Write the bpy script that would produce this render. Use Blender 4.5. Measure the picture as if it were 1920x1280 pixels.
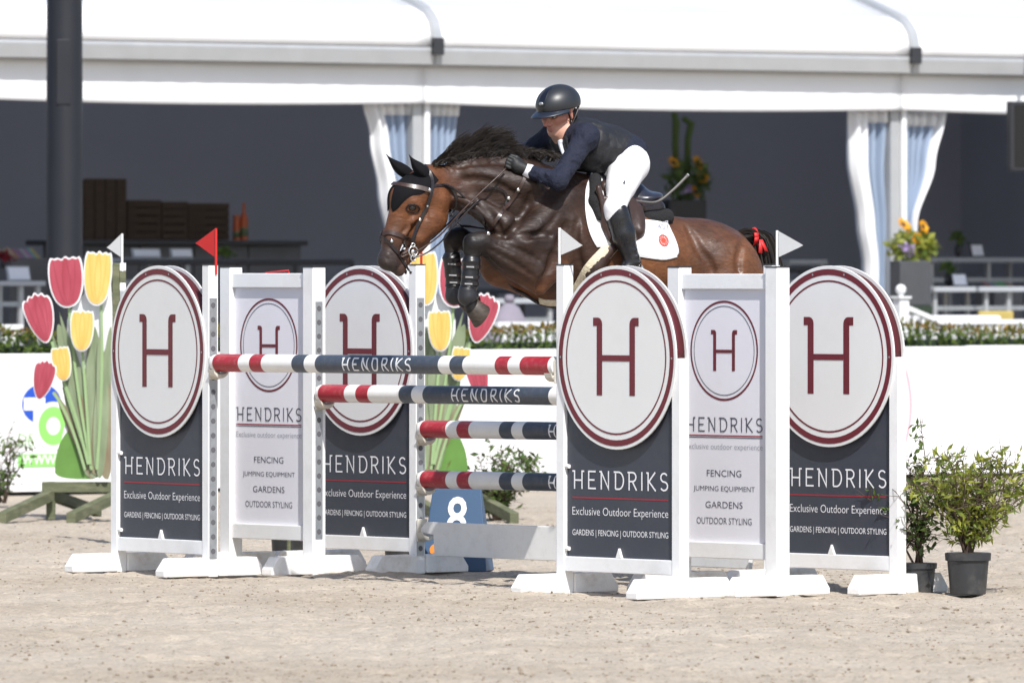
import bpy, bmesh, math, random
import numpy as np
from mathutils import Vector, Matrix

random.seed(7)
rng = np.random.default_rng(7)
scene = bpy.context.scene
for _o in list(bpy.data.objects):
    bpy.data.objects.remove(_o)

# ------------------------------------------------------------------ camera
CAM_H = 1.70
FPX = 16000.0            # focal length in pixels of the 1920 px wide photograph
HORIZON = 497.0
cam_d = bpy.data.cameras.new('camera')
cam_d.sensor_width = 36.0
cam_d.lens = 36.0 * FPX / 1920.0
cam_d.shift_y = -(640.0 - HORIZON) / 1920.0
cam_d.clip_start = 0.5
cam_d.clip_end = 3000.0
cam_d.dof.use_dof = True
cam_d.dof.focus_distance = 45.2
cam_d.dof.aperture_fstop = 6.0
cam = bpy.data.objects.new('camera', cam_d)
scene.collection.objects.link(cam)
cam.location = (0, 0, CAM_H)
cam.rotation_euler = (math.radians(90), 0, 0)
scene.camera = cam

# ------------------------------------------------------------------ sky and sun
SUN_AZ = (0.30, -0.954)      # horizontal direction towards the sun (right of and behind the camera)
SUN_EL = math.radians(50)
world = bpy.data.worlds.new('World')
scene.world = world
world.use_nodes = True
wn = world.node_tree
bgn = wn.nodes['Background']
sky = wn.nodes.new('ShaderNodeTexSky')
sky.sky_type = 'NISHITA'
sky.sun_disc = False
sky.sun_elevation = SUN_EL
sky.sun_rotation = math.atan2(SUN_AZ[0], SUN_AZ[1])
sky.air_density = 1.0
sky.dust_density = 1.5
wn.links.new(sky.outputs[0], bgn.inputs[0])
bgn.inputs[1].default_value = 0.12
sun_d = bpy.data.lights.new('sun', 'SUN')
sun_d.energy = 4.2
sun_d.angle = math.radians(0.55)
sun_d.color = (1.0, 0.975, 0.94)
sun = bpy.data.objects.new('sun', sun_d)
scene.collection.objects.link(sun)
_sv = Vector((SUN_AZ[0] * math.cos(SUN_EL), SUN_AZ[1] * math.cos(SUN_EL), math.sin(SUN_EL)))
sun.rotation_euler = _sv.to_track_quat('Z', 'Y').to_euler()
sun.location = (6, -10, 30)

scene.view_settings.view_transform = 'Standard'
scene.view_settings.look = 'None'
scene.view_settings.gamma = 1.0
scene.view_settings.exposure = 0.42
scene.view_settings.use_curve_mapping = False
scene.cycles.max_bounces = 8
scene.cycles.transparent_max_bounces = 12

# ------------------------------------------------------------------ helpers
def link(o, parent=None):
    scene.collection.objects.link(o)
    if parent is not None:
        o.parent = parent
    return o

def tag(o, label=None, cat=None, group=None, kind=None):
    if label: o['label'] = label
    if cat: o['category'] = cat
    if group: o['group'] = group
    if kind: o['kind'] = kind
    return o

def empty(name, loc, rz=0.0, label=None, cat=None, group=None, parent=None):
    o = bpy.data.objects.new(name, None)
    o.empty_display_size = 0.1
    o.location = loc
    o.rotation_euler = (0, 0, rz)
    link(o, parent)
    return tag(o, label, cat, group)

class MB:
    """collects verts / faces, then becomes one mesh object"""
    def __init__(self):
        self.v = []; self.f = []; self.m = []
    def add(self, vs, fs, mi=0):
        n = len(self.v)
        self.v.extend([tuple(map(float, p)) for p in vs])
        for f in fs:
            self.f.append(tuple(i + n for i in f)); self.m.append(mi)
        return self
    def box(self, x0, x1, y0, y1, z0, z1, mi=0):
        vs = [(x0,y0,z0),(x1,y0,z0),(x1,y1,z0),(x0,y1,z0),(x0,y0,z1),(x1,y0,z1),(x1,y1,z1),(x0,y1,z1)]
        fs = [(0,3,2,1),(4,5,6,7),(0,1,5,4),(1,2,6,5),(2,3,7,6),(3,0,4,7)]
        return self.add(vs, fs, mi)
    def prism(self, pts2, y0, y1, mi=0, plane='xz'):
        """outline in x,z extruded along y (or in xy along z)"""
        n = len(pts2)
        if plane == 'xz':
            vs = [(p[0], y0, p[1]) for p in pts2] + [(p[0], y1, p[1]) for p in pts2]
        elif plane == 'yz':
            vs = [(y0, p[0], p[1]) for p in pts2] + [(y1, p[0], p[1]) for p in pts2]
        else:
            vs = [(p[0], p[1], y0) for p in pts2] + [(p[0], p[1], y1) for p in pts2]
        fs = [tuple(range(n)), tuple(range(2*n-1, n-1, -1))]
        for i in range(n):
            j = (i+1) % n
            fs.append((i, i+n, j+n, j))
        return self.add(vs, fs, mi)
    def tube(self, pts, rad, seg=8, mi=0, cap=True, flat=1.0, up=None):
        pts = [Vector(p) for p in pts]
        n = len(pts)
        rads = rad if hasattr(rad, '__len__') else [rad]*n
        vs = []; fs = []
        prev = None
        for i, p in enumerate(pts):
            t = (pts[min(i+1, n-1)] - pts[max(i-1, 0)])
            if t.length < 1e-9: t = Vector((0,0,1))
            t.normalize()
            if prev is None:
                a = Vector(up) if up else (Vector((0,0,1)) if abs(t.z) < 0.9 else Vector((1,0,0)))
            else:
                a = prev
            b = t.cross(a)
            if b.length < 1e-6: b = t.orthogonal()
            b.normalize(); a = b.cross(t).normalized(); prev = a
            for k in range(seg):
                th = 2*math.pi*k/seg
                vs.append(p + (a*math.cos(th)*flat + b*math.sin(th))*rads[i])
        for i in range(n-1):
            for k in range(seg):
                k2 = (k+1) % seg
                fs.append((i*seg+k, i*seg+k2, (i+1)*seg+k2, (i+1)*seg+k))
        if cap:
            fs.append(tuple(range(seg-1, -1, -1)))
            fs.append(tuple(range((n-1)*seg, n*seg)))
        return self.add(vs, fs, mi)
    def lathe(self, prof, c=(0,0,0), seg=20, mi=0, sx=1.0, sy=1.0):
        vs = []; fs = []
        for r, z in prof:
            for k in range(seg):
                th = 2*math.pi*k/seg
                vs.append((c[0]+r*math.cos(th)*sx, c[1]+r*math.sin(th)*sy, c[2]+z))
        for i in range(len(prof)-1):
            for k in range(seg):
                k2 = (k+1) % seg
                fs.append((i*seg+k, i*seg+k2, (i+1)*seg+k2, (i+1)*seg+k))
        fs.append(tuple(range(seg-1, -1, -1)))
        fs.append(tuple(range((len(prof)-1)*seg, len(prof)*seg)))
        return self.add(vs, fs, mi)
    def grid(self, P, mi=0, closed=False):
        """P: array rows x cols x 3"""
        P = np.asarray(P, float); r, c = P.shape[:2]
        fs = []
        for i in range(r-1):
            for j in range(c-1 if not closed else c):
                j2 = (j+1) % c
                fs.append((i*c+j, i*c+j2, (i+1)*c+j2, (i+1)*c+j))
        return self.add(P.reshape(-1,3), fs, mi)
    def build(self, name, mats, parent=None, smooth=False, bevel=0.0, solid=0.0, bseg=2, autos=None):
        me = bpy.data.meshes.new(name)
        me.from_pydata(self.v, [], self.f)
        if not isinstance(mats, (list, tuple)): mats = [mats]
        for m in mats: me.materials.append(m)
        if len(mats) > 1:
            me.polygons.foreach_set('material_index', self.m)
        if smooth:
            me.polygons.foreach_set('use_smooth', [True]*len(me.polygons))
            if autos:
                me.set_sharp_from_angle(angle=math.radians(autos))
        me.update()
        o = bpy.data.objects.new(name, me)
        link(o, parent)
        if solid:
            md = o.modifiers.new('solid', 'SOLIDIFY'); md.thickness = solid; md.offset = 0
        if bevel:
            md = o.modifiers.new('bevel', 'BEVEL'); md.width = bevel; md.segments = bseg; md.limit_method = 'ANGLE'; md.angle_limit = math.radians(40)
        return o

def np_mesh(name, V, F, mats, parent=None, smooth=True, col=None):
    """fast mesh from numpy arrays, F quads or tris"""
    V = np.asarray(V, np.float32); F = np.asarray(F, np.int32)
    me = bpy.data.meshes.new(name)
    k = F.shape[1]
    me.vertices.add(len(V)); me.vertices.foreach_set('co', V.ravel())
    me.loops.add(F.size); me.loops.foreach_set('vertex_index', F.ravel())
    me.polygons.add(len(F))
    me.polygons.foreach_set('loop_start', np.arange(0, F.size, k, dtype=np.int32))
    me.polygons.foreach_set('loop_total', np.full(len(F), k, dtype=np.int32))
    me.polygons.foreach_set('use_smooth', np.full(len(F), bool(smooth)))
    if not isinstance(mats, (list, tuple)): mats = [mats]
    for m in mats: me.materials.append(m)
    if col is not None:
        at = me.color_attributes.new('coat', 'FLOAT_COLOR', 'POINT')
        c4 = np.ones((len(V), 4), np.float32); c4[:, :3] = col
        at.data.foreach_set('color', c4.ravel())
    me.update(calc_edges=True); me.validate()
    o = bpy.data.objects.new(name, me)
    return link(o, parent)

# ------------------------------------------------------------------ materials
def mat(name, col, rough=0.6, metal=0.0, var=0.0, vscale=6.0, bump=0.0, bscale=60.0, spec=0.5, sheen=0.0,
        coat=0.0, alpha=1.0, attr=None, stretch=None, trans=0.0, dirt=None, dscale=2.0, damt=0.5, rvar=0.0, bdist=0.01):
    m = bpy.data.materials.new(name); m.use_nodes = True
    nt = m.node_tree; b = nt.nodes['Principled BSDF']
    N = nt.nodes.new; L = nt.links.new
    b.inputs['Roughness'].default_value = rough
    b.inputs['Metallic'].default_value = metal
    b.inputs['Specular IOR Level'].default_value = spec
    b.inputs['Sheen Weight'].default_value = sheen
    b.inputs['Coat Weight'].default_value = coat
    b.inputs['Alpha'].default_value = alpha
    b.inputs['Transmission Weight'].default_value = trans
    tc = N('ShaderNodeTexCoord')
    src = tc.outputs['Object']
    if stretch:
        mp = N('ShaderNodeMapping'); mp.inputs['Scale'].default_value = stretch
        L(src, mp.inputs['Vector']); src = mp.outputs[0]
    cur = None
    if attr:
        a = N('ShaderNodeAttribute'); a.attribute_name = attr; cur = a.outputs['Color']
    if cur is None:
        rgb = N('ShaderNodeRGB'); rgb.outputs[0].default_value = (*col, 1); cur = rgb.outputs[0]
    if var > 0:
        n = N('ShaderNodeTexNoise'); n.inputs['Scale'].default_value = vscale; n.inputs['Detail'].default_value = 6
        n.inputs['Roughness'].default_value = 0.6
        L(src, n.inputs['Vector'])
        mr = N('ShaderNodeMapRange'); mr.inputs[1].default_value = 0.25; mr.inputs[2].default_value = 0.75
        mr.inputs[3].default_value = 1 - var; mr.inputs[4].default_value = 1 + var
        L(n.outputs[0], mr.inputs[0])
        mx = N('ShaderNodeVectorMath'); mx.operation = 'SCALE'
        L(cur, mx.inputs[0]); L(mr.outputs[0], mx.inputs['Scale']); cur = mx.outputs[0]
    if dirt:
        n = N('ShaderNodeTexNoise'); n.inputs['Scale'].default_value = dscale; n.inputs['Detail'].default_value = 8
        n.inputs['Roughness'].default_value = 0.7
        L(src, n.inputs['Vector'])
        mr = N('ShaderNodeMapRange'); mr.inputs[1].default_value = 0.5; mr.inputs[2].default_value = 0.8
        mr.inputs[3].default_value = 0; mr.inputs[4].default_value = damt
        L(n.outputs[0], mr.inputs[0])
        mx = N('ShaderNodeMix'); mx.data_type = 'RGBA'
        L(mr.outputs[0], mx.inputs[0]); L(cur, mx.inputs[6]); mx.inputs[7].default_value = (*dirt, 1); cur = mx.outputs[2]
    L(cur, b.inputs['Base Color'])
    if rvar > 0:
        n = N('ShaderNodeTexNoise'); n.inputs['Scale'].default_value = vscale * 1.7; n.inputs['Detail'].default_value = 5
        L(src, n.inputs['Vector'])
        mr = N('ShaderNodeMapRange'); mr.inputs[1].default_value = 0.3; mr.inputs[2].default_value = 0.7
        mr.inputs[3].default_value = max(0.03, rough - rvar); mr.inputs[4].default_value = min(1, rough + rvar)
        L(n.outputs[0], mr.inputs[0]); L(mr.outputs[0], b.inputs['Roughness'])
    if bump > 0:
        n = N('ShaderNodeTexNoise'); n.inputs['Scale'].default_value = bscale; n.inputs['Detail'].default_value = 5
        L(src, n.inputs['Vector'])
        bp = N('ShaderNodeBump'); bp.inputs['Strength'].default_value = bump; bp.inputs['Distance'].default_value = bdist
        L(n.outputs[0], bp.inputs['Height']); L(bp.outputs[0], b.inputs['Normal'])
    return m

M = {}
M['white'] = mat('white_paint', (0.80, 0.80, 0.80), 0.45, var=0.03, vscale=5, bump=0.08, bscale=40, dirt=(0.52, 0.49, 0.44), dscale=4.5, damt=0.38, rvar=0.1)
M['foot'] = mat('white_foot_paint', (0.80, 0.79, 0.77), 0.6, var=0.04, vscale=9, bump=0.2, bscale=60, dirt=(0.44, 0.37, 0.29), dscale=7, damt=0.75)
M['disc'] = mat('disc_white', (0.72, 0.72, 0.71), 0.42, var=0.02, vscale=3, dirt=(0.55, 0.53, 0.50), dscale=5, damt=0.18, rvar=0.1)
M['panelwhite'] = mat('panel_white', (0.74, 0.73, 0.78), 0.4, var=0.015, vscale=3, dirt=(0.6, 0.58, 0.58), dscale=4, damt=0.15)
M['panel'] = mat('panel_charcoal', (0.042, 0.047, 0.064), 0.45, var=0.08, vscale=4, dirt=(0.10, 0.10, 0.10), dscale=7, damt=0.25, rvar=0.1)
M['ringred'] = mat('ring_red', (0.135, 0.014, 0.024), 0.4, var=0.05)
M['rim'] = mat('rim_dark_red', (0.075, 0.004, 0.008), 0.5, var=0.08, vscale=8, rvar=0.1)
M['letter'] = mat('letter_white', (0.80, 0.80, 0.82), 0.5)
M['letterdark'] = mat('letter_charcoal', (0.07, 0.07, 0.10), 0.5)
M['letterred'] = mat('letter_red', (0.33, 0.02, 0.035), 0.5)
M['lettergrey'] = mat('letter_grey', (0.33, 0.33, 0.38), 0.5)
M['steel'] = mat('galvanised_steel', (0.42, 0.44, 0.46), 0.45, metal=0.7, var=0.12, vscale=25, rvar=0.15)
M['hole'] = mat('hole_dark', (0.10, 0.10, 0.11), 0.7)
M['cup'] = mat('cup_plastic', (0.62, 0.58, 0.50), 0.5, var=0.06, vscale=20, dirt=(0.35, 0.30, 0.24), dscale=18, damt=0.5)
M['polewhite'] = mat('pole_white', (0.80, 0.79, 0.77), 0.4, var=0.03, vscale=8, dirt=(0.5, 0.45, 0.40), dscale=14, damt=0.35, rvar=0.1)
M['polered'] = mat('pole_red', (0.34, 0.018, 0.030), 0.38, var=0.12, vscale=18, dirt=(0.50, 0.22, 0.20), dscale=30, damt=0.5, rvar=0.1)
M['polenavy'] = mat('pole_navy', (0.050, 0.062, 0.085), 0.4, var=0.1, vscale=14, dirt=(0.16, 0.17, 0.19), dscale=26, damt=0.4, rvar=0.1)
M['flagred'] = mat('flag_red', (0.55, 0.015, 0.015), 0.5, var=0.05)
M['flagwhite'] = mat('flag_white', (0.74, 0.74, 0.73), 0.5, var=0.03)
M['bluebox'] = mat('blue_board', (0.035, 0.085, 0.17), 0.5, var=0.06)
M['orange'] = mat('orange_paint', (0.70, 0.22, 0.02), 0.5)
M['olive'] = mat('olive_wood', (0.105, 0.115, 0.060), 0.75, var=0.25, vscale=8, bump=0.3, bscale=40, stretch=(1, 1, 4), dirt=(0.35, 0.30, 0.22), dscale=4, damt=0.4)
M['dark'] = mat('dark_metal', (0.030, 0.031, 0.036), 0.45, var=0.08)
M['mast'] = mat('mast_paint', (0.012, 0.0135, 0.020), 0.5, var=0.06, vscale=2, rvar=0.08)
M['pot'] = mat('black_plastic_pot', (0.028, 0.030, 0.033), 0.5, var=0.2, vscale=15, dirt=(0.20, 0.18, 0.15), dscale=9, damt=0.35)
M['soil'] = mat('soil', (0.03, 0.02, 0.012), 0.95, var=0.4, vscale=30, bump=0.6, bscale=50)
M['canvas'] = mat('tent_canvas', (0.82, 0.82, 0.83), 0.55, var=0.02, vscale=1.5, dirt=(0.62, 0.62, 0.62), dscale=0.8, damt=0.25, bump=0.1, bscale=3, bdist=0.03)
M['canvasroof'] = mat('tent_roof_canvas', (0.66, 0.68, 0.72), 0.55, var=0.03, vscale=1.0, dirt=(0.5, 0.52, 0.55), dscale=0.6, damt=0.3)
M['alu'] = mat('aluminium', (0.46, 0.47, 0.48), 0.45, metal=0.35, var=0.06, vscale=4, rvar=0.1)
M['lining'] = mat('grey_lining', (0.255, 0.265, 0.315), 0.85, var=0.05, vscale=0.7)
M['floor'] = mat('deck_floor', (0.16, 0.15, 0.14), 0.8, var=0.15, vscale=3)
M['crate'] = mat('crate_wood', (0.048, 0.029, 0.018), 0.8, var=0.3, vscale=8, stretch=(1, 6, 6))
M['bar'] = mat('bar_board', (0.13, 0.13, 0.14), 0.7, var=0.1)
M['tabletop'] = mat('white_tabletop', (0.40, 0.42, 0.45), 0.5, var=0.04)
M['paper'] = mat('white_paper', (0.75, 0.76, 0.82), 0.6)
M['screen'] = mat('screen_dark', (0.01, 0.01, 0.012), 0.2)
M['barrier'] = mat('barrier_white', (0.78, 0.78, 0.79), 0.5, var=0.015, vscale=1.2, dirt=(0.55, 0.54, 0.50), dscale=1.8, damt=0.15)
M['blueprint'] = mat('print_blue', (0.015, 0.075, 0.46), 0.5)
M['greenprint'] = mat('print_green', (0.24, 0.60, 0.13), 0.5)
M['pinkprint'] = mat('print_pink', (0.70, 0.36, 0.42), 0.5)
M['mauve'] = mat('mauve_fabric', (0.22, 0.20, 0.24), 0.9, var=0.1)
M['yellowseat'] = mat('mustard_fabric', (0.42, 0.33, 0.10), 0.9, var=0.1)
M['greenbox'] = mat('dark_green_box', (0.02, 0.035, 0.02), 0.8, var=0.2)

def leaf_mat(name, c1, c2, rough=0.5, trans=0.25):
    m = bpy.data.materials.new(name); m.use_nodes = True
    nt = m.node_tree; b = nt.nodes['Principled BSDF']; N = nt.nodes.new; L = nt.links.new
    g = N('ShaderNodeNewGeometry')
    r = N('ShaderNodeValToRGB')
    r.color_ramp.elements[0].color = (*c1, 1); r.color_ramp.elements[1].color = (*c2, 1)
    L(g.outputs['Random Per Island'], r.inputs[0]); L(r.outputs[0], b.inputs['Base Color'])
    b.inputs['Roughness'].default_value = rough
    tl = N('ShaderNodeBsdfTranslucent'); L(r.outputs[0], tl.inputs[0])
    mx = N('ShaderNodeMixShader'); mx.inputs[0].default_value = trans
    out = nt.nodes['Material Output']
    L(b.outputs[0], mx.inputs[1]); L(tl.outputs[0], mx.inputs[2]); L(mx.outputs[0], out.inputs[0])
    return m
M['leafbright'] = leaf_mat('leaf_bright', (0.11, 0.17, 0.025), (0.38, 0.39, 0.06), trans=0.4)
M['leafmid'] = leaf_mat('leaf_mid', (0.05, 0.10, 0.02), (0.13, 0.19, 0.04))
M['hedgeleaf'] = leaf_mat('hedge_leaf', (0.035, 0.08, 0.012), (0.13, 0.18, 0.025), 0.7)
M['hedgetip'] = leaf_mat('hedge_tip', (0.20, 0.10, 0.022), (0.15, 0.17, 0.025), 0.9)
M['twig'] = mat('twig_bark', (0.07, 0.045, 0.03), 0.85)
M['sunflower'] = leaf_mat('sunflower_petal', (0.70, 0.30, 0.005), (0.85, 0.45, 0.01), trans=0.2)
M['lilac'] = leaf_mat('lilac_petal', (0.35, 0.25, 0.50), (0.50, 0.40, 0.62), trans=0.2)
M['seed'] = mat('seed_head', (0.05, 0.025, 0.01), 0.9)

def sand_material():
    m = bpy.data.materials.new('arena_sand'); m.use_nodes = True
    nt = m.node_tree; b = nt.nodes['Principled BSDF']; N = nt.nodes.new; L = nt.links.new
    tc = N('ShaderNodeTexCoord')
    def noise(sc, det, st=None):
        n = N('ShaderNodeTexNoise'); n.inputs['Scale'].default_value = sc; n.inputs['Detail'].default_value = det
        n.inputs['Roughness'].default_value = 0.65
        L(tc.outputs['Object'], n.inputs['Vector']); return n.outputs[0]
    n1 = noise(0.55, 5); n2 = noise(9.0, 6); n3 = noise(48.0, 5)
    r1 = N('ShaderNodeValToRGB')
    e = r1.color_ramp.elements
    e[0].position = 0.32; e[0].color = (0.435, 0.368, 0.290, 1)
    e[1].position = 0.68; e[1].color = (0.540, 0.470, 0.385, 1)
    L(n1, r1.inputs[0])
    def rng_(sock, a, c, lo, hi):
        mr = N('ShaderNodeMapRange'); mr.inputs[1].default_value = a; mr.inputs[2].default_value = c
        mr.inputs[3].default_value = lo; mr.inputs[4].default_value = hi; L(sock, mr.inputs[0]); return mr.outputs[0]
    a1 = rng_(n2, 0.3, 0.7, 0.86, 1.10); a2 = rng_(n3, 0.3, 0.72, 0.76, 1.14)
    mu = N('ShaderNodeMath'); mu.operation = 'MULTIPLY'; L(a1, mu.inputs[0]); L(a2, mu.inputs[1])
    sc = N('ShaderNodeVectorMath'); sc.operation = 'SCALE'; L(r1.outputs[0], sc.inputs[0]); L(mu.outputs[0], sc.inputs['Scale'])
    L(sc.outputs[0], b.inputs['Base Color'])
    b.inputs['Roughness'].default_value = 0.95; b.inputs['Specular IOR Level'].default_value = 0.15
    ad = N('ShaderNodeMath'); ad.operation = 'ADD'; L(n2, ad.inputs[0]); L(n3, ad.inputs[1])
    bp = N('ShaderNodeBump'); bp.inputs['Strength'].default_value = 0.8; bp.inputs['Distance'].default_value = 0.022
    L(ad.outputs[0], bp.inputs['Height']); L(bp.outputs[0], b.inputs['Normal'])
    return m
def translucent(m, amt, col):
    nt = m.node_tree; out = nt.nodes['Material Output']; b = nt.nodes['Principled BSDF']
    tl = nt.nodes.new('ShaderNodeBsdfTranslucent'); tl.inputs[0].default_value = (*col, 1)
    mx = nt.nodes.new('ShaderNodeMixShader'); mx.inputs[0].default_value = amt
    nt.links.new(b.outputs[0], mx.inputs[1]); nt.links.new(tl.outputs[0], mx.inputs[2]); nt.links.new(mx.outputs[0], out.inputs[0])
translucent(M['canvasroof'], 0.40, (0.82, 0.84, 0.88))
M['sand'] = sand_material()
M['clod'] = mat('sand_clod', (0.25, 0.205, 0.155), 0.95, var=0.35, vscale=3.0, spec=0.1)

# ------------------------------------------------------------------ pixel helpers
def zdepth(y_ground):                 # depth of a ground point seen at photo row y
    return FPX * CAM_H / (y_ground - HORIZON)
def wx(x, Z): return (x - 960.0) / FPX * Z
def wz(y, Z): return CAM_H - (y - HORIZON) / FPX * Z

# ------------------------------------------------------------------ lettering
def text2d(s, height=None, width=None, thin=0.0, halign='LEFT'):
    cu = bpy.data.curves.new('t', 'FONT'); cu.body = s; cu.align_x = 'LEFT'; cu.resolution_u = 3
    cu.offset = thin
    ob = bpy.data.objects.new('t', cu); scene.collection.objects.link(ob)
    dg = bpy.context.evaluated_depsgraph_get(); dg.update()
    me = bpy.data.meshes.new_from_object(ob.evaluated_get(dg))
    V = np.array([v.co[:2] for v in me.vertices], float); F = [tuple(p.vertices) for p in me.polygons]
    bpy.data.objects.remove(ob); bpy.data.curves.remove(cu); bpy.data.meshes.remove(me)
    V[:, 0] -= V[:, 0].min(); V[:, 1] -= V[:, 1].min()
    h = V[:, 1].max(); w = V[:, 0].max()
    if height: V[:, 1] *= height / h; V[:, 0] *= height / h
    if width: V[:, 0] *= width / V[:, 0].max()
    if not height and width: V[:, 1] *= width / w
    if halign == 'CENTER': V[:, 0] -= V[:, 0].max() / 2
    return V, F

def stroke2d(pts, w):
    """mitred ribbon along a 2-D polyline"""
    P = [np.array(p, float) for p in pts]; n = len(P); Lf = []; Rt = []
    for i in range(n):
        d1 = P[i] - P[i-1] if i > 0 else P[1] - P[0]
        d2 = P[i+1] - P[i] if i < n-1 else P[-1] - P[-2]
        d1 = d1/np.linalg.norm(d1); d2 = d2/np.linalg.norm(d2)
        n1 = np.array([-d1[1], d1[0]]); n2 = np.array([-d2[1], d2[0]])
        m = n1 + n2; m = m/np.linalg.norm(m); m = m * (w/2) / max(0.35, m.dot(n1))
        Lf.append(P[i]+m); Rt.append(P[i]-m)
    V = Lf + Rt
    F = [(i, i+n, i+1+n, i+1) for i in range(n-1)]
    return V, F

def arcpts(cx, cy, rx, ry, a0, a1, n=8):
    return [(cx+rx*math.cos(math.radians(a0+(a1-a0)*i/n)), cy+ry*math.sin(math.radians(a0+(a1-a0)*i/n))) for i in range(n+1)]

GLYPH = {  # slab letters, cap height 1
 'H': (0.86, [[(0.0, .955), (0.16, .955), (0.16, 0)], [(0.70, 0), (0.70, .955), (0.86, .955)], [(0.16, .47), (0.70, .47)]]),
 'E': (0.60, [[(0.58, .955), (0.08, .955), (0.08, .045), (0.60, .045)], [(0.08, .5), (0.50, .5)]]),
 'N': (0.80, [[(0.0, .955), (0.14, .955), (0.14, 0)], [(0.14, .95), (0.66, .05), (0.66, 1.0)]]),
 'D': (0.74, [[(0.0, .955), (0.36, .955)] + arcpts(0.36, .5, .34, .455, 80, -80, 8) + [(0.36, .045), (0.12, .045)], [(0.12, .95), (0.12, .05)]]),
 'R': (0.70, [[(0.0, .955), (0.36, .955)] + arcpts(0.36, .715, .24, .24, 75, -75, 6) + [(0.36, .475), (0.12, .475)], [(0.12, .95), (0.12, 0)], [(0.34, .475), (0.64, 0)]]),
 'I': (0.16, [[(0.08, 1), (0.08, 0)]]),
 'K': (0.70, [[(0.0, .955), (0.13, .955), (0.13, 0)], [(0.62, 1.0), (0.18, .50), (0.66, 0)]]),
 'S': (0.62, [arcpts(0.31, .73, .23, .225, 30, 270, 9) + arcpts(0.31, .275, .25, .23, 90, -150, 9)]),
}
def hendriks2d(height, width, sw=0.10, slant=0.0, gap=0.24):
    V = []; F = []; x = 0.0; lay = 0
    for ch in 'HENDRIKS':
        adv, strokes = GLYPH[ch]
        for st in strokes:
            v, f = stroke2d(st, sw)
            n = len(V); lay += 1
            V += [(p[0]+x+slant*p[1], p[1], 0.0004*(lay % 3)) for p in v]; F += [tuple(i+n for i in q) for q in f]
        x += adv + gap
    V = np.array(V); V[:, 0] -= V[:, 0].min()
    V[:, 0] *= width / V[:, 0].max(); V[:, 1] *= height
    return V, F

def logo_h(height, width, sw):
    """big letter H whose stems curl outwards at the top"""
    c = 0.06 * height
    xs = width * 0.36; xo = width * 0.5
    V = []; F = []
    for sgn in (-1, 1):
        pts = [(sgn*xo, height - sw*0.5)] + [(sgn*(xs + c*0.55 - c*0.55*math.sin(math.radians(a))), height - sw*0.5 - c*0.55*(1-math.cos(math.radians(a)))) for a in (0, 30, 60, 90)] + [(sgn*xs, 0)]
        v, f = stroke2d(pts, sw); n = len(V); V += [(p[0], p[1], 0.0) for p in v]; F += [tuple(i+n for i in q) for q in f]
    v, f = stroke2d([(-xs+sw*0.5, height*0.48), (xs-sw*0.5, height*0.48)], sw*0.72)
    n = len(V); V += [(p[0], p[1], 0.0005) for p in v]; F += [tuple(i+n for i in q) for q in f]
    return np.array(V), F

def ring2d(r0, r1, seg=64):
    V = []; F = []
    for k in range(seg):
        a = 2*math.pi*k/seg
        V.append((r0*math.cos(a), r0*math.sin(a))); V.append((r1*math.cos(a), r1*math.sin(a)))
    for k in range(seg):
        j = (k+1) % seg
        F.append((2*k, 2*j, 2*j+1, 2*k+1))
    return np.array(V), F

def on_panel(mb, VF, x, z, y):
    """lay flat lettering on a plane facing -y"""
    V, F = VF
    mb.add([(p[0]+x, y - (p[2] if len(p) > 2 else 0.0), p[1]+z) for p in V], F)
# ------------------------------------------------------------------ ground
def vnoise2(X, Y, scale, seed):
    """smooth value noise on arrays"""
    r = np.random.default_rng(seed); T = r.random((256, 256))
    x = X*scale; y = Y*scale
    xi = np.floor(x).astype(int); yi = np.floor(y).astype(int)
    fx = x-xi; fy = y-yi; fx = fx*fx*(3-2*fx); fy = fy*fy*(3-2*fy)
    a = T[xi % 256, yi % 256]; b = T[(xi+1) % 256, yi % 256]; c = T[xi % 256, (yi+1) % 256]; d = T[(xi+1) % 256, (yi+1) % 256]
    return (a*(1-fx)+b*fx)*(1-fy) + (c*(1-fx)+d*fx)*fy

def sand_height(X, Y):
    h = (vnoise2(X, Y, 1.3, 1)-0.5)*0.020 + (vnoise2(X, Y, 3.4, 2)-0.5)*0.018
    h += (vnoise2(X, Y, 9.0, 3)-0.5)*0.016 + (vnoise2(X, Y, 21.0, 4)-0.5)*0.014
    p = vnoise2(X, Y, 5.2, 5)
    h -= np.clip(p-0.72, 0, 1)*0.11          # hoof marks
    m = np.clip((62.0-Y)/4.0, 0, 1)*np.clip((Y-26.0)/4.0, 0, 1)*np.clip((5.5-np.abs(X))/1.0, 0, 1)
    return h*m

def build_ground():
    gx = np.concatenate([[-900, -300, -100, -40, -20, -12, -8, -6.5], np.arange(-5.5, 5.51, 0.024), [6.5, 8, 12, 20, 40, 100, 300, 900]])
    gy = np.concatenate([[-200, -50, 0, 12, 20, 25], np.arange(27, 62.01, 0.055), [64, 67, 72, 80, 100, 150, 300, 800, 2500]])
    X, Y = np.meshgrid(gx, gy)
    Z = sand_height(X, Y)
    V = np.stack([X, Y, Z], -1).reshape(-1, 3)
    r, c = X.shape
    i = np.arange(r-1)[:, None]*c + np.arange(c-1)[None, :]
    F = np.stack([i, i+1, i+1+c, i+c], -1).reshape(-1, 4)
    o = np_mesh('ground', V, F, M['sand'])
    tag(o, 'pale beige sand of the riding arena', None, kind='structure')
build_ground()

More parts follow.
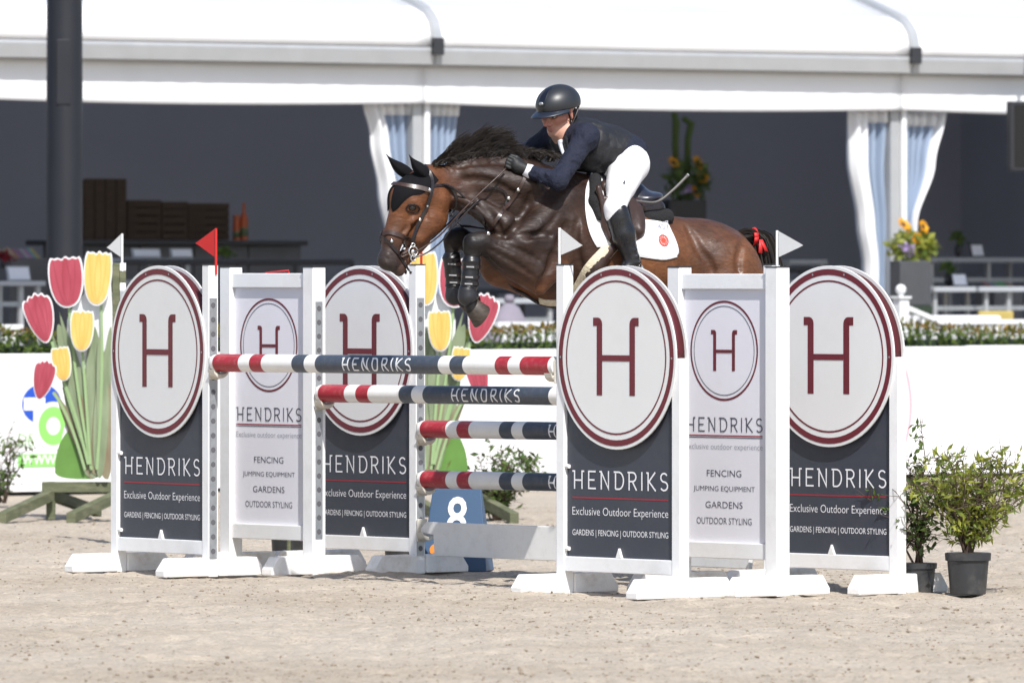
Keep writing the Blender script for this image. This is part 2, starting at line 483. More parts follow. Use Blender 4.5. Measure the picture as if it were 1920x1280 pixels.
def build_clods():
    # small lumps of sand kicked up by hooves, too many to count
    phi = (1+5**.5)/2
    ico = np.array([(-1,phi,0),(1,phi,0),(-1,-phi,0),(1,-phi,0),(0,-1,phi),(0,1,phi),(0,-1,-phi),(0,1,-phi),(phi,0,-1),(phi,0,1),(-phi,0,-1),(-phi,0,1)])/1.9
    fi = np.array([(0,11,5),(0,5,1),(0,1,7),(0,7,10),(0,10,11),(1,5,9),(5,11,4),(11,10,2),(10,7,6),(7,1,8),(3,9,4),(3,4,2),(3,2,6),(3,6,8),(3,8,9),(4,9,5),(2,4,11),(6,2,10),(8,6,7),(9,8,1)])
    n = 26000
    yy = 33 + (60-33)*rng.random(n)**1.25
    xx = (rng.random(n)*2-1)*(0.068*yy+0.5)
    keep = rng.random(n) < np.clip(vnoise2(xx, yy*0.5, 0.9, 11)*1.7-0.25, 0.08, 1)
    xx = xx[keep]; yy = yy[keep]; n = len(xx)
    sz = 0.0020 + 0.0065*rng.random(n)**3.5
    big = rng.random(n) < 0.006; sz[big] = 0.007+0.006*rng.random(big.sum())
    zz = sand_height(xx, yy)
    S = np.stack([sz*(0.8+0.9*rng.random(n)), sz*(0.8+0.9*rng.random(n)), sz*(0.5+0.5*rng.random(n))], -1)
    J = 1 + 0.35*(rng.random((n, 12, 1))-0.5)
    V = ico[None]*J*S[:, None, :]
    a = rng.random(n)*6.28; ca = np.cos(a)[:, None]; sa = np.sin(a)[:, None]
    Vx = V[:, :, 0]*ca - V[:, :, 1]*sa; Vy = V[:, :, 0]*sa + V[:, :, 1]*ca
    V = np.stack([Vx + xx[:, None], Vy + yy[:, None], V[:, :, 2] + zz[:, None] + sz[:, None]*0.15], -1)
    F = fi[None] + (np.arange(n)*12)[:, None, None]
    o = np_mesh('sand_clods', V.reshape(-1, 3), F.reshape(-1, 3), M['clod'], smooth=False)
    tag(o, 'loose crumbs of sand scattered over the arena', 'sand', kind='stuff')
build_clods()

# ------------------------------------------------------------------ site frame (tent, hedge, boards share one direction)
PHI = math.radians(37.3)
E0 = np.array([-4.32, 72.0]); EX = np.array([math.cos(PHI), math.sin(PHI)]); IN = np.array([-math.sin(PHI), math.cos(PHI)])
def site_s(x, t):
    q = (x-960.0)/FPX
    return (q*(E0[1]+t*IN[1]) - E0[0] - t*IN[0]) / (EX[0] - q*EX[1])
def site_Z(x, t):
    return E0[1] + site_s(x, t)*EX[1] + t*IN[1]
def site_z(x, y, t): return wz(y, site_Z(x, t))
def SP(x, y, t): return (site_s(x, t), t, site_z(x, y, t))
def site_world(s, t, z=0.0):
    p = E0 + s*EX + t*IN
    return (p[0], p[1], z)
def site_empty(name, s, t, z, label, cat, group=None, rz=0.0):
    return empty(name, site_world(s, t, z), PHI+rz, label, cat, group)

FLOOR_Z = 0.45
def resample2(pts, n):
    P = np.array(pts, float); d = np.concatenate([[0], np.cumsum(np.sqrt((np.diff(P, axis=0)**2).sum(1)))])
    t = d[-1]*np.linspace(0, 1, n)**1.8
    return [(float(np.interp(q, d, P[:, 0])), float(np.interp(q, d, P[:, 1]))) for q in t]
def build_tent():
    T = site_empty('event_tent', 0, 0, 0, 'large white event tent with open front and dark grey interior', 'tent')
    s1 = site_s(781, 0.0); s2 = site_s(1676, 0.0); sp = s2-s1
    posts = [s1-sp, s1, s2, s2+sp]
    S0 = posts[0]-1.0; S1 = posts[-1]+3.0
    zg = 3.51                                    # gutter centre
    # roof profile in (t, z)
    prof = [(-0.28, zg+0.096), (-0.265, zg+0.20), (-0.235, zg+0.30), (-0.16, zg+0.38), (0.02, zg+0.46), (1.0, zg+0.78), (3.0, zg+1.43), (6.0, zg+2.4)]
    def sheet(profile, name, m, a, b, sag=0.0):
        mb = MB(); n = 24
        P = np.zeros((len(profile), n+1, 3))
        for i, (t, z) in enumerate(profile):
            for j in range(n+1):
                f = j/n
                P[i, j] = (a+(b-a)*f, t, z - sag*math.sin(math.pi*f)*(0.2 if i == 0 else 1))
        mb.grid(P); return mb.build(name, m, T, smooth=True, solid=0.012)
    edges = [S0]+posts+[S1]
    for a, b in zip(edges[:-1], edges[1:]):
        sheet(prof[:5], 'eave_sheet', M['canvas'], a, b, 0.015)
        sheet(prof[4:]+[(12, zg+0.46)], 'roof_sheet', M['canvasroof'], a, b, 0.04)
        # valance below the gutter, hanging a little in the middle
        n = 40; P = np.zeros((8, n+1, 3))
        drop = [0, .05, .10, .15, .20, .25, .295, .335]
        for i, d in enumerate(drop):
            for j in range(n+1):
                f = j/n; s = a+(b-a)*f
                rip = 0.003*math.sin(s*21+i*0.4)+0.002*math.sin(s*47)
                P[i, j] = (s, -0.10 - 0.012*i*0.3 + rip*min(1, i/3), zg-0.065-d - (0.035*math.sin(math.pi*f)*i/7.0))
        mb = MB(); mb.grid(P); mb.build('valance', M['canvas'], T, smooth=True, solid=0.004)
    # gutter: aluminium profile standing proud of the valance
    for a, b in zip(edges[:-1], edges[1:]):
        mb = MB(); mb.prism([(-0.265, zg-0.065), (-0.285, zg+0.06), (-0.275, zg+0.095), (-0.06, zg+0.095), (-0.06, zg-0.065)], a+0.004, b-0.004, plane='yz')
        mb.build('gutter', M['alu'], T, bevel=0.006)
    # rafters on the outside, legs below
    for p in posts:
        mb = MB()
        pr_ = resample2([(t, z) for t, z in prof], 36); G = np.zeros((36, 4, 3))
        for i in range(36):
            a_, b_ = pr_[max(i-1, 0)], pr_[min(i+1, 35)]; tx, tz = b_[0]-a_[0], b_[1]-a_[1]; L_ = math.hypot(tx, tz); nx, nz = -tz/L_, tx/L_
            for j, (ds, dn) in enumerate(((-0.052, 0.0), (-0.044, 0.05), (0.044, 0.05), (0.052, 0.0))):
                G[i, j] = (p+ds, pr_[i][0]+nx*dn, pr_[i][1]+nz*dn)
        mb.grid(G, closed=True); mb.build('rafter', M['alu'], T, smooth=True, autos=35)
        mb = MB(); mb.box(p-0.055, p+0.055, -0.335, -0.288, zg+0.02, zg+0.17); mb.build('bracket', M['dark'], T, bevel=0.004)
        mb = MB(); mb.box(p-0.07, p+0.03, -0.045, 0.055, FLOOR_Z-0.4, zg+0.05); mb.build('leg', M['alu'], T, bevel=0.008)
        mb = MB(); mb.box(p+0.045, p+0.10, -0.07, 0.03, FLOOR_Z-0.4, zg-0.12); mb.build('leg_sleeve', M['canvas'], T, bevel=0.01)
        mb = MB(); mb.box(p-0.10, p-0.072, -0.10, -0.05, zg-0.28, zg-0.07); mb.build('hanger', M['dark'], T)
    # inside lining, ceiling, deck
    D = 9.0
    mb = MB(); mb.box(S0-8, S1, D, D+0.1, 0, zg+2.6); mb.build('lining_wall', M['lining'], T)
    mb = MB(); mb.box(S0-8.1, S0-8, 0, D, 0, zg+1.5); mb.build('side_wall', M['lining'], T)
    mb = MB(); mb.box(S1, S1+0.1, 0, D, 0, zg+1.5); mb.build('side_wall', M['lining'], T)
    mb = MB(); mb.box(S0-8, S1, -1.2, D-0.01, 0.02, FLOOR_Z); mb.build('deck', M['floor'], T)
    return T, posts
TENT, POSTS = build_tent()

def pvc_material():
    m = bpy.data.materials.new('clear_curtain'); m.use_nodes = True
    b = m.node_tree.nodes['Principled BSDF']
    b.inputs['Base Color'].default_value = (0.42, 0.52, 0.68, 1); b.inputs['Roughness'].default_value = 0.16
    b.inputs['Alpha'].default_value = 0.62; b.inputs['Specular IOR Level'].default_value = 0.8
    return m
M['pvc'] = pvc_material()

def curtain(label, pts_l, pts_r, folds, amp, t, edge=None, edge_w=0.1, seed=0):
    """pts_l / pts_r: left and right outline in photo pixels, top to bottom"""
    r = random.Random(seed)
    c = SP((pts_l[0][0]+pts_r[0][0])/2, pts_l[0][1], t)
    E = site_empty('tent_curtain', c[0], t, FLOOR_Z, label, 'curtain', 'tied back tent curtains')
    def interp(pts, f):
        y = pts[0][1]+(pts[-1][1]-pts[0][1])*f
        for a, b in zip(pts[:-1], pts[1:]):
            if a[1] <= y <= b[1]:
                g = (y-a[1])/(b[1]-a[1]); g = g*g*(3-2*g)
                return a[0]+(b[0]-a[0])*g, y
        return pts[-1]
    rows, cols = 30, folds*8+1
    P = np.zeros((rows, cols, 3)); ph = r.random()*6
    for i in range(rows):
        f = i/(rows-1); l, y = interp(pts_l, f); rr, _ = interp(pts_r, f)
        for j in range(cols):
            g = j/(cols-1); x = l+(rr-l)*g
            a, tt, z = SP(x, y, t)
            P[i, j] = (a-c[0], amp*math.sin(g*folds*2*math.pi+ph+0.8*math.sin(f*3)) + 0.4*amp*math.sin(g*folds*5.1+f*4), z-FLOOR_Z)
    mb = MB(); mb.grid(P); mb.build('clear_sheet', M['pvc'], E, smooth=True)
    k0, k1 = (0, max(4, int(cols*edge_w))) if edge == 'l' else (cols-1-max(4, int(cols*edge_w)), cols-1)
    if edge:
        Q = P[:, k0:k1+1].copy(); Q[:, :, 1] -= 0.02
        mb = MB(); mb.grid(Q); mb.build('white_edge', M['canvas'], E, smooth=True, solid=0.006)
    Q = P[0:3].copy(); Q[:, :, 1] -= 0.015; mb = MB(); mb.grid(Q); mb.build('heading_tape', M['canvas'], E, smooth=True, solid=0.006)
curtain('white edged clear curtain slanting left of the tent leg behind the horse ears', [(684, 188), (700, 260), (716, 360), (735, 470), (760, 600)], [(772, 190), (775, 300), (785, 420), (800, 520), (800, 600)], 5, 0.05, 0.05, 'l', 0.30, 1)
curtain('clear blue tinted curtain hanging right of the tent leg behind the mane', [(801, 190), (803, 320), (800, 480), (800, 600)], [(858, 198), (850, 300), (838, 420), (826, 600)], 4, 0.04, 0.06, None, 0.1, 2)
curtain('gathered white and clear curtain left of the tent leg by the sunflowers', [(1594, 202), (1596, 300), (1612, 420), (1622, 500), (1615, 620)], [(1662, 204), (1660, 320), (1664, 430), (1660, 520), (1655, 620)], 4, 0.05, 0.05, 'l', 0.42, 3)
curtain('white edged curtain slanting right of the tent leg above the sunflowers', [(1690, 210), (1691, 320), (1688, 430), (1684, 600)], [(1770, 214), (1748, 310), (1712, 420), (1700, 600)], 5, 0.05, 0.06, 'r', 0.22, 4)

# ------------------------------------------------------------------ hoarding with print, hedge, balustrade
def build_barrier():
    t = -7.65
    B = site_empty('advertising_hoarding', 0, t, 0, 'long low white advertising hoarding along the arena edge', 'hoarding')
    joints = [-14, -11, -8.0, -5.14-0.2, -1.9, 1.1, 4.2, 7.3, 10.4, 13.5]
    for a, b in zip(joints[:-1], joints[1:]):
        mb = MB(); mb.box(a+0.002, b-0.002, 0, 0.04, 0.03, 1.052+0.004*math.sin(a*5)); mb.build('board', M['barrier'], B, bevel=0.004)
    def pr(VF, m, name, y=-0.003):
        mb = MB(); V, F = VF; mb.add([(p[0], y, p[1]) for p in V], F); mb.build(name, m, B)
    def px(x, y): a, _, z = SP(x, y, t); return a, z
    def disc(cx, cy, rpx, name, m, y, r0=0.0, seg=48, sx=1.0, sy=1.0):
        a, z = px(cx, cy); a2, _ = px(cx+rpx, cy); r = (a2-a)
        rz = rpx/FPX*site_Z(cx, t)
        V, F = ring2d(r0, 1.0, seg)
        pr((np.array([(a+p[0]*r*sx, z+p[1]*rz*sy) for p in V]), F), m, name, y)
    disc(78, 757, 37, 'blue_emblem', M['blueprint'], -0.003, 0.0)
    def rect(x0, y0, x1, y1, name, m, y):
        a, z = px(x0, y1); b, z2 = px(x1, y0)
        pr((np.array([(a, z), (b, z), (b, z2), (a, z2)]), [(0, 1, 2, 3)]), m, name, y)
    rect(44, 745, 84, 769, 'white_cross_bar', M['barrier'], -0.005)
    rect(62, 769, 84, 802, 'white_cross_stem', M['barrier'], -0.0052)
    disc(99, 798, 36, 'white_halo', M['barrier'], -0.006, 0.0, sy=1.25)
    disc(99, 798, 28, 'letter_o', M['greenprint'], -0.008, 0.46, sy=1.30)
    def txt(s, x, y0, y1, x1, m, name, yy, thin=0.0):
        a, z = px(x, y1); b, _ = px(x1, y0)
        V, F = text2d(s, height=(y1-y0)/FPX*site_Z(x, t), width=b-a, thin=thin)
        pr((np.array([(a+p[0], z+p[1]) for p in V]), F), m, name, yy)
    txt('DE', 34, 813, 836, 62, M['greenprint'], 'lettering', -0.007, -0.022)
    rect(33, 848, 232, 875, 'green_bar', M['greenprint'], -0.0065)
    txt('WWW', 40, 853, 871, 104, M['barrier'], 'lettering', -0.009, 0.015)
    # ring print beside the right wing
    disc(1556, 762, 154, 'pink_ring', M['pinkprint'], -0.003, 0.968, 96, 1.0, 1.25)
build_barrier()

def leaf_cloud(n, sampler, size, seed, aspect=0.45, updir=0.3):
    """n bent leaves; returns V,F (two quads each leaf -> 4 tris)"""
    r = np.random.default_rng(seed)
    P = sampler(r, n)
    d = r.normal(size=(n, 3)); d[:, 2] += updir; d /= np.linalg.norm(d, axis=1)[:, None]
    e = r.normal(size=(n, 3)); e -= d*(e*d).sum(1)[:, None]; e /= np.linalg.norm(e, axis=1)[:, None]
    nn = np.cross(d, e)
    L = size*(0.6+0.8*r.random(n))[:, None]; W = L*aspect*(0.8+0.4*r.random(n))[:, None]
    b = P; m1 = P+d*L*0.45+e*W*0.5+nn*W*0.12; m2 = P+d*L*0.45-e*W*0.5+nn*W*0.12; c = P+d*L*0.5; tip = P+d*L - nn*L*0.12
    V = np.stack([b, m1, tip, m2, c], 1).reshape(-1, 3)
    k = (np.arange(n)*5)[:, None]
    F = np.concatenate([k+np.array([[0, 1, 4]]), k+np.array([[1, 2, 4]]), k+np.array([[2, 3, 4]]), k+np.array([[3, 0, 4]])], 0)
    return V, F

def build_hedge():
    t0, t1 = -7.35, -6.75
    H = site_empty('clipped_hedge', 0, t0, 0, 'clipped green hedge with orange tips behind the white hoarding', 'hedge')
    s0, s1 = -13.5, 13.0
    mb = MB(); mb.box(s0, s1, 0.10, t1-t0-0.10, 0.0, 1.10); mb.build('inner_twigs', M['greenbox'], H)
    def samp(top):
        def f(r, n):
            s = s0+(s1-s0)*r.random(n); tt = r.random(n)*(t1-t0)
            zt = 1.19+0.03*np.sin(s*2.1)+0.03*r.random(n)
            if top: z = zt - 0.045*r.random(n)
            else:
                z = 0.9 + (zt-0.94)*r.random(n); tt = np.where(r.random(n) < 0.7, r.random(n)*0.12, tt)
            return np.stack([s, tt, z], -1)
        return f
    V, F = leaf_cloud(22000, samp(False), 0.050, 21); np_mesh('foliage', V, F, M['hedgeleaf'], H, smooth=False)['kind'] = 'stuff'
    V, F = leaf_cloud(7000, samp(True), 0.045, 22, updir=1.0); np_mesh('young_shoots', V, F, M['hedgetip'], H, smooth=False)['kind'] = 'stuff'
build_hedge()

def build_balustrade():
    t = -5.6
    B = site_empty('white_balustrade', 0, t, 0, 'white picket balustrade with ball topped post behind the hedge', 'balustrade')
    ztop = site_z(1830, 601, t)
    pz = 0.25
    bal = MB(); bal.box(-0.016, 0.016, -0.016, 0.016, pz, ztop-0.03)
    bm_ = bal.build('baluster', M['white'], B)
    first = True
    def rail(sa, sb, za, zb):
        nonlocal first
        mb = MB()
        for dz, h in ((0, 0.03), (-ztop+pz+0.10, 0.02)):
            mb.add([(sa, -0.03, za+dz-h), (sb, -0.03, zb+dz-h), (sb, 0.03, zb+dz-h), (sa, 0.03, za+dz-h), (sa, -0.03, za+dz+0.01), (sb, -0.03, zb+dz+0.01), (sb, 0.03, zb+dz+0.01), (sa, 0.03, za+dz+0.01)],
                   [(0, 3, 2, 1), (4, 5, 6, 7), (0, 1, 5, 4), (1, 2, 6, 5), (2, 3, 7, 6), (3, 0, 4, 7)])
        mb.build('rail', M['white'], B)
        n = int(abs(sb-sa)/0.075)
        for i in range(1, n):
            f = i/n
            if first: o = bm_; first = False
            else: o = bm_.copy(); link(o, B)
            o.location = (sa+(sb-sa)*f, 0, za+(zb-za)*f-ztop)
    sp = site_s(1689, t); sl = site_s(1762, t)
    rail(sp+0.05, sl, site_z(1700, 574, t), ztop)
    rail(sl, site_s(2150, t), ztop, ztop)
    rail(site_s(930, t), site_s(1100, t), ztop, ztop)
    rail(site_s(-120, t), site_s(40, t), ztop, ztop)
    zt = site_z(1689, 560, t)
    mb = MB(); mb.box(sp-0.05, sp+0.05, -0.05, 0.05, 0.0, zt); mb.box(sp-0.065, sp+0.065, -0.065, 0.065, zt, zt+0.02); mb.build('post', M['white'], B, bevel=0.004)
    mb = MB(); mb.lathe([(0.02, 0), (0.022, 0.015)]+[(0.045*math.cos(a), 0.055+0.045*math.sin(a)) for a in np.linspace(-1.1, 1.5, 9)], (sp, 0, zt+0.02), 16); mb.build('ball_finial', M['white'], B, smooth=True)
build_balustrade()

# ------------------------------------------------------------------ lamp mast
def build_mast():
    Z = 68.0; X = wx(121, Z); r = 34/FPX*Z
    E = empty('lamp_mast', (X, Z, 0), 0, 'thick dark grey steel mast in front of the tent', 'mast')
    mb = MB(); mb.lathe([(r, 0.0), (r, 3.2), (r*0.99, 3.2), (r*0.985, 9.0)], (0, 0, 0), 40); mb.build('shaft', M['mast'], E, smooth=True, autos=30)
    mb = MB(); mb.lathe([(r*1.7, 0.0), (r*1.7, 0.03), (r*1.15, 0.05)], (0, 0, 0), 32); mb.build('base_flange', M['mast'], E)
    mb = MB()
    w = 0.055
    mb.box(-w, w, -r-0.006, -r+0.03, site_z(121, 200, -3), site_z(121, 80, -3)); mb.build('access_cover', M['mast'], E, bevel=0.004)
build_mast()

# ------------------------------------------------------------------ things inside the tent
def tbox(mb, x0, x1, y0, y1, t, depth, c):
    a, _, z1 = SP(x0, y0, t); b, _, _ = SP(x1, y0, t); z0 = site_z((x0+x1)/2, y1, t)
    mb.box(a-c[0], b-c[0], t-c[1], t+depth-c[1], z0-c[2], z1-c[2])
def sbase(x, t, z=FLOOR_Z): return (site_s(x, t), t, z)
def thing_at(name, x, t, label, cat, group=None, z=FLOOR_Z):
    c = sbase(x, t, z)
    return site_empty(name, c[0], c[1], c[2], label, cat, group), c

def build_bar():
    t = 5.0
    E, c = thing_at('bar_counter', 400, t, 'grey bar counter with dark top behind the white and red flags', 'counter')
    mb = MB(); tbox(mb, 150, 578, 450, 460, t-0.1, 0.9, c); mb.build('counter_top', M['dark'], E, bevel=0.01)
    z0 = 0.0
    for i, (x0, x1) in enumerate([(160, 262), (263, 364), (365, 466), (467, 566)]):
        mb = MB(); a = site_s(x0, t); b = site_s(x1, t); mb.box(a-c[0], b-c[0]-0.008, 0, 0.7, 0, site_z(400, 460.6, t)-c[2]); mb.build('front_panel', M['bar'], E, bevel=0.006)
    zc = site_z(400, 450, t)
    def crate(x0, x1, y0, label, nx=5, vertical=False, shade=0, zbase=zc):
        K, k = thing_at('wooden_crate', (x0+x1)/2, t+0.05, label, 'crate', 'wooden crates on the bar', zbase)
        a = site_s(x0, t+0.05)-k[0]; b = site_s(x1, t+0.05)-k[0]; h = site_z((x0+x1)/2, y0, t+0.05)-zbase
        for i in range(nx):
            mb = MB()
            if vertical:
                w = (b-a)/nx; mb.box(a+i*w+0.006, a+(i+1)*w-0.006, 0.0, 0.014, 0.0, h)
            else:
                w = h/nx; mb.box(a, b, 0.0, 0.014, i*w+0.006, (i+1)*w-0.006)
            mb.build('slat', M['crate'], K)
        for s_ in (a, b-0.03):
            mb = MB(); mb.box(s_, s_+0.03, 0.016, 0.36, 0.0, h-0.01); mb.build('side', M['crate'], K)
        mb = MB(); mb.box(a+0.03, b-0.03, 0.345, 0.36, 0.0, h-0.01); mb.build('back', M['crate'], K)
    crate(157, 238, 335, 'tall upright wooden crate beside the dark mast', 4, True)
    crate(240, 302, 374, 'dark wooden crate next to the tall upright crate', 5)
    crate(304, 352, 377, 'narrow wooden crate between two crates on the bar', 5)
    crate(354, 430, 380, 'wooden crate nearest to the orange bottles', 5)
    def bottle(x, w, ytop, neck, label):
        K, k = thing_at('orange_bottle', x, t+0.1, label, 'bottle', 'orange bottles on the bar', zc)
        h = site_z(x, ytop, t+0.1)-zc; r = w/2/FPX*site_Z(x, t)
        mb = MB(); mb.lathe([(r, 0), (r, h*0.55), (r*0.9, h*0.62), (r*neck, h*0.75), (r*neck, h)], (0, 0, 0), 14); mb.build('glass_body', mat('orange_glass', (0.42, 0.075, 0.01), 0.3, var=0.1), K, smooth=True, autos=40)
        mb = MB(); mb.lathe([(r*1.01, h*0.1), (r*1.02, h*0.3), (r*1.01, h*0.34)], (0, 0, 0), 14); mb.build('paper_band', mat('dull_green_band', (0.10, 0.14, 0.07), 0.6), K, smooth=True)
    bottle(443, 14, 403, 0.85, 'shorter squat orange jar on the bar')
    bottle(457, 16, 381, 0.35, 'taller orange bottle with a thin neck on the bar')
build_bar()

def high_table(x0, x1, y, t, label, legs, cat='table', h2=None, group='white high tables in the tent'):
    E, c = thing_at('high_table', (x0+x1)/2, t, label, cat, group)
    mb = MB(); tbox(mb, x0, x1, y, y+9, t, 0.75, c); mb.build('table_top', M['tabletop'], E, bevel=0.006)
    zt = site_z((x0+x1)/2, y+9.4, t)-c[2]
    for lx in legs:
        for ty in (0.06, 0.65):
            a = site_s(lx, t)-c[0]; mb = MB(); mb.box(a-0.02, a+0.02, ty, ty+0.04, 0, zt); mb.build('leg', M['alu'], E)
    mb = MB(); a = site_s(min(legs), t)-c[0]; b = site_s(max(legs), t)-c[0]; mb.box(a+0.021, b-0.021, 0.065, 0.095, zt*0.93-0.1, zt*0.93-0.06); mb.build('cross_rail', M['steel'], E)
high_table(1752, 1990, 538, 0.9, 'white high table nearest the sunflower pedestal', [1762, 1858, 1900, 1980])
high_table(1745, 1990, 483, 4.2, 'far white high table under the screen edge', [1755, 1862, 1975])
high_table(-90, 86, 527, 1.2, 'white high table left of the dark mast', [-80, 48, 80])
high_table(1480, 1552, 487, 4.0, 'small white table behind the flag by the tail', [1484, 1548])
high_table(232, 366, 484, 2.8, 'white serving table in front of the bar', [238, 360])
high_table(905, 1045, 560, 0.9, 'white table half hidden behind the folded forelegs', [912, 1040])

def frame_card(x0, x1, y0, y1, t, label, dark=False, cat='sign'):
    E, c = thing_at('table_card', (x0+x1)/2, t, label, cat, None, site_z((x0+x1)/2, y1, t))
    mb = MB(); a = site_s(x0, t)-c[0]; b = site_s(x1, t)-c[0]; h = site_z((x0+x1)/2, y0, t)-c[2]
    lean = 0.25*h
    def q(i, dy): return [(a+i, dy, 0.0+i), (b-i, dy, 0.0+i), (b-i, dy+lean, h-i), (a+i, dy+lean, h-i)]
    v = q(0, 0)+[(p[0], p[1]+0.02, p[2]) for p in q(0, 0)]
    mb.add(v, [(0, 1, 2, 3), (7, 6, 5, 4), (0, 4, 5, 1), (1, 5, 6, 2), (2, 6, 7, 3), (3, 7, 4, 0)]); mb.build('frame', M['dark'] if dark else M['tabletop'], E)
    mb = MB(); mb.add([(p[0], p[1]-0.004, p[2]) for p in q(0.012, 0)], [(0, 1, 2, 3)]); mb.build('sheet', M['paper'], E)
    mb = MB(); mb.tube([((a+b)/2, lean*0.8, h*0.7), ((a+b)/2, lean+0.08, 0.0)], 0.006, 6); mb.build('strut', M['dark'], E)
frame_card(1787, 1815, 512, 536.5, 1.15, 'pale framed card in black frame on the near high table', True)
frame_card(1822, 1846, 457, 481.5, 4.4, 'grey lilac card on the far high table', True)
frame_card(16, 58, 499, 526, 1.4, 'white framed card on the table left of the mast')
frame_card(322, 362, 466, 483, 3.0, 'grey menu card right of the serving table centre')
frame_card(250, 302, 466, 483, 3.0, 'grey menu card behind the white flag')

def magazine_rack(x0, x1, y0, y1, t, label):
    E, c = thing_at('magazine_rack', (x0+x1)/2, t, label, 'rack', 'magazine racks')
    r = random.Random(int(x0*7+t*3)); a = site_s(x0, t)-c[0]; b = site_s(x1, t)-c[0]
    z0 = site_z((x0+x1)/2, y1, t)-c[2]; z1 = site_z((x0+x1)/2, y0, t)-c[2]
    mb = MB(); mb.box(a-0.02, b+0.02, 0, 0.3, 0, z0); mb.build('shelf_box', M['bar'], E)
    n = int((b-a)/0.035)
    for i in range(n):
        mb = MB(); x = a+(b-a)*i/n; k = r.uniform(0.8, 1.0); mb.add([(x, 0.05, z0), (x+0.012, 0.05, z0), (x+0.022, 0.2, z0+(z1-z0)*k), (x+0.010, 0.2, z0+(z1-z0)*k), (x, 0.09, z0), (x+0.012, 0.09, z0), (x+0.022, 0.24, z0+(z1-z0)*k), (x+0.010, 0.24, z0+(z1-z0)*k)],
               [(0, 1, 2, 3), (7, 6, 5, 4), (0, 4, 5, 1), (1, 5, 6, 2), (2, 6, 7, 3), (3, 7, 4, 0)])
        mb.build('magazine', mat('magazine_cover', (r.uniform(.1, .5), r.uniform(.1, .45), r.uniform(.12, .45)), 0.5), E)
magazine_rack(22, 86, 463, 484, 4.0, 'rack of magazines left of the mast')
magazine_rack(1868, 1915, 527, 539, 2.4, 'rack of magazines at the right edge of the tent')
def guard_rail(x0, x1, y, t, label):
    E, c = thing_at('guard_rail', (x0+x1)/2, t, label, 'railing', 'dark railings in the tent')
    a = site_s(x0, t)-c[0]; b = site_s(x1, t)-c[0]; z = site_z((x0+x1)/2, y, t)-c[2]
    mb = MB(); mb.tube([(a, 0, z), (b, 0, z)], 0.028, 8); mb.build('top_rail', M['dark'], E)
    mb = MB(); mb.tube([(a, 0, z*0.55), (b, 0, z*0.55)], 0.02, 8); mb.build('mid_rail', M['dark'], E)
    n = 4
    for i in range(n+1):
        x = a+(b-a)*i/n; mb = MB(); mb.tube([(x, 0, 0), (x, 0, z)], 0.022, 8); mb.build('post', M['dark'], E)
guard_rail(230, 660, 491, 1.6, 'dark metal railing in front of the bar')
guard_rail(1470, 1600, 505, 1.8, 'dark metal railing behind the horse tail')
guard_rail(880, 1080, 545, 1.5, 'dark metal railing behind the forelegs')

def beanbag():
    E, c = thing_at('bean_bag', 955, -2.6, 'grey mauve bean bag behind the hedge under the horse', 'seat', None, 0.3)
    mb = MB()
    prof = [(0.05, 0.0), (0.36, 0.02), (0.44, 0.2), (0.38, 0.48), (0.22, 0.78), (0.10, 0.98), (0.02, 1.03)]
    mb.lathe([(r*0.95, z*1.06) for r, z in prof], (0, 0, 0), 20, sx=1.0, sy=0.8); o = mb.build('cover', M['mauve'], E, smooth=True)
    mb = MB(); mb.lathe([(0.03, 1.08), (0.05, 1.11), (0.03, 1.15)], (0, 0, 0), 10); mb.build('top_knot', M['mauve'], E, smooth=True)
beanbag()
def bench_and_chair():
    E, c = thing_at('white_bench', 1815, -3.6, 'white cushioned bench behind the right balustrade', 'bench', None, 0.3)
    a = site_s(1753, -3.6)-c[0]; b = site_s(1878, -3.6)-c[0]; z = site_z(1815, 596, -3.6)-c[2]
    mb = MB(); mb.box(a, b, 0, 0.5, z-0.04, z+0.02); mb.build('cushion', M['canvas'], E, bevel=0.02, bseg=3)
    for x in (a+0.05, b-0.10):
        for y in (0.05, 0.4):
            mb = MB(); mb.box(x, x+0.05, y, y+0.05, 0, z-0.042); mb.build('leg', M['white'], E)
    E, c = thing_at('mustard_chair', 1870, -1.5, 'mustard yellow chair back behind the right bench', 'chair', None, 0.3)
    a = site_s(1838, -1.5)-c[0]; b = site_s(1902, -1.5)-c[0]; z = site_z(1870, 583, -1.5)-c[2]
    mb = MB(); mb.box(a, b, 0, 0.05, z*0.45, z); mb.build('backrest', M['yellowseat'], E, bevel=0.02, bseg=3)
    mb = MB(); mb.box(a, b, 0.055, 0.5, z*0.40, z*0.5); mb.build('seat', M['yellowseat'], E, bevel=0.02, bseg=3)
    for x in (a, b-0.03):
        for y in (0.0, 0.45):
            mb = MB(); mb.box(x, x+0.03, y+0.056, y+0.086, 0, z*0.40); mb.build('leg', M['dark'], E)
bench_and_chair()

def tv():
    t = -0.7
    c = SP(1897, 320, t)
    E = site_empty('hanging_screen', c[0], t, c[2], 'black screen hung at the right edge of the tent', 'screen')
    w = site_s(2100, t)-c[0]; h = site_z(1900, 190, t)-c[2]
    mb = MB(); mb.box(0, w, 0, 0.08, 0, h); mb.build('housing', M['dark'], E, bevel=0.01)
    mb = MB(); mb.add([(0.03, -0.004, 0.03), (w-0.03, -0.004, 0.03), (w-0.03, -0.004, h-0.03), (0.03, -0.004, h-0.03)], [(0, 1, 2, 3)]); mb.build('glass', M['screen'], E)
    mb = MB(); mb.tube([(w*0.3, 0.05, h), (w*0.3, 0.05, h+0.9)], 0.02, 8); mb.build('hanger', M['alu'], E)
tv()

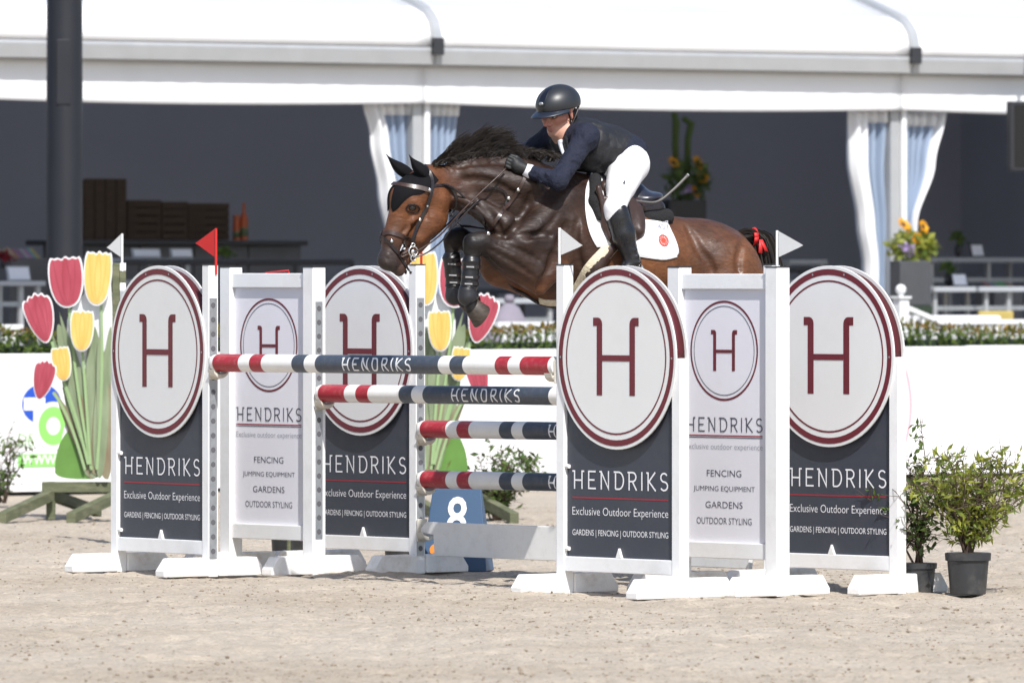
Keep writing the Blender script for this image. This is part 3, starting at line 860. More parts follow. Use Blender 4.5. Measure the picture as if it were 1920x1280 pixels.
def sunflower(mb_p, mb_c, c, r, d, seed):
    """petal disc facing direction d"""
    rr = random.Random(seed); d = Vector(d).normalized(); a = d.orthogonal().normalized(); b = d.cross(a)
    c = Vector(c)
    for ring, k in ((1.0, 16), (0.82, 14)):
        for i in range(k):
            th = 2*math.pi*(i+rr.random()*0.4)/k; R = a*math.cos(th)+b*math.sin(th); S = d.cross(R)
            L = r*ring*rr.uniform(0.85, 1.1); w = r*0.2; lift = d*(r*rr.uniform(0.0, 0.25)+(1-ring)*r*0.3)
            mb_p.add([c+R*r*0.3, c+R*L*0.65+S*w+lift*0.6, c+R*L+lift, c+R*L*0.65-S*w+lift*0.6], [(0, 1, 2, 3)])
    vs = [c+d*r*0.16]; n = 10
    for i in range(n):
        th = 2*math.pi*i/n; vs.append(c+(a*math.cos(th)+b*math.sin(th))*r*0.36+d*r*0.06)
    mb_c.add(vs, [(0, 1+i, 1+(i+1) % n) for i in range(n)])

def flower_pedestal(name, x0, x1, ytop, ybot, t, flowers, leafbox, label, plab, tall=None, pm=None):
    xm = (x0+x1)/2
    P, c = thing_at(name+'_pedestal', xm, t, plab, 'pedestal')
    a = site_s(x0, t)-c[0]; b = site_s(x1, t)-c[0]; zt = site_z(xm, ytop, t)-c[2]; zm = site_z(xm, (ytop+ybot)/2+8, t)-c[2]
    mb = MB(); mb.box(a, b, 0, (b-a)*0.45, 0, zm-0.003); mb.build('lower_box', M['greenbox'], P, bevel=0.008)
    mb = MB(); mb.box(a+0.01, b-0.01, 0.01, (b-a)*0.45-0.01, zm, zt); mb.build('upper_box', pm or M['bar'], P, bevel=0.008)
    zb = zt+c[2]
    E = site_empty('sunflower_arrangement', c[0], t, zb, label, 'flowers')
    W = (b-a)
    def loc(x, y, dt): s_, _, z = SP(x, y, t+dt); return (s_-c[0], dt, z-zb)
    mp = MB(); mc = MB()
    for i, (x, y, rp) in enumerate(flowers):
        sunflower(mp, mc, loc(x, y, W*0.25), rp/FPX*site_Z(x, t)*1.25, (0.4*math.sin(i*2.3), -1, 0.5+0.3*math.cos(i*1.7)), i)
    for i, (x, y, rp) in enumerate(flowers):
        q = loc(x, y, W*0.25)
        m2 = MB(); m2.tube([(q[0]*0.3, W*0.45, -0.02), (q[0]*0.8, W*0.35, q[2]*0.6), q], 0.006, 5); m2.build('stem', M['leafmid'], E)
    mp.build('petals', M['sunflower'], E)['kind'] = 'stuff'; mc.build('seed_heads', M['seed'], E)['kind'] = 'stuff'
    lx0, lx1, ly0, ly1 = leafbox
    def samp(r, n):
        x = lx0+(lx1-lx0)*r.random(n); y = ly0+(ly1-ly0)*r.random(n)
        cxm, cym = (lx0+lx1)/2, (ly0+ly1)/2
        k = np.sqrt(r.random(n)); th = r.random(n)*6.283
        x = cxm+(lx1-lx0)/2*k*np.cos(th); y = cym+(ly1-ly0)/2*k*np.sin(th)
        out = [loc(xx, yy, W*(0.1+0.6*q)) for xx, yy, q in zip(x, y, r.random(n))]
        return np.array(out)
    V, F = leaf_cloud(420, samp, 0.075, 31, 0.5); np_mesh('foliage', V, F, M['leafbright'] if tall is None else M['leafmid'], E, smooth=False)['kind'] = 'stuff'
    V, F = leaf_cloud(26, lambda r, n: np.array([loc(1700+r.normal()*5 if tall is None else xm, 466+r.normal()*6 if tall is None else ytop-20, W*0.05) for _ in range(n)]), 0.05, 32, 0.8); np_mesh('lilac_petals', V, F, M['lilac'], E, smooth=False)['kind'] = 'stuff'
    if tall:
        for pts in tall:
            m2 = MB(); m2.tube([loc(x, y, W*0.5) for x, y in pts], [0.03, 0.035, 0.04, 0.03][:len(pts)], 6); m2.build('tall_stem', M['leafmid'], E, smooth=True)
    return E
flower_pedestal('front', 1688, 1749, 489, 640, -0.9, [(1694, 421, 12), (1731, 425, 12), (1719, 446, 10), (1701, 428, 9)], (1667, 1755, 436, 492),
                'bright sunflowers and green leaves on the pedestal by the right tent leg', 'tall grey pedestal by the right tent leg', pm=mat('pedestal_grey', (0.065, 0.068, 0.075), 0.6, var=0.1))
flower_pedestal('inner', 1256, 1328, 375, 640, 4.6, [(1262, 305, 11), (1308, 305, 13), (1318, 332, 10), (1303, 360, 11)], (1250, 1330, 300, 378),
                'dim sunflower arrangement with tall stems deep inside the tent', 'black pedestal deep inside the tent behind the rider',
                tall=[[(1268, 320), (1266, 270), (1268, 230), (1264, 212)], [(1288, 320), (1290, 260), (1296, 232), (1282, 222)]], pm=M['dark'])
def small_vase(x, y0, y1, t, label, red=True):
    z = site_z(x, y1, t); c = sbase(x, t, z)
    E = site_empty('flower_vase', c[0], c[1], z, label, 'flowers')
    h = site_z(x, y0, t)-z
    mb = MB(); mb.lathe([(0.02, 0), (0.04, h*0.2), (0.035, h*0.4), (0.02, h*0.5)], (0, 0, 0), 12); mb.build('vase', M['dark'], E, smooth=True)
    def samp(r, n): return np.stack([r.normal(size=n)*0.035, r.normal(size=n)*0.035, h*0.75+r.normal(size=n)*h*0.12], -1)
    V, F = leaf_cloud(60, samp, 0.06, 41, 0.6)
    np_mesh('petals', V, F, mat('crimson_petal', (0.20, 0.01, 0.02), 0.6) if red else M['leafmid'], E, smooth=False)['kind'] = 'stuff'
small_vase(8, 474, 503, 3.0, 'dark red flowers in a vase at the left edge')
small_vase(1797, 433, 482, 4.3, 'dry dark flowers in a vase on the far high table', False)
small_vase(422, 468, 490, 2.4, 'small green plant in a vase in front of the bar', False)
small_vase(1778, 490, 537, 1.3, 'thin dark plant in a vase beside the framed card', False)
# ------------------------------------------------------------------ the fence: wings
PT = 0.064; HP = PT/2; TOP = 1.70
def foot_mesh(mb, x, L=0.33, h=0.105, w=0.045):
    # two sloped-end beams, one before and one behind the post, and a thin web under it
    for sgn in (-1, 1):
        a = sgn*(HP+0.001); b = sgn*L; sl = sgn*0.05
        out = [(a, 0.004), (b, 0.004), (b, h*0.35), (b-sl, h), (a, h)]
        mb.prism(out, x-w, x+w, plane='yz')
    return mb

def cup(parent, x, z, sgn, yoff=0.0):
    """pole cup on the inner face of a post: back plate, shelf and lip. sgn = direction towards the pole"""
    mb = MB()
    mb.box(x, x+sgn*0.012, yoff-0.035, yoff+0.035, z-0.09, z+0.035) if sgn > 0 else mb.box(x+sgn*0.012, x, yoff-0.035, yoff+0.035, z-0.09, z+0.035)
    prof = [(math.sin(a)*0.062, -math.cos(a)*0.062) for a in np.linspace(-0.95, 0.95, 9)]
    lo = [(p[0]*0.9, p[1]-0.022) for p in prof]
    out = prof + lo[::-1]
    xa, xb = (x+0.0125, x+0.075) if sgn > 0 else (x-0.075, x-0.0125)
    mb.prism([(p[0]+yoff, p[1]+z) for p in out], xa, xb, plane='yz')
    return mb.build('pole_cup', M['cup'], parent, bevel=0.004)

def hole_strip(parent, x, z0, z1, sgn):
    mb = MB(); e = x+sgn*0.004
    mb.box(min(x, e), max(x, e), -0.027, 0.021, z0, z1)
    st = mb.build('cup_track', M['steel'], parent)
    mb = MB(); n = int((z1-z0)/0.075)
    for i in range(n):
        zc = z0+(i+0.5)*(z1-z0)/n
        vs = []; k = 10
        for r_, ee in ((0.0155, e+sgn*0.0006), (0.013, e-sgn*0.003)):
            vs += [(ee, -0.004+r_*math.cos(2*math.pi*j/k), zc+r_*math.sin(2*math.pi*j/k)) for j in range(k)]
        fs = [tuple(range(k, 2*k))]+[(j, (j+1) % k, k+(j+1) % k, k+j) for j in range(k)]
        vs2 = [(e+sgn*0.0007, p[1], p[2]) for p in vs[:k]]
        mb.add(vs2, [tuple(range(k))])
    mb.build('track_holes', M['hole'], st)['kind'] = 'stuff'

def make_disc_wing(x_inner, y_ground, cosr, side, label, tx=0.076, TW=0.758):
    """side 'L': tall post on the right in the picture; 'R': tall post on the left"""
    W = 0.915; psi = -math.acos(cosr); Z = zdepth(y_ground)
    inner = np.array([wx(x_inner, Z), Z]); d = np.array([math.cos(psi), math.sin(psi)])
    org = inner - d*W if side == 'L' else inner
    E = empty('jump_wing', (org[0], org[1], 0), psi, label, 'jump wing', 'disc wings of the jump')
    xt, xs = (W, 0.0) if side == 'L' else (0.0, W)
    zc = 1.225; R = 0.4725
    mb = MB(); mb.box(xt-HP, xt+HP, -HP, HP, 0.0, TOP); mb.build('tall_post', M['white'], E, bevel=0.004)
    mb = MB(); mb.box(xt-HP-0.002, xt+HP+0.002, -HP-0.002, HP+0.002, TOP, TOP+0.006); mb.build('post_cap', M['dark'], E)
    mb = MB(); mb.box(xs-HP, xs+HP, -HP, HP, 0.0, zc); mb.build('short_post', M['white'], E, bevel=0.004)
    for x in (xt, xs):
        foot_mesh(MB(), 0)
        mb = MB(); foot_mesh(mb, x); mb.build('foot', M['foot'], E, bevel=0.006)
    xa, xb = HP, W-HP
    mb = MB(); mb.box(xa+0.001, xb-0.001, -0.028, 0.028, 0.118, 0.195); mb.build('bottom_rail', M['white'], E, bevel=0.004)
    mb = MB(); mb.box(xa+0.002, xb-0.002, -0.011, 0.011, 0.1955, 1.30); pan = mb.build('panel', M['panel'], E)
    yf = -0.0125
    mb = MB(); on_panel(mb, hendriks2d(0.096, TW, 0.088), tx, 0.545, yf); mb.build('lettering', M['letter'], pan)
    mb = MB(); mb.add([(tx, yf, 0.497), (tx+TW, yf, 0.497), (tx+TW, yf, 0.504), (tx, yf, 0.504)], [(0, 1, 2, 3)]); mb.build('red_line', M['letterred'], pan)
    mb = MB(); on_panel(mb, text2d('Exclusive Outdoor Experience', width=TW, height=0.055, thin=-0.008), tx, 0.397, yf); mb.build('lettering', M['letter'], pan)
    mb = MB(); on_panel(mb, text2d('GARDENS | FENCING | OUTDOOR STYLING', width=TW, height=0.040), tx, 0.296, yf); mb.build('lettering', M['letter'], pan)
    mb = MB(); mb.prism([(W/2-0.022, 0.196), (W/2+0.022, 0.196), (W/2, 0.245)], -0.026, -0.0115); mb.build('pin', M['white'], E)
    for z in (0.66, 0.235):
        for (px_, sg) in ((xa, 1),):
            mb = MB(); mb.tube([(px_, -0.02, z), (px_+0.028, -0.02, z)], 0.011, 8); mb.build('hinge_knob', M['white'], E)
    # discs front and back, rim band between them over the upper half
    def disc(y0, y1, name, mats):
        mb = MB(); n = 72
        mb.prism([(W/2+R*math.cos(2*math.pi*k/n), zc+R*math.sin(2*math.pi*k/n)) for k in range(n)], y0, y1)
        return mb.build(name, mats, E, bevel=0.002)
    fd = disc(-HP-0.010, -HP-0.001, 'front_disc', M['disc'])
    disc(HP+0.001, HP+0.010, 'back_disc', M['disc'])
    yd = -HP-0.0115
    mb = MB(); V, F = ring2d(0.424, 0.455); on_panel(mb, (V, F), W/2, zc, yd); mb.build('wide_ring', M['ringred'], fd)
    mb = MB(); V, F = ring2d(0.388, 0.397); on_panel(mb, (V, F), W/2, zc, yd); mb.build('thin_ring', M['ringred'], fd)
    mb = MB(); on_panel(mb, logo_h(0.40, 0.36, 0.043), W/2, zc-0.195, yd); mb.build('letter_h', M['ringred'], fd)
    for ang in (75, 105, 0, 180):
        mb = MB(); q = math.radians(ang); V, F = ring2d(0.0, 0.006, 10); on_panel(mb, (V, F), W/2+0.44*math.cos(q), zc+0.44*math.sin(q), yd-0.0015); mb.build('screw', M['steel'], fd)
    mb = MB(); n = 40; P = np.zeros((2, n+1, 3))
    for i, y in enumerate((-HP-0.0005, HP+0.0005)):
        for k in range(n+1):
            a = math.pi*k/n
            P[i, k] = (W/2+(R-0.022)*math.cos(a), y, zc+(R-0.022)*math.sin(a))
    mb.grid(P); mb.build('rim_band', M['rim'], E, smooth=True, solid=0.006)
    if side == 'L': hole_strip(E, xt+HP, 0.10, 1.52, 1)
    else: hole_strip(E, xt-HP, 0.10, 1.52, -1)
    pin = org + d*xt
    return E, xt, psi, pin

def make_panel_wing(x_inner, y_ground, cosr, side, label):
    W = 0.75; psi = -math.acos(cosr); Z = zdepth(y_ground)
    inner = np.array([wx(x_inner, Z), Z]); d = np.array([math.cos(psi), math.sin(psi)])
    org = inner - d*W if side == 'L' else inner
    E = empty('jump_wing', (org[0], org[1], 0), psi, label, 'jump wing', 'panel wings of the jump')
    hp = 0.045
    for x in (0.0, W):
        mb = MB(); mb.box(x-hp, x+hp, -hp, hp, 0.0, TOP-0.012); mb.build('post', M['white'], E, bevel=0.004)
        mb = MB(); mb.box(x-hp-0.002, x+hp+0.002, -hp-0.002, hp+0.002, TOP-0.012, TOP-0.006); mb.build('post_cap', M['dark'], E)
        mb = MB(); foot_mesh(mb, x); mb.build('foot', M['foot'], E, bevel=0.006)
    xa, xb = hp+0.001, W-hp-0.001
    mb = MB(); mb.box(xa, xb, -0.028, 0.028, TOP-0.125, TOP-0.045); mb.build('top_rail', M['white'], E, bevel=0.004)
    mb = MB(); mb.box(xa, xb, -0.028, 0.028, 0.185, 0.268); mb.build('bottom_rail', M['white'], E, bevel=0.004)
    mb = MB(); mb.box(xa, xb, -0.008, 0.008, 0.2685, TOP-0.1255); pan = mb.build('panel', M['panelwhite'], E)
    yf = -0.0095; tx = xa+0.014; TW = 0.588; W2 = tx+TW/2
    zc = TOP-0.442
    mb = MB(); on_panel(mb, ring2d(0.248, 0.259), W2, zc, yf); mb.build('wide_ring', M['ringred'], pan)
    mb = MB(); on_panel(mb, ring2d(0.228, 0.232), W2, zc, yf); mb.build('thin_ring', M['letterdark'], pan)
    mb = MB(); on_panel(mb, logo_h(0.212, 0.20, 0.023), W2, zc-0.105, yf); mb.build('letter_h', M['ringred'], pan)
    mb = MB(); on_panel(mb, hendriks2d(0.075, TW, 0.088), tx, TOP-0.862, yf); mb.build('lettering', M['letterdark'], pan)
    for z, h, m in ((TOP-0.884, 0.006, 'letterred'), (TOP-0.893, 0.004, 'letterdark')):
        mb = MB(); mb.add([(tx, yf, z), (tx+TW, yf, z), (tx+TW, yf, z+h), (tx, yf, z+h)], [(0, 1, 2, 3)]); mb.build('line', M[m], pan)
    mb = MB(); on_panel(mb, text2d('Exclusive outdoor experience', width=TW, height=0.040, thin=-0.010), tx, TOP-0.962, yf); mb.build('lettering', M['lettergrey'], pan)
    for s, z, ww in (('FENCING', 1.087, 0.27), ('JUMPING EQUIPMENT', 1.170, 0.48), ('GARDENS', 1.250, 0.29), ('OUTDOOR STYLING', 1.333, 0.43)):
        V, F = text2d(s, width=ww*0.98, height=0.034, thin=-0.006, halign='CENTER'); mb = MB(); on_panel(mb, (V, F), W2, TOP-z-0.006, yf); mb.build('lettering', M['letterdark'], pan)
    if side == 'L': hole_strip(E, W+hp, 0.20, 1.50, 1)
    else: hole_strip(E, -hp, 0.20, 1.50, -1)
    xt = W if side == 'L' else 0.0
    return E, xt, psi, org + d*xt, hp

WL1 = make_disc_wing(394, 1080.5, 0.584, 'L', 'leftmost disc wing with large H and dark panel, beside the tulip board')
WL2 = make_disc_wing(782, 1074.5, 0.632, 'L', 'disc wing with large H under the horse muzzle')
WR1 = make_disc_wing(1059, 1112.0, 0.640, 'R', 'disc wing with large H right of the pole ends, below the rider')
WR2 = make_disc_wing(1447, 1104.0, 0.690, 'R', 'rightmost disc wing with large H beside the potted shrubs', 0.146, 0.700)
WLM = make_panel_wing(589, 1077.0, 0.634, 'L', 'white panel wing with small H left of the horse muzzle')
WRM = make_panel_wing(1274, 1109.5, 0.656, 'R', 'white panel wing with small H below the horse quarters')

# ------------------------------------------------------------------ poles
BANDS = [(0.0, 0.010, 0), (0.010, 0.088, 1), (0.088, 0.122, 0), (0.122, 0.158, 1), (0.158, 0.250, 0), (0.250, 0.287, 2), (0.287, 0.320, 0),
         (0.320, 0.680, 2), (0.680, 0.713, 0), (0.713, 0.750, 2), (0.750, 0.842, 0), (0.842, 0.878, 1), (0.878, 0.912, 0), (0.912, 0.990, 1), (0.990, 1.0, 0)]
def make_pole(wa, wb, za, zb, label, text_shift=0.0, spin=0.0):
    """pole between the inner posts of two wings"""
    hp_a = wa[4] if len(wa) > 4 else HP
    pa = np.array([wa[3][0], wa[3][1], za]); pb = np.array([wb[3][0], wb[3][1], zb])
    d = pb-pa; L0 = np.linalg.norm(d); d = d/L0
    pa = pa+d*(hp_a+0.022); pb = pb-d*(hp_a+0.022); L = np.linalg.norm(pb-pa)
    E = empty('jump_pole', tuple(pa), 0, label, 'pole', 'striped poles of the jump')
    d = Vector(d); up = Vector((0, 0, 1)); side = d.cross(up).normalized()   # faces the camera side
    if side.y > 0: side = -side
    up2 = Vector(up - d*d.dot(up)).normalized()
    r = 0.049; seg = 28
    mb = MB()
    cuts = [b[0] for b in BANDS]+[1.0]
    vs = []
    rings = []
    for b in BANDS:
        rings.append((b[0], b[2])); rings.append((b[1], b[2]))
    for t, mi in rings:
        rr = r if 0.004 < t < 0.996 else r*0.955
        for k in range(seg):
            a = 2*math.pi*k/seg
            vs.append(d*(t*L) + (side*math.cos(a)+up2*math.sin(a))*rr)
    for i in range(len(BANDS)):
        fs = [(2*i*seg+k, 2*i*seg+(k+1) % seg, (2*i+1)*seg+(k+1) % seg, (2*i+1)*seg+k) for k in range(seg)]
        if i == 0: fs.append(tuple(range(seg-1, -1, -1)))
        if i == len(BANDS)-1: fs.append(tuple(range((2*i+1)*seg, (2*i+2)*seg)))
        for f in fs: mb.f.append(f); mb.m.append(BANDS[i][2])
    mb.v = [tuple(v) for v in vs]
    o = mb.build('shaft', [M['polewhite'], M['polered'], M['polenavy']], E, smooth=True, autos=50)
    # lettering wrapped round the shaft
    V, F = hendriks2d(0.074, 0.60, 0.125, slant=0.0, gap=0.30)
    # subdivide not needed: strokes are short; wrap by angle
    mb = MB(); x0 = 0.5*L-0.30+text_shift
    pts = []
    for p in V:
        a = (p[1]-0.037)/r + spin
        off = r+0.0012+(p[2] if len(p) > 2 else 0)
        pts.append(d*(x0+p[0]) + (side*math.cos(a)+up2*math.sin(a))*off)
    mb.add(pts, F); mb.build('lettering', M['letter'], E)
    return pa, pb
def hgt(w, y):  # height of a photo row at the post of wing w
    return wz(y, w[3][1])
z1a, z1b = hgt(WL1, 680), hgt(WR1, 686)
# subdivide the vertical strokes so that lettering hugs the shaft
_g2 = {}
for ch, (adv, sts) in GLYPH.items():
    ns = []
    for st in sts:
        q = [st[0]]
        for a, b in zip(st[:-1], st[1:]):
            k = max(1, int(abs(b[1]-a[1])/0.16))
            for i in range(1, k+1): q.append((a[0]+(b[0]-a[0])*i/k, a[1]+(b[1]-a[1])*i/k))
        ns.append(q)
    _g2[ch] = (adv, ns)
_keep = GLYPH; GLYPH = _g2
make_pole(WL1, WR1, z1a, z1b, 'topmost striped pole in the first row of the jump')
z2a, z2b = hgt(WLM, 737), hgt(WRM, 745)
make_pole(WLM, WRM, z2a, z2b, 'second striped pole from the top, set between the white panel wings')
z3a, z3b = hgt(WL2, 804), hgt(WR2, 813)
make_pole(WL2, WR2, z3a, z3b, 'third striped pole from the top, above the number board')
z4a, z4b = hgt(WL2, 898), hgt(WR2, 912)
make_pole(WL2, WR2, z4a, z4b, 'lowest striped pole, just above the white plank', text_shift=0.0)
GLYPH = _keep
cup(WL1[0], WL1[1]+HP+0.005, z1a, 1); cup(WR1[0], WR1[1]-HP-0.005, z1b, -1)
cup(WLM[0], WLM[1]+0.045+0.005, z2a, 1); cup(WRM[0], WRM[1]-0.045-0.005, z2b, -1)
for za, zb in ((z3a, z3b), (z4a, z4b)):
    cup(WL2[0], WL2[1]+HP+0.005, za, 1); cup(WR2[0], WR2[1]-HP-0.005, zb, -1)

def make_plank():
    pa = np.array(WL2[3]); pb = np.array(WR2[3]); d = (pb-pa); L0 = np.linalg.norm(d); d /= L0
    psi = math.atan2(d[1], d[0]); o = pa+d*(HP+0.016)
    L = L0-2*(HP+0.016)
    z1 = wz(977, WL2[3][1]); z0 = wz(1040, WL2[3][1])
    E = empty('jump_plank', (o[0], o[1], z0), psi, 'white filler plank lowest in the jump, in front of the number board', 'plank')
    h = z1-z0
    mb = MB()
    out = [(0.0, h-0.035), (0.05, h), (L-0.05, h), (L, h-0.035), (L, h-0.06), (L-0.11, h-0.07), (L-0.12, 0.0), (0.12, 0.0), (0.11, h-0.07), (0.0, h-0.06)]
    mb.prism(out, -0.014, 0.014); mb.build('board', M['polewhite'], E, bevel=0.004)
    cup(WL2[0], WL2[1]+HP+0.005, z1-0.02, 1); cup(WR2[0], WR2[1]-HP-0.005, z1-0.02, -1)
make_plank()

# ------------------------------------------------------------------ flags
def flag(x, ytip, ybot, xtip, ymid, ylow, Z, m, label, rodm=None):
    """rod at photo column x from ytip to ybot, triangle pointing to xtip"""
    z0 = wz(ybot, Z); E = empty('corner_flag', (wx(x, Z), Z, z0), 0, label, 'flag', 'small triangular flags')
    h = wz(ytip, Z)-z0; w = (xtip-x)/FPX*Z
    mb = MB(); mb.tube([(0, 0, -0.05), (0, 0, h)], 0.007, 8); mb.build('rod', rodm or m, E)
    s = 1 if w > 0 else -1
    zt = h-0.004; zm = wz(ymid, Z)-z0; zl = wz(ylow, Z)-z0
    dy = -1.2*w
    r = 0.018
    out = [(s*0.008, zt), (w-s*r, zm+0.012), (w, zm), (w-s*r, zm-0.010), (s*0.008, zl)]
    vs = [(p[0], dy*abs(p[0]/w)-0.003, p[1]) for p in out]+[(p[0], dy*abs(p[0]/w)+0.003, p[1]) for p in out]
    n = len(out)
    mb = MB(); mb.add(vs, [tuple(range(n)), tuple(range(2*n-1, n-1, -1))]+[(i, i+n, (i+1) % n+n, (i+1) % n) for i in range(n)]); mb.build('pennant', m, E)
def postxy(w): return w[3]
flag(405, 428, 497, 364, 456, 482, WL1[3][1]-0.02, M['flagred'], 'red flag on top of the leftmost disc wing')
flag(1049, 427, 497, 1092, 460, 478, WR1[3][1]-0.0, M['flagwhite'], 'white flag in front of the girth, on the right front wing')
flag(1457, 432, 497, 1504, 460, 482, zdepth(1117), M['flagwhite'], 'white flag below the horse tail')
def edge_flag():
    Z = WL2[3][1]; E = empty('corner_flag', (wx(790, Z), Z, 1.70), 0, 'red flag seen edge on under the horse mouth', 'flag', 'small triangular flags')
    mb = MB(); mb.tube([(0, 0, -0.05), (0, 0, 0.085)], 0.007, 8); mb.build('rod', M['flagred'], E)
    mb = MB(); mb.prism([(0.008, 0.083), (0.12, 0.05), (0.008, 0.018)], -0.003, 0.003, plane='yz')
    mb.build('pennant', M['flagred'], E)
edge_flag()
def fallen_flag():
    Z = WLM[3][1]+0.9; E = empty('corner_flag', (wx(497, Z), Z, wz(512, Z)), 0, 'red flag lying flat behind the top rail of the left panel wing', 'flag', 'small triangular flags')
    w = 44/FPX*Z
    mb = MB(); mb.add([(0, 0, 0), (w, -0.06, 0.010), (w, 0.10, 0.014), (0, 0, 0.006), (w, -0.06, 0.016), (w, 0.10, 0.020)], [(0, 1, 2), (5, 4, 3), (0, 3, 4, 1), (1, 4, 5, 2), (2, 5, 3, 0)]); mb.build('pennant', M['flagred'], E)
    mb = MB(); mb.tube([(w, 0.02, 0.012), (w, 0.02, -1.0)], 0.006, 6); mb.build('rod', M['flagred'], E)
    mb = MB(); mb.tube([(w, 0.02, -1.0), (w, 0.02, -wz(512, Z)+0.0)], 0.012, 8); mb.build('stake', M['olive'], E)
fallen_flag()
def flag_stake():
    Z = 52.0; X = wx(222, Z)
    E = empty('marker_post', (X, Z, 0), 0, 'olive and white banded marker post behind the left disc wing', 'post')
    w = 11/FPX*Z; z1 = wz(493, Z)
    mb = MB(); mb.box(-w, w*0.25, -w, w, 0.0, z1); mb.build('olive_post', M['olive'], E, bevel=0.004)
    for a, b, m in ((493, 508, 'flagwhite'), (508, 530, 'olive'), (530, 545, 'flagwhite'), (545, 562, 'steel')):
        mb = MB(); mb.box(w*0.27, w*1.3, -w*1.1, w*0.2, wz(b, Z)+0.001, wz(a, Z)); mb.build('band', M[m], E, bevel=0.003)
    mb = MB(); mb.box(w*0.27, w*1.3, -w*1.1, w*0.2, 0.0, wz(562, Z)); mb.build('stake', M['olive'], E)
    flag(229, 438, 493, 198, 464, 482, Z-w, M['flagwhite'], 'white flag pointing left above the tulip board')
flag_stake()

# ------------------------------------------------------------------ tulip cut-outs
def petal_material(name, c, c2):
    m = bpy.data.materials.new(name); m.use_nodes = True
    nt = m.node_tree; b = nt.nodes['Principled BSDF']; N = nt.nodes.new; L = nt.links.new
    tc = N('ShaderNodeTexCoord'); mp = N('ShaderNodeMapping'); mp.inputs['Scale'].default_value = (16, 1, 3.5)
    L(tc.outputs['Object'], mp.inputs[0])
    n = N('ShaderNodeTexNoise'); n.inputs['Scale'].default_value = 1.0; n.inputs['Detail'].default_value = 4; L(mp.outputs[0], n.inputs['Vector'])
    r = N('ShaderNodeValToRGB'); r.color_ramp.elements[0].position = 0.22; r.color_ramp.elements[1].position = 0.82
    r.color_ramp.elements[0].color = (*c, 1); r.color_ramp.elements[1].color = (*c2, 1)
    L(n.outputs[0], r.inputs[0]); L(r.outputs[0], b.inputs['Base Color']); b.inputs['Roughness'].default_value = 0.5
    return m
M['tulred'] = petal_material('tulip_red', (0.27, 0.022, 0.040), (0.42, 0.075, 0.11))
M['tulyel'] = petal_material('tulip_yellow', (0.58, 0.34, 0.055), (0.70, 0.52, 0.17))
M['tulleaf'] = petal_material('tulip_leaf', (0.13, 0.17, 0.09), (0.27, 0.32, 0.20))
M['tulstem'] = mat('tulip_stem', (0.25, 0.36, 0.17), 0.5, var=0.1)
M['tulbrown'] = petal_material('tulip_leaf_brown', (0.16, 0.10, 0.06), (0.26, 0.27, 0.16))
M['tulgrass'] = mat('printed_grass', (0.10, 0.22, 0.04), 0.5, var=0.15, vscale=6)
M['tulwhite'] = mat('cutout_white', (0.72, 0.73, 0.74), 0.5, var=0.03)
M['tulline'] = mat('petal_line', (0.26, 0.03, 0.045), 0.5)
M['tulline2'] = mat('petal_line_ochre', (0.58, 0.34, 0.07), 0.5)

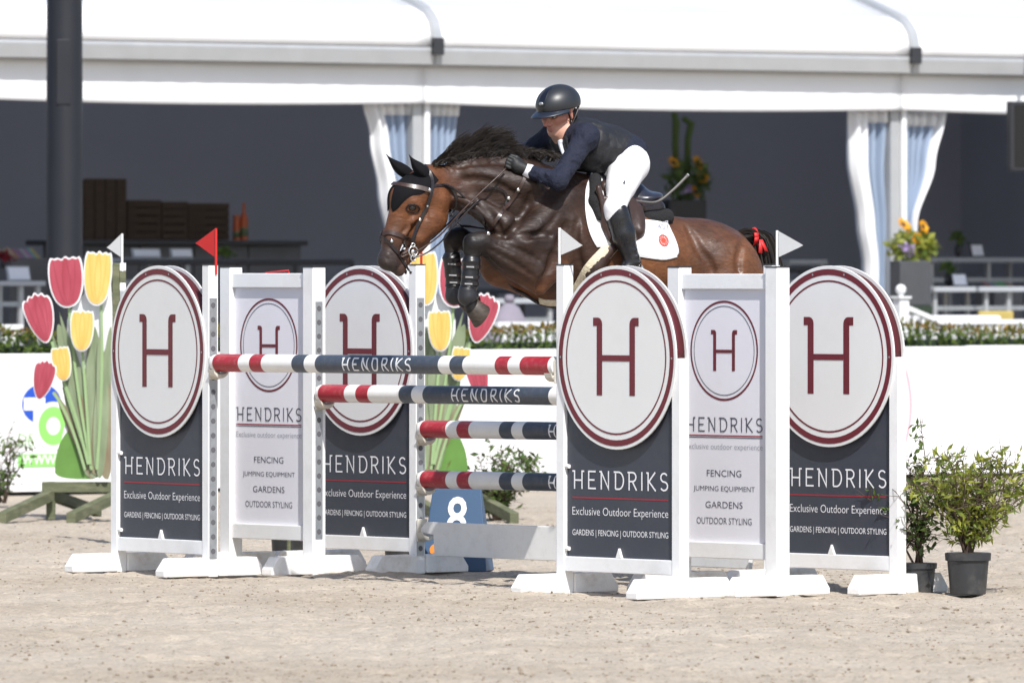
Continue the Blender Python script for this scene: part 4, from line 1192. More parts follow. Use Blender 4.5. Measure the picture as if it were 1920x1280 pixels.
def smooth_loop(pts, it=2):
    P = [np.array(p, float) for p in pts]
    for _ in range(it):
        Q = []
        for i in range(len(P)):
            a, b = P[i], P[(i+1) % len(P)]; Q += [a*0.75+b*0.25, a*0.25+b*0.75]
        P = Q
    return [tuple(p) for p in P]
def tulip_board(mirror, label):
    Z = 57.0; sc = Z/FPX; xc = 165.0
    X = wx(980-xc if mirror else xc, Z)
    E = empty('tulip_cutout', (X, Z, 0), 0, label, 'cutout board', 'tulip cutout boards')
    sg = -1 if mirror else 1
    def q(x, y): return (sg*(x-xc)*sc, wz(y, Z))
    zf = [0.0]
    def flat(pts, name, m, y0, th=0.006, parent=E, line=None):
        mb = MB(); mb.prism([q(*p) for p in smooth_loop(pts)], y0-th, y0); return mb.build(name, m, parent)
    def bloom(cx, cy, w, h, rot, scal, m, lm, y0, name, open_=False):
        # outline of a tulip head: narrow base, full belly, notched top
        cr, sr = math.cos(math.radians(rot)), math.sin(math.radians(rot))
        if open_:
            prof = [(0, .5), (-.16, .44), (-.34, .25), (-.46, .02), (-.52, -.22), (-.50, -.36), (-.40, -.42), (-.32, -.38), (-.22, -.50), (-.12, -.43), (0, -.54), (.12, -.44), (.24, -.50), (.32, -.40), (.42, -.42), (.50, -.33), (.52, -.18), (.46, .04), (.34, .26), (.16, .44)]
        else:
            prof = [(0, .5), (-.18, .47), (-.34, .36), (-.45, .15), (-.49, -.10), (-.47, -.34), (-.40, -.48), (-.30, -.44), (-.20, -.47), (-.08, -.42), (.02, -.50), (.12, -.43), (.24, -.48), (.33, -.43), (.42, -.48), (.48, -.32), (.49, -.08), (.45, .16), (.34, .37), (.18, .47)]
        def tr(a, b, k=1.0): a *= w*k; b *= h*k; return (cx+a*cr-b*sr, cy+a*sr+b*cr)
        bw = flat([tr(a*1.10, b*1.075) for a, b in prof], 'white_margin', M['tulwhite'], y0, 0.018)
        o = flat([tr(a, b) for a, b in prof], name, m, y0-0.019, 0.004)
        for ln in ([(-.02, -.48), (-.10, -.15), (-.09, .2), (0, .46)], [(-.36, -.44), (-.30, -.1), (-.20, .25), (-.06, .46)], [(.30, -.44), (.28, -.1), (.20, .22), (.05, .46)], [(.04, -.46), (.12, -.1), (.12, .2), (.02, .46)]):
            V, F = stroke2d([q(*tr(*p)) for p in ln], 0.004)
            mb = MB(); mb.add([(p[0], y0-0.0242, p[1]) for p in V], F); mb.build('petal_line', lm, o)
    # white backing, green mound
    flat([(205, 490), (210, 560), (214, 700), (214, 898), (110, 898), (104, 880), (120, 800), (132, 760), (110, 720), (150, 720), (118, 600), (150, 560)], 'backing', M['tulwhite'], 0.012, 0.010)
    flat([(103, 898), (103, 868), (108, 840), (120, 815), (140, 795), (214, 780), (214, 898)], 'grass_mound', M['tulgrass'], 0.001, 0.004)
    # leaves
    def leaf(pts, m, y0): flat(pts, 'leaf', m, y0, 0.003)
    leaf([(100, 727), (112, 745), (130, 770), (150, 800), (168, 850), (176, 898), (168, 898), (150, 850), (132, 818), (115, 775)], M['tulbrown'], -0.006)
    leaf([(110, 580), (114, 590), (126, 625), (146, 665), (160, 720), (172, 790), (176, 870), (166, 850), (150, 780), (134, 720), (122, 650)], M['tulleaf'], -0.010)
    leaf([(95, 615), (104, 640), (120, 680), (136, 730), (152, 790), (164, 850), (154, 840), (138, 790), (124, 740), (110, 690)], M['tulleaf'], -0.014)
    leaf([(172, 640), (178, 670), (178, 740), (172, 810), (168, 870), (160, 800), (160, 720), (164, 660)], M['tulleaf'], -0.018)
    leaf([(206, 640), (200, 690), (192, 750), (184, 820), (180, 890), (174, 850), (176, 770), (184, 700), (194, 660)], M['tulleaf'], -0.022)
    leaf([(212, 690), (212, 898), (190, 898), (186, 840), (194, 770)], M['tulbrown'], -0.026)
    leaf([(104, 600), (122, 620), (148, 680), (166, 760), (176, 890), (160, 896), (140, 830), (122, 760), (112, 680)], M['tulleaf'], -0.0055)
    leaf([(176, 600), (190, 650), (196, 720), (192, 800), (186, 896), (166, 896), (160, 800), (160, 690), (166, 640)], M['tulleaf'], -0.0075)
    leaf([(208, 600), (212, 640), (212, 760), (200, 896), (184, 880), (188, 760), (196, 660)], M['tulleaf'], -0.0095)
    leaf([(136, 655), (150, 690), (158, 750), (168, 830), (170, 896), (156, 850), (140, 790), (128, 730), (126, 690)], M['tulleaf'], -0.008)
    leaf([(185, 620), (196, 660), (204, 720), (204, 800), (194, 896), (180, 896), (184, 800), (180, 700)], M['tulleaf'], -0.0285)
    leaf([(150, 730), (162, 770), (178, 780), (186, 830), (184, 896), (166, 880), (152, 820), (144, 770)], M['tulbrown'], -0.0125)
    def stem(a, b, c, y0):
        pts = [((1-t)**2*a[0]+2*t*(1-t)*b[0]+t*t*c[0], (1-t)**2*a[1]+2*t*(1-t)*b[1]+t*t*c[1]) for t in np.linspace(0, 1, 8)]
        V, F = stroke2d([q(*p) for p in pts], 0.018); mb = MB(); mb.add([(p[0], y0, p[1]) for p in V], F); mb.build('stem', M['tulstem'], E, solid=0.004)
    stem((130, 575), (138, 700), (172, 880), -0.031); stem((190, 565), (196, 700), (182, 880), -0.033); stem((98, 640), (110, 690), (165, 860), -0.035)
    stem((155, 655), (160, 720), (170, 870), -0.037); stem((118, 710), (140, 760), (166, 870), -0.039); stem((100, 735), (130, 770), (160, 880), -0.041)
    bloom(125, 528, 62, 92, -4, 1, M['tulred'], M['tulline'], -0.045, 'red_bloom')
    bloom(184, 521, 50, 98, 3, 1, M['tulyel'], M['tulline2'], -0.060, 'yellow_bloom')
    bloom(77, 597, 50, 90, -14, 1, M['tulred'], M['tulline'], -0.050, 'red_bloom', True)
    bloom(155, 619, 42, 74, 2, 1, M['tulyel'], M['tulline2'], -0.080, 'yellow_bloom')
    bloom(117, 681, 34, 62, -8, 1, M['tulyel'], M['tulline2'], -0.062, 'yellow_bloom')
    bloom(82, 712, 38, 72, 12, 1, M['tulred'], M['tulline'], -0.070, 'red_bloom', True)
    # wooden support
    mb = MB(); a = q(78, 0)[0]; b = q(240, 0)[0]; mb.box(min(a, b), max(a, b), 0.014, 0.06, wz(923, Z), wz(903, Z)); mb.build('cross_beam', M['olive'], E, bevel=0.004)
    for xx in (94, 222):
        cx = q(xx, 0)[0]
        mb = MB(); mb.box(cx-0.03, cx+0.03, 0.061, 0.12, 0.0, wz(903, Z)); mb.build('upright', M['olive'], E, bevel=0.004)
        for s2 in (-1, 1):
            mb = MB(); mb.add([(cx-0.03, 0.04+s2*0.031, 0.13), (cx+0.03, 0.04+s2*0.031, 0.13), (cx+0.03+s2*sg*0.28, s2*0.75, 0.0), (cx-0.03+s2*sg*0.28, s2*0.75, 0.0), (cx-0.03, 0.04+s2*0.031, 0.20), (cx+0.03, 0.04+s2*0.031, 0.20), (cx+0.03+s2*sg*0.28, s2*0.75, 0.07), (cx-0.03+s2*sg*0.28, s2*0.75, 0.07)],
                [(0, 3, 2, 1), (4, 5, 6, 7), (0, 1, 5, 4), (1, 2, 6, 5), (2, 3, 7, 6), (3, 0, 4, 7)])
            mb.build('foot', M['olive'], E, bevel=0.004)
tulip_board(False, 'tulip cutout board with red and yellow blooms left of the jump')
tulip_board(True, 'mirrored tulip cutout board behind the jump poles')

# ------------------------------------------------------------------ number board
def number_board():
    Z = zdepth(1069); sc = Z/FPX
    E = empty('number_board', (wx(862, Z), Z, 0), math.radians(-8), 'blue fence number board with a white 8 behind the poles', 'sign')
    def q(x, y): return ((x-862)*sc, wz(y, Z))
    p = [q(812, 916), q(903, 916), q(920, 1068), q(795, 1068)]
    d = 0.30
    vs = [(p[3][0], -d/2, 0.0), (p[2][0], -d/2, 0.0), (p[1][0], -0.02, p[1][1]), (p[0][0], -0.02, p[0][1]), (p[3][0], d/2, 0.0), (p[2][0], d/2, 0.0), (p[1][0], 0.02, p[1][1]), (p[0][0], 0.02, p[0][1])]
    mb = MB(); mb.add(vs, [(0, 1, 2, 3), (7, 6, 5, 4), (0, 4, 5, 1), (1, 5, 6, 2), (2, 6, 7, 3), (3, 7, 4, 0)]); mb.build('wedge', M['bluebox'], E, bevel=0.004)
    H = p[0][1]
    def face_y(z): return -d/2+(d/2-0.02)*z/H-0.004
    V, F = text2d('8', height=0.225, width=0.112, thin=0.012)
    mb = MB(); x0, z0 = q(841, 999); z0 -= 0.02; mb.add([(x0+a[0], face_y(z0+a[1]), z0+a[1]) for a in V], F); mb.build('figure', M['letter'], E)
    V, F = ring2d(0.0, 0.033, 24); x1, z1 = q(822, 1029); mb = MB(); mb.add([(x1+a[0], face_y(z1+a[1]), z1+a[1]) for a in V], F); mb.build('orange_dot', M['orange'], E)
number_board()

# ------------------------------------------------------------------ plants
def pot_profile(r, h): return [(r*0.76, 0.0), (r*0.80, h*0.02), (r*0.93, h*0.80), (r*1.02, h*0.82), (r*1.04, h*0.99), (r*0.98, h), (r*0.94, h*0.90)]
def make_pot(E, r, h):
    mb = MB(); mb.lathe(pot_profile(r, h)[:-1], (0, 0, 0), 28); mb.build('pot', M['pot'], E, smooth=True, autos=40)
    mb = MB(); mb.lathe([(r*0.93, h*0.86), (r*0.6, h*1.004), (r*0.05, h*1.01)], (0, 0, 0), 20); mb.build('soil', M['soil'], E, smooth=True)

def shrub(name, X, Y, label, pot, branches, leaf_n, leaf_size, m, spread, height, seed, base_z=0.0, cat='shrub', lean=(0, 0), aspect=0.4, sub=5):
    r = np.random.default_rng(seed)
    E = empty(name, (X, Y, 0), 0, label, cat)
    if pot: make_pot(E, *pot)
    z0 = (pot[1] if pot else 0.0)+base_z
    mb = MB(); tips = []
    for i in range(branches):
        a = r.random()*6.283; k = 0.25+0.75*r.random()
        dx, dy = math.cos(a)*spread*k+lean[0]*r.random(), math.sin(a)*spread*k+lean[1]
        hh = height*(0.55+0.45*r.random())*(1.05-0.35*k)
        P = [np.array([math.cos(a)*0.02, math.sin(a)*0.02, z0-0.02])]
        for j in range(1, 7):
            f = j/6; wob = r.normal(size=3)*0.018
            P.append(np.array([dx*f**1.4, dy*f**1.4, z0+hh*f*(1-0.10*f*k)])+wob)
        mb.tube(P, [0.007*(1-0.8*j/6) for j in range(7)], 5)
        for j in range(2, 7):
            for _ in range(sub):
                b = P[j-1]+(P[j]-P[j-1])*r.random()
                e = b+np.array([r.normal(), r.normal(), r.normal()*0.6+0.35])*0.055*(height/0.6)**0.5
                mb.tube([b, (b+e)/2+r.normal(size=3)*0.004, e], [0.0022, 0.0017, 0.001], 3, cap=False)
                tips.append((b, e))
    mb.build('branches', M['twig'], E)
    T0 = np.array([t[0] for t in tips]); T1 = np.array([t[1] for t in tips])
    def samp(rr, n):
        i = rr.integers(0, len(T0), n); f = 0.25+0.85*rr.random(n)[:, None]
        return T0[i]*(1-f)+T1[i]*f + rr.normal(size=(n, 3))*0.008
    V, F = leaf_cloud(leaf_n, samp, leaf_size, seed+1, aspect, 0.1)
    np_mesh('foliage', V, F, m, E, smooth=False)['kind'] = 'stuff'
    return E
Zp = zdepth(1113.5)
shrub('potted_shrub', wx(1815, Zp), Zp, 'bushy light green shrub in a large black pot', (42/FPX*Zp, 78/FPX*Zp), 28, 1750, 0.050, M['leafbright'], 0.42, 0.74, 51, lean=(0.05, 0), sub=6, aspect=0.33)
Zq = zdepth(1111.5)
shrub('potted_shrub', wx(1723, Zq), Zq, 'thin sparse shrub in a small black pot beside the right wing', (33/FPX*Zq, 57/FPX*Zq), 12, 520, 0.042, M['leafmid'], 0.24, 0.84, 54, lean=(-0.10, 0), sub=5, aspect=0.5)
Zs = zdepth(975)
shrub('background_shrub', wx(930, Zs), Zs, 'loose shrub growing behind the poles and number board', None, 24, 1000, 0.055, M['leafmid'], 0.36, 0.66, 61, sub=5, lean=(0.12, 0))
shrub('background_shrub', wx(5, 60.0), 60.0, 'sparse shrub at the left edge before the hoarding', None, 10, 230, 0.05, M['leafmid'], 0.30, 0.85, 64, sub=4, base_z=0.05)
def spare_pot(x0, x1, y, label, r=None):
    Z = zdepth(y); E = empty('spare_pot', (wx((x0+x1)/2, Z), Z, 0), 0, label, 'pot', 'empty black pots behind the left wings')
    make_pot(E, (x1-x0)/2/FPX*Z, 0.27)
spare_pot(504, 576, 1049, 'black plastic pot seen under the left panel wing')
spare_pot(716, 782, 1050, 'black plastic pot seen under the second disc wing')

def palm():
    Z = 64.6; E = empty('potted_palm', (wx(2010, Z), Z, 0), 0, 'palm plant at the right edge before the hoarding', 'palm')
    make_pot(E, 0.16, 0.28); r = random.Random(3)
    mb = MB(); mb.tube([(0, 0, 0.25), (0.01, 0.0, 0.5)], [0.03, 0.02], 8); mb.build('trunk', M['twig'], E)
    lf = MB()
    for i in range(11):
        a = 2*math.pi*i/11+r.random()*0.4; L = r.uniform(0.35, 0.55); el = r.uniform(0.3, 1.1)
        d = Vector((math.cos(a)*math.cos(el), math.sin(a)*math.cos(el), math.sin(el))); pts = [Vector((0.01, 0, 0.48))+d*L*f+Vector((0, 0, -0.35*f*f*L)) for f in np.linspace(0, 1, 8)]
        lf.tube(pts, [0.006*(1-0.8*k/7) for k in range(8)], 4, cap=False)
        for k in range(2, 8):
            t = (pts[k]-pts[k-1]).normalized(); s = t.cross(Vector((0, 0, 1))).normalized()
            for sg in (-1, 1):
                e = pts[k]+(s*sg*0.8+t*0.7).normalized()*0.24*(1.1-k/9)+Vector((0, 0, -0.05)); w = t*0.012
                lf.add([pts[k]-w, pts[k]+w, e], [(0, 1, 2)])
    lf.build('fronds', M['leafmid'], E)
palm()
# ------------------------------------------------------------------ implicit surfaces for the horse and the rider
YAW = math.radians(28)
HD = np.array([-math.cos(YAW), -math.sin(YAW)])       # direction of travel (ground plane)
LD = np.array([math.sin(YAW), -math.cos(YAW)])        # the horse's left, towards the camera
HZ0 = 45.5; HX0 = wx(1150, HZ0)
HS = FPX/HZ0                                          # pixels per metre at the horse
def HP_(x, y, w=0.0):
    """photo pixel + lateral offset -> horse frame (forward u, left w, up z)"""
    q = (x-960.0)/FPX
    # X = HX0 + u*HD0 + w*LD0 ; Z = HZ0 + u*HD1 + w*LD1 ; X = q Z
    u = (q*(HZ0+w*LD[1]) - HX0 - w*LD[0])/(HD[0]-q*HD[1])
    Z = HZ0+u*HD[1]+w*LD[1]
    return np.array([u, w, CAM_H-(y-HORIZON)/FPX*Z])
def to_world(P):
    P = np.asarray(P, float)
    X = HX0+P[..., 0]*HD[0]+P[..., 1]*LD[0]; Y = HZ0+P[..., 0]*HD[1]+P[..., 1]*LD[1]
    return np.stack([X, Y, P[..., 2]], -1)
HORG = np.array([HX0, HZ0, 0.0])
def to_obj(P): return to_world(P)-HORG
VIEW = np.array([math.sin(YAW), math.cos(YAW), 0.0])  # towards the camera in horse frame (u, w, z)

def rotm(pitch=0.0, yaw=0.0, roll=0.0):
    cp, sp = math.cos(pitch), math.sin(pitch); cy, sy = math.cos(yaw), math.sin(yaw); cr, sr = math.cos(roll), math.sin(roll)
    Rp = np.array([[cp, 0, -sp], [0, 1, 0], [sp, 0, cp]]); Ry = np.array([[cy, -sy, 0], [sy, cy, 0], [0, 0, 1]]); Rr = np.array([[1, 0, 0], [0, cr, -sr], [0, sr, cr]])
    return Ry@Rp@Rr
def C(a, b, ra, rb, k=0.03, col=None, fw=1.0, sub=False):
    return dict(t='c', a=np.array(a, float), b=np.array(b, float), ra=ra, rb=rb, k=k, col=col, fw=fw, sub=sub)
def Eo(c, r, R=None, k=0.03, col=None, sub=False):
    return dict(t='e', c=np.array(c, float), r=np.array(r, float), R=np.eye(3) if R is None else R, k=k, col=col, sub=sub)
def pd(p, P):
    if p['t'] == 'c':
        a, b = p['a'], p['b']; fw = p['fw']; Q = P-a; ba = b-a
        L = max(ba.dot(ba), 1e-12); t = np.clip((Q@ba)/L, 0, 1)
        D = Q-t[:, None]*ba
        if fw != 1.0: D = D*np.array([1, 1/fw, 1])
        d = np.sqrt((D*D).sum(1)) - (p['ra']+(p['rb']-p['ra'])*t)
        return d*(fw if fw < 1 else 1.0)**0.5
    Q = (P-p['c'])@p['R']; r = p['r']
    k0 = np.sqrt(((Q/r)**2).sum(1)); k1 = np.sqrt(((Q/(r*r))**2).sum(1))
    return k0*(k0-1)/np.maximum(k1, 1e-9)
def bounds(p, m):
    if p['t'] == 'c':
        rr = max(p['ra'], p['rb'])*max(1, p['fw'])+m; return np.minimum(p['a'], p['b'])-rr, np.maximum(p['a'], p['b'])+rr
    rr = np.abs(p['R'])@p['r']+m; return p['c']-rr, p['c']+rr
def smin(a, b, k):
    h = np.maximum(k-np.abs(a-b), 0)/k
    return np.minimum(a, b)-h*h*k*0.25
def sdf(prims, P):
    P = np.asarray(P, float); d = np.full(len(P), 1.0)
    for p in prims:
        q = pd(p, P)
        d = -smin(-d, q, p['k']) if p['sub'] else smin(d, q, p['k'])
    return d
def grid_mesh(prims, res, cut=None, smooth_it=1):
    lo = np.min([bounds(p, 3*res)[0] for p in prims if not p['sub']], 0); hi = np.max([bounds(p, 3*res)[1] for p in prims if not p['sub']], 0)
    n = np.ceil((hi-lo)/res).astype(int)+1
    G = np.full(n, 1.0)
    ax = [lo[i]+res*np.arange(n[i]) for i in range(3)]
    for p in prims:
        a, b = bounds(p, max(p['k'], 0.02)+2*res)
        i0 = np.clip(np.floor((a-lo)/res).astype(int), 0, n); i1 = np.clip(np.ceil((b-lo)/res).astype(int)+1, 0, n)
        if (i1 <= i0).any(): continue
        sl = tuple(slice(i0[i], i1[i]) for i in range(3))
        X = np.stack(np.meshgrid(*[ax[i][sl[i]] for i in range(3)], indexing='ij'), -1)
        q = pd(p, X.reshape(-1, 3)).reshape(X.shape[:3])
        G[sl] = -smin(-G[sl], q, p['k']) if p['sub'] else smin(G[sl], q, p['k'])
    if cut is not None:
        X = np.stack(np.meshgrid(*ax, indexing='ij'), -1); G = np.maximum(G, cut(X))
    return surface_nets(G, lo, res, smooth_it)
def surface_nets(G, lo, res, smooth_it=1):
    S = G < 0
    c = S[:-1, :-1, :-1].astype(np.int8)
    tot = np.zeros(c.shape, np.int8)
    for dx in (0, 1):
        for dy in (0, 1):
            for dz in (0, 1):
                tot += S[dx:dx+c.shape[0], dy:dy+c.shape[1], dz:dz+c.shape[2]]
    act = (tot > 0) & (tot < 8)
    idx = np.argwhere(act); vid = -np.ones(act.shape, np.int64); vid[act] = np.arange(len(idx))
    acc = np.zeros((len(idx), 3)); cnt = np.zeros(len(idx))
    cor = [(a, b, d) for a in (0, 1) for b in (0, 1) for d in (0, 1)]
    for ca in cor:
        for axn in range(3):
            if ca[axn] == 1: continue
            cb = list(ca); cb[axn] = 1
            va = G[idx[:, 0]+ca[0], idx[:, 1]+ca[1], idx[:, 2]+ca[2]]; vb = G[idx[:, 0]+cb[0], idx[:, 1]+cb[1], idx[:, 2]+cb[2]]
            m = (va < 0) != (vb < 0); t = np.where(m, va/np.where(m, va-vb, 1), 0)
            pos = np.array(ca, float)[None, :].repeat(len(idx), 0); pos[:, axn] += t
            acc[m] += pos[m]; cnt[m] += 1
    V = lo+res*(idx+acc/cnt[:, None])
    quads = []
    for axn in range(3):
        o1, o2 = [(1, 2), (2, 0), (0, 1)][axn]
        sl0 = [slice(None)]*3; sl1 = [slice(None)]*3; sl0[axn] = slice(0, -1); sl1[axn] = slice(1, None)
        A = S[tuple(sl0)]; B = S[tuple(sl1)]
        e = np.argwhere(A != B)
        e = e[(e[:, o1] > 0) & (e[:, o2] > 0) & (e[:, o1] < G.shape[o1]-1) & (e[:, o2] < G.shape[o2]-1)]
        flip = A[e[:, 0], e[:, 1], e[:, 2]]
        def v(d1, d2):
            q = e.copy(); q[:, o1] -= d1; q[:, o2] -= d2; return vid[q[:, 0], q[:, 1], q[:, 2]]
        Q = np.stack([v(1, 1), v(0, 1), v(0, 0), v(1, 0)], -1)
        Q[~flip] = Q[~flip][:, ::-1]; quads.append(Q)
    F = np.concatenate(quads); F = F[(F >= 0).all(1)]
    for _ in range(smooth_it):
        s = np.zeros_like(V); k = np.zeros(len(V))
        for a, b in ((0, 1), (1, 2), (2, 3), (3, 0)):
            np.add.at(s, F[:, a], V[F[:, b]]); np.add.at(k, F[:, a], 1); np.add.at(s, F[:, b], V[F[:, a]]); np.add.at(k, F[:, b], 1)
        V = 0.45*V+0.55*s/np.maximum(k, 1)[:, None]
    return V, F
def blend_color(prims, V, sigma=0.02):
    W = np.zeros(len(V)); Cc = np.zeros((len(V), 3))
    for p in prims:
        if p['col'] is None or p['sub']: continue
        w = np.exp(-np.maximum(pd(p, V), 0)/sigma)+1e-9
        W += w; Cc += w[:, None]*np.array(p['col'])
    return Cc/W[:, None]
def grad(prims, P, e=0.004):
    g = np.zeros_like(P)
    for i in range(3):
        d = np.zeros(3); d[i] = e
        g[:, i] = sdf(prims, P+d)-sdf(prims, P-d)
    return g/np.maximum(np.linalg.norm(g, axis=1), 1e-9)[:, None]
def project(prims, pix, default_w=0.1, side=None):
    """photo pixels -> first surface point seen from the camera (horse frame)"""
    out = []
    ws = np.linspace(0.55, -0.5, 420)
    for (x, y) in pix:
        P = np.array([HP_(x, y, w) for w in ws]); d = sdf(prims, P); i = np.argmax(d < 0)
        if d[i] >= 0:
            i = int(np.argmin(d))
            out.append(P[i]); continue
        if i > 0:
            f = d[i-1]/(d[i-1]-d[i]); out.append(P[i-1]+(P[i]-P[i-1])*f)
        else: out.append(P[i])
    return np.array(out)
def resample(pts, n):
    P = np.array(pts, float); k = len(P)
    # Catmull-Rom through the points
    T = np.linspace(0, k-1, n); out = []
    for t in T:
        i = min(int(t), k-2); f = t-i
        p0, p1, p2, p3 = P[max(i-1, 0)], P[i], P[i+1], P[min(i+2, k-1)]
        out.append(0.5*((2*p1)+(-p0+p2)*f+(2*p0-5*p1+4*p2-p3)*f*f+(-p0+3*p1-3*p2+p3)*f**3))
    return np.array(out)
def strap_from(P, N, width, th, name, m, parent, lift=0.0):
    """flat strap along surface points P with normals N"""
    P = np.asarray(P); n = len(P); mb = MB()
    T = np.gradient(P, axis=0); T /= np.maximum(np.linalg.norm(T, axis=1), 1e-9)[:, None]
    S = np.cross(T, N); S /= np.maximum(np.linalg.norm(S, axis=1), 1e-9)[:, None]
    w = width/2; rows = []
    for i in range(n):
        b = P[i]+N[i]*lift
        rows.append([b+S[i]*w, b+S[i]*w*0.9+N[i]*th, b-S[i]*w*0.9+N[i]*th, b-S[i]*w, b-N[i]*th*0.5])
    R = np.array(rows); mb.grid(to_obj(R), closed=True)
    return mb.build(name, m, parent, smooth=True, autos=50)
def strap(prims, pix, width, name, m, parent, n=24, th=0.004, lift=0.001, mirror=False):
    px_ = resample(pix, n); P = project(prims, px_); P = resample(P, n)
    # relax jumps in depth
    for _ in range(3): P[1:-1] = 0.25*P[:-2]+0.5*P[1:-1]+0.25*P[2:]
    d = sdf(prims, P); N = grad(prims, P); P = P-N*np.minimum(d, 0)[:, None]
    bad = d > 0.02
    N[bad] = VIEW
    o = strap_from(P, N, width, th, name, m, parent, lift)
    if mirror:
        Q = P*np.array([1, -1, 1]); NQ = N*np.array([1, -1, 1]); strap_from(Q[::-1], NQ[::-1], width, th, name, m, parent, lift)
    return o, P
def loft_patch(prims, edge_a, edge_b, nu, nv, name, m, parent, lift=0.006, th=0.012, mirror=False, puff=0.0):
    """quilted cloth between two pixel outlines, laid on the surface"""
    A = resample(edge_a, nu); B = resample(edge_b, nu)
    pix = [A*(1-j/(nv-1))+B*j/(nv-1) for j in range(nv)]
    P = np.array([project(prims, q) for q in pix])
    for _ in range(4):
        Q = P.copy(); Q[1:-1, 1:-1] = 0.5*P[1:-1, 1:-1]+0.125*(P[:-2, 1:-1]+P[2:, 1:-1]+P[1:-1, :-2]+P[1:-1, 2:]); P = Q
    N = grad(prims, P.reshape(-1, 3)).reshape(P.shape)
    d = sdf(prims, P.reshape(-1, 3)).reshape(P.shape[:2])
    N[d > 0.03] = VIEW
    P = P-N*np.minimum(d, 0)[..., None]
    res = []
    for s in ((1,) if not mirror else (1, -1)):
        k = np.array([1, s, 1]); I = P*k+N*k*lift
        e = np.ones(P.shape[:2]); e[0] = e[-1] = 0.25; e[:, 0] = e[:, -1] = 0.25
        O = P*k+N*k*(lift+th*e[..., None])
        mb = MB(); mb.grid(to_obj(O)); mb.grid(to_obj(I[::-1]))
        r, c = P.shape[:2]; loop = [(0, j) for j in range(c)]+[(i, c-1) for i in range(1, r)]+[(r-1, j) for j in range(c-2, -1, -1)]+[(i, 0) for i in range(r-2, 0, -1)]
        n0 = r*c
        for (i, j), (i2, j2) in zip(loop, loop[1:]+loop[:1]):
            mb.f.append((i*c+j, i2*c+j2, n0+(r-1-i2)*c+j2, n0+(r-1-i)*c+j)); mb.m.append(0)
        res.append(mb.build(name, m, parent, smooth=True, autos=60))
    return res, P, N
def sdf_obj(prims, res, name, m, parent, col=True, cut=None, sigma=0.02, smooth_it=1):
    V, F = grid_mesh(prims, res, cut, smooth_it)
    c = blend_color(prims, V, sigma) if col else None
    return np_mesh(name, to_obj(V), F, m, parent, True, c)

# ------------------------------------------------------------------ horse materials
def coat_material():
    m = bpy.data.materials.new('bay_coat'); m.use_nodes = True
    nt = m.node_tree; b = nt.nodes['Principled BSDF']; N = nt.nodes.new; L = nt.links.new
    a = N('ShaderNodeAttribute'); a.attribute_name = 'coat'
    tc = N('ShaderNodeTexCoord')
    def noise(s, det, stretch=None):
        n = N('ShaderNodeTexNoise'); n.inputs['Scale'].default_value = s; n.inputs['Detail'].default_value = det; n.inputs['Roughness'].default_value = 0.6
        if stretch:
            mp = N('ShaderNodeMapping'); mp.inputs['Scale'].default_value = stretch; mp.inputs['Rotation'].default_value = (0, 0.5, 0); L(tc.outputs['Object'], mp.inputs[0]); L(mp.outputs[0], n.inputs['Vector'])
        else: L(tc.outputs['Object'], n.inputs['Vector'])
        return n.outputs[0]
    def mr(s, a0, a1, lo, hi):
        q = N('ShaderNodeMapRange'); q.inputs[1].default_value = a0; q.inputs[2].default_value = a1; q.inputs[3].default_value = lo; q.inputs[4].default_value = hi; L(s, q.inputs[0]); return q.outputs[0]
    n1 = noise(7, 6); n4 = noise(16, 5, (0.6, 1, 1.4)); n2 = noise(60, 3, (0.25, 1, 1.6))
    mu = N('ShaderNodeMath'); mu.operation = 'MULTIPLY'; L(mr(n1, .3, .7, 0.62, 1.38), mu.inputs[0]); L(mr(n2, .3, .7, 0.78, 1.22), mu.inputs[1])
    sc = N('ShaderNodeVectorMath'); sc.operation = 'SCALE'; L(a.outputs['Color'], sc.inputs[0]); L(mu.outputs[0], sc.inputs['Scale']); L(sc.outputs[0], b.inputs['Base Color'])
    L(mr(n4, .32, .68, 0.33, 0.70), b.inputs['Roughness'])
    b.inputs['Specular IOR Level'].default_value = 0.36
    n3 = noise(20, 5, (0.5, 1, 1)); ad = N('ShaderNodeMath'); ad.operation = 'MULTIPLY_ADD'; L(n2, ad.inputs[0]); ad.inputs[1].default_value = 0.22; L(n3, ad.inputs[2])
    bp = N('ShaderNodeBump'); bp.inputs['Strength'].default_value = 0.36; bp.inputs['Distance'].default_value = 0.020; L(ad.outputs[0], bp.inputs['Height']); L(bp.outputs[0], b.inputs['Normal'])
    return m
M['coat'] = coat_material()
M['hair'] = mat('black_hair', (0.015, 0.0115, 0.0095), 0.58, spec=0.22, var=0.25)
M['leather'] = mat('brown_leather', (0.040, 0.021, 0.016), 0.38, var=0.2, vscale=30, rvar=0.1)
M['leatherdk'] = mat('dark_leather', (0.018, 0.014, 0.015), 0.30, var=0.2, vscale=30, rvar=0.08)
M['blackcloth'] = mat('black_knit', (0.0045, 0.0045, 0.006), 0.9, var=0.2, vscale=60, spec=0.2)
M['fleece'] = mat('black_fleece', (0.010, 0.010, 0.011), 0.95, var=0.3, vscale=80, bump=0.8, bscale=90)
M['padwhite'] = mat('white_quilt', (0.78, 0.78, 0.79), 0.8, var=0.03, bump=0.25, bscale=70)
M['cream'] = mat('cream_sheepskin', (0.60, 0.52, 0.38), 0.95, var=0.15, vscale=40, bump=0.9, bscale=90)
M['chrome'] = mat('bright_metal', (0.75, 0.74, 0.70), 0.22, metal=1.0)
M['boot_black'] = mat('black_boot_shell', (0.010, 0.010, 0.012), 0.35, var=0.2, vscale=30)
M['hoof'] = mat('hoof_horn', (0.045, 0.034, 0.026), 0.55, var=0.5, vscale=22, stretch=(1, 1, 3), dirt=(0.26, 0.19, 0.12), dscale=30, damt=0.55)
M['eye'] = mat('dark_eye', (0.006, 0.004, 0.003), 0.06, coat=0.5)
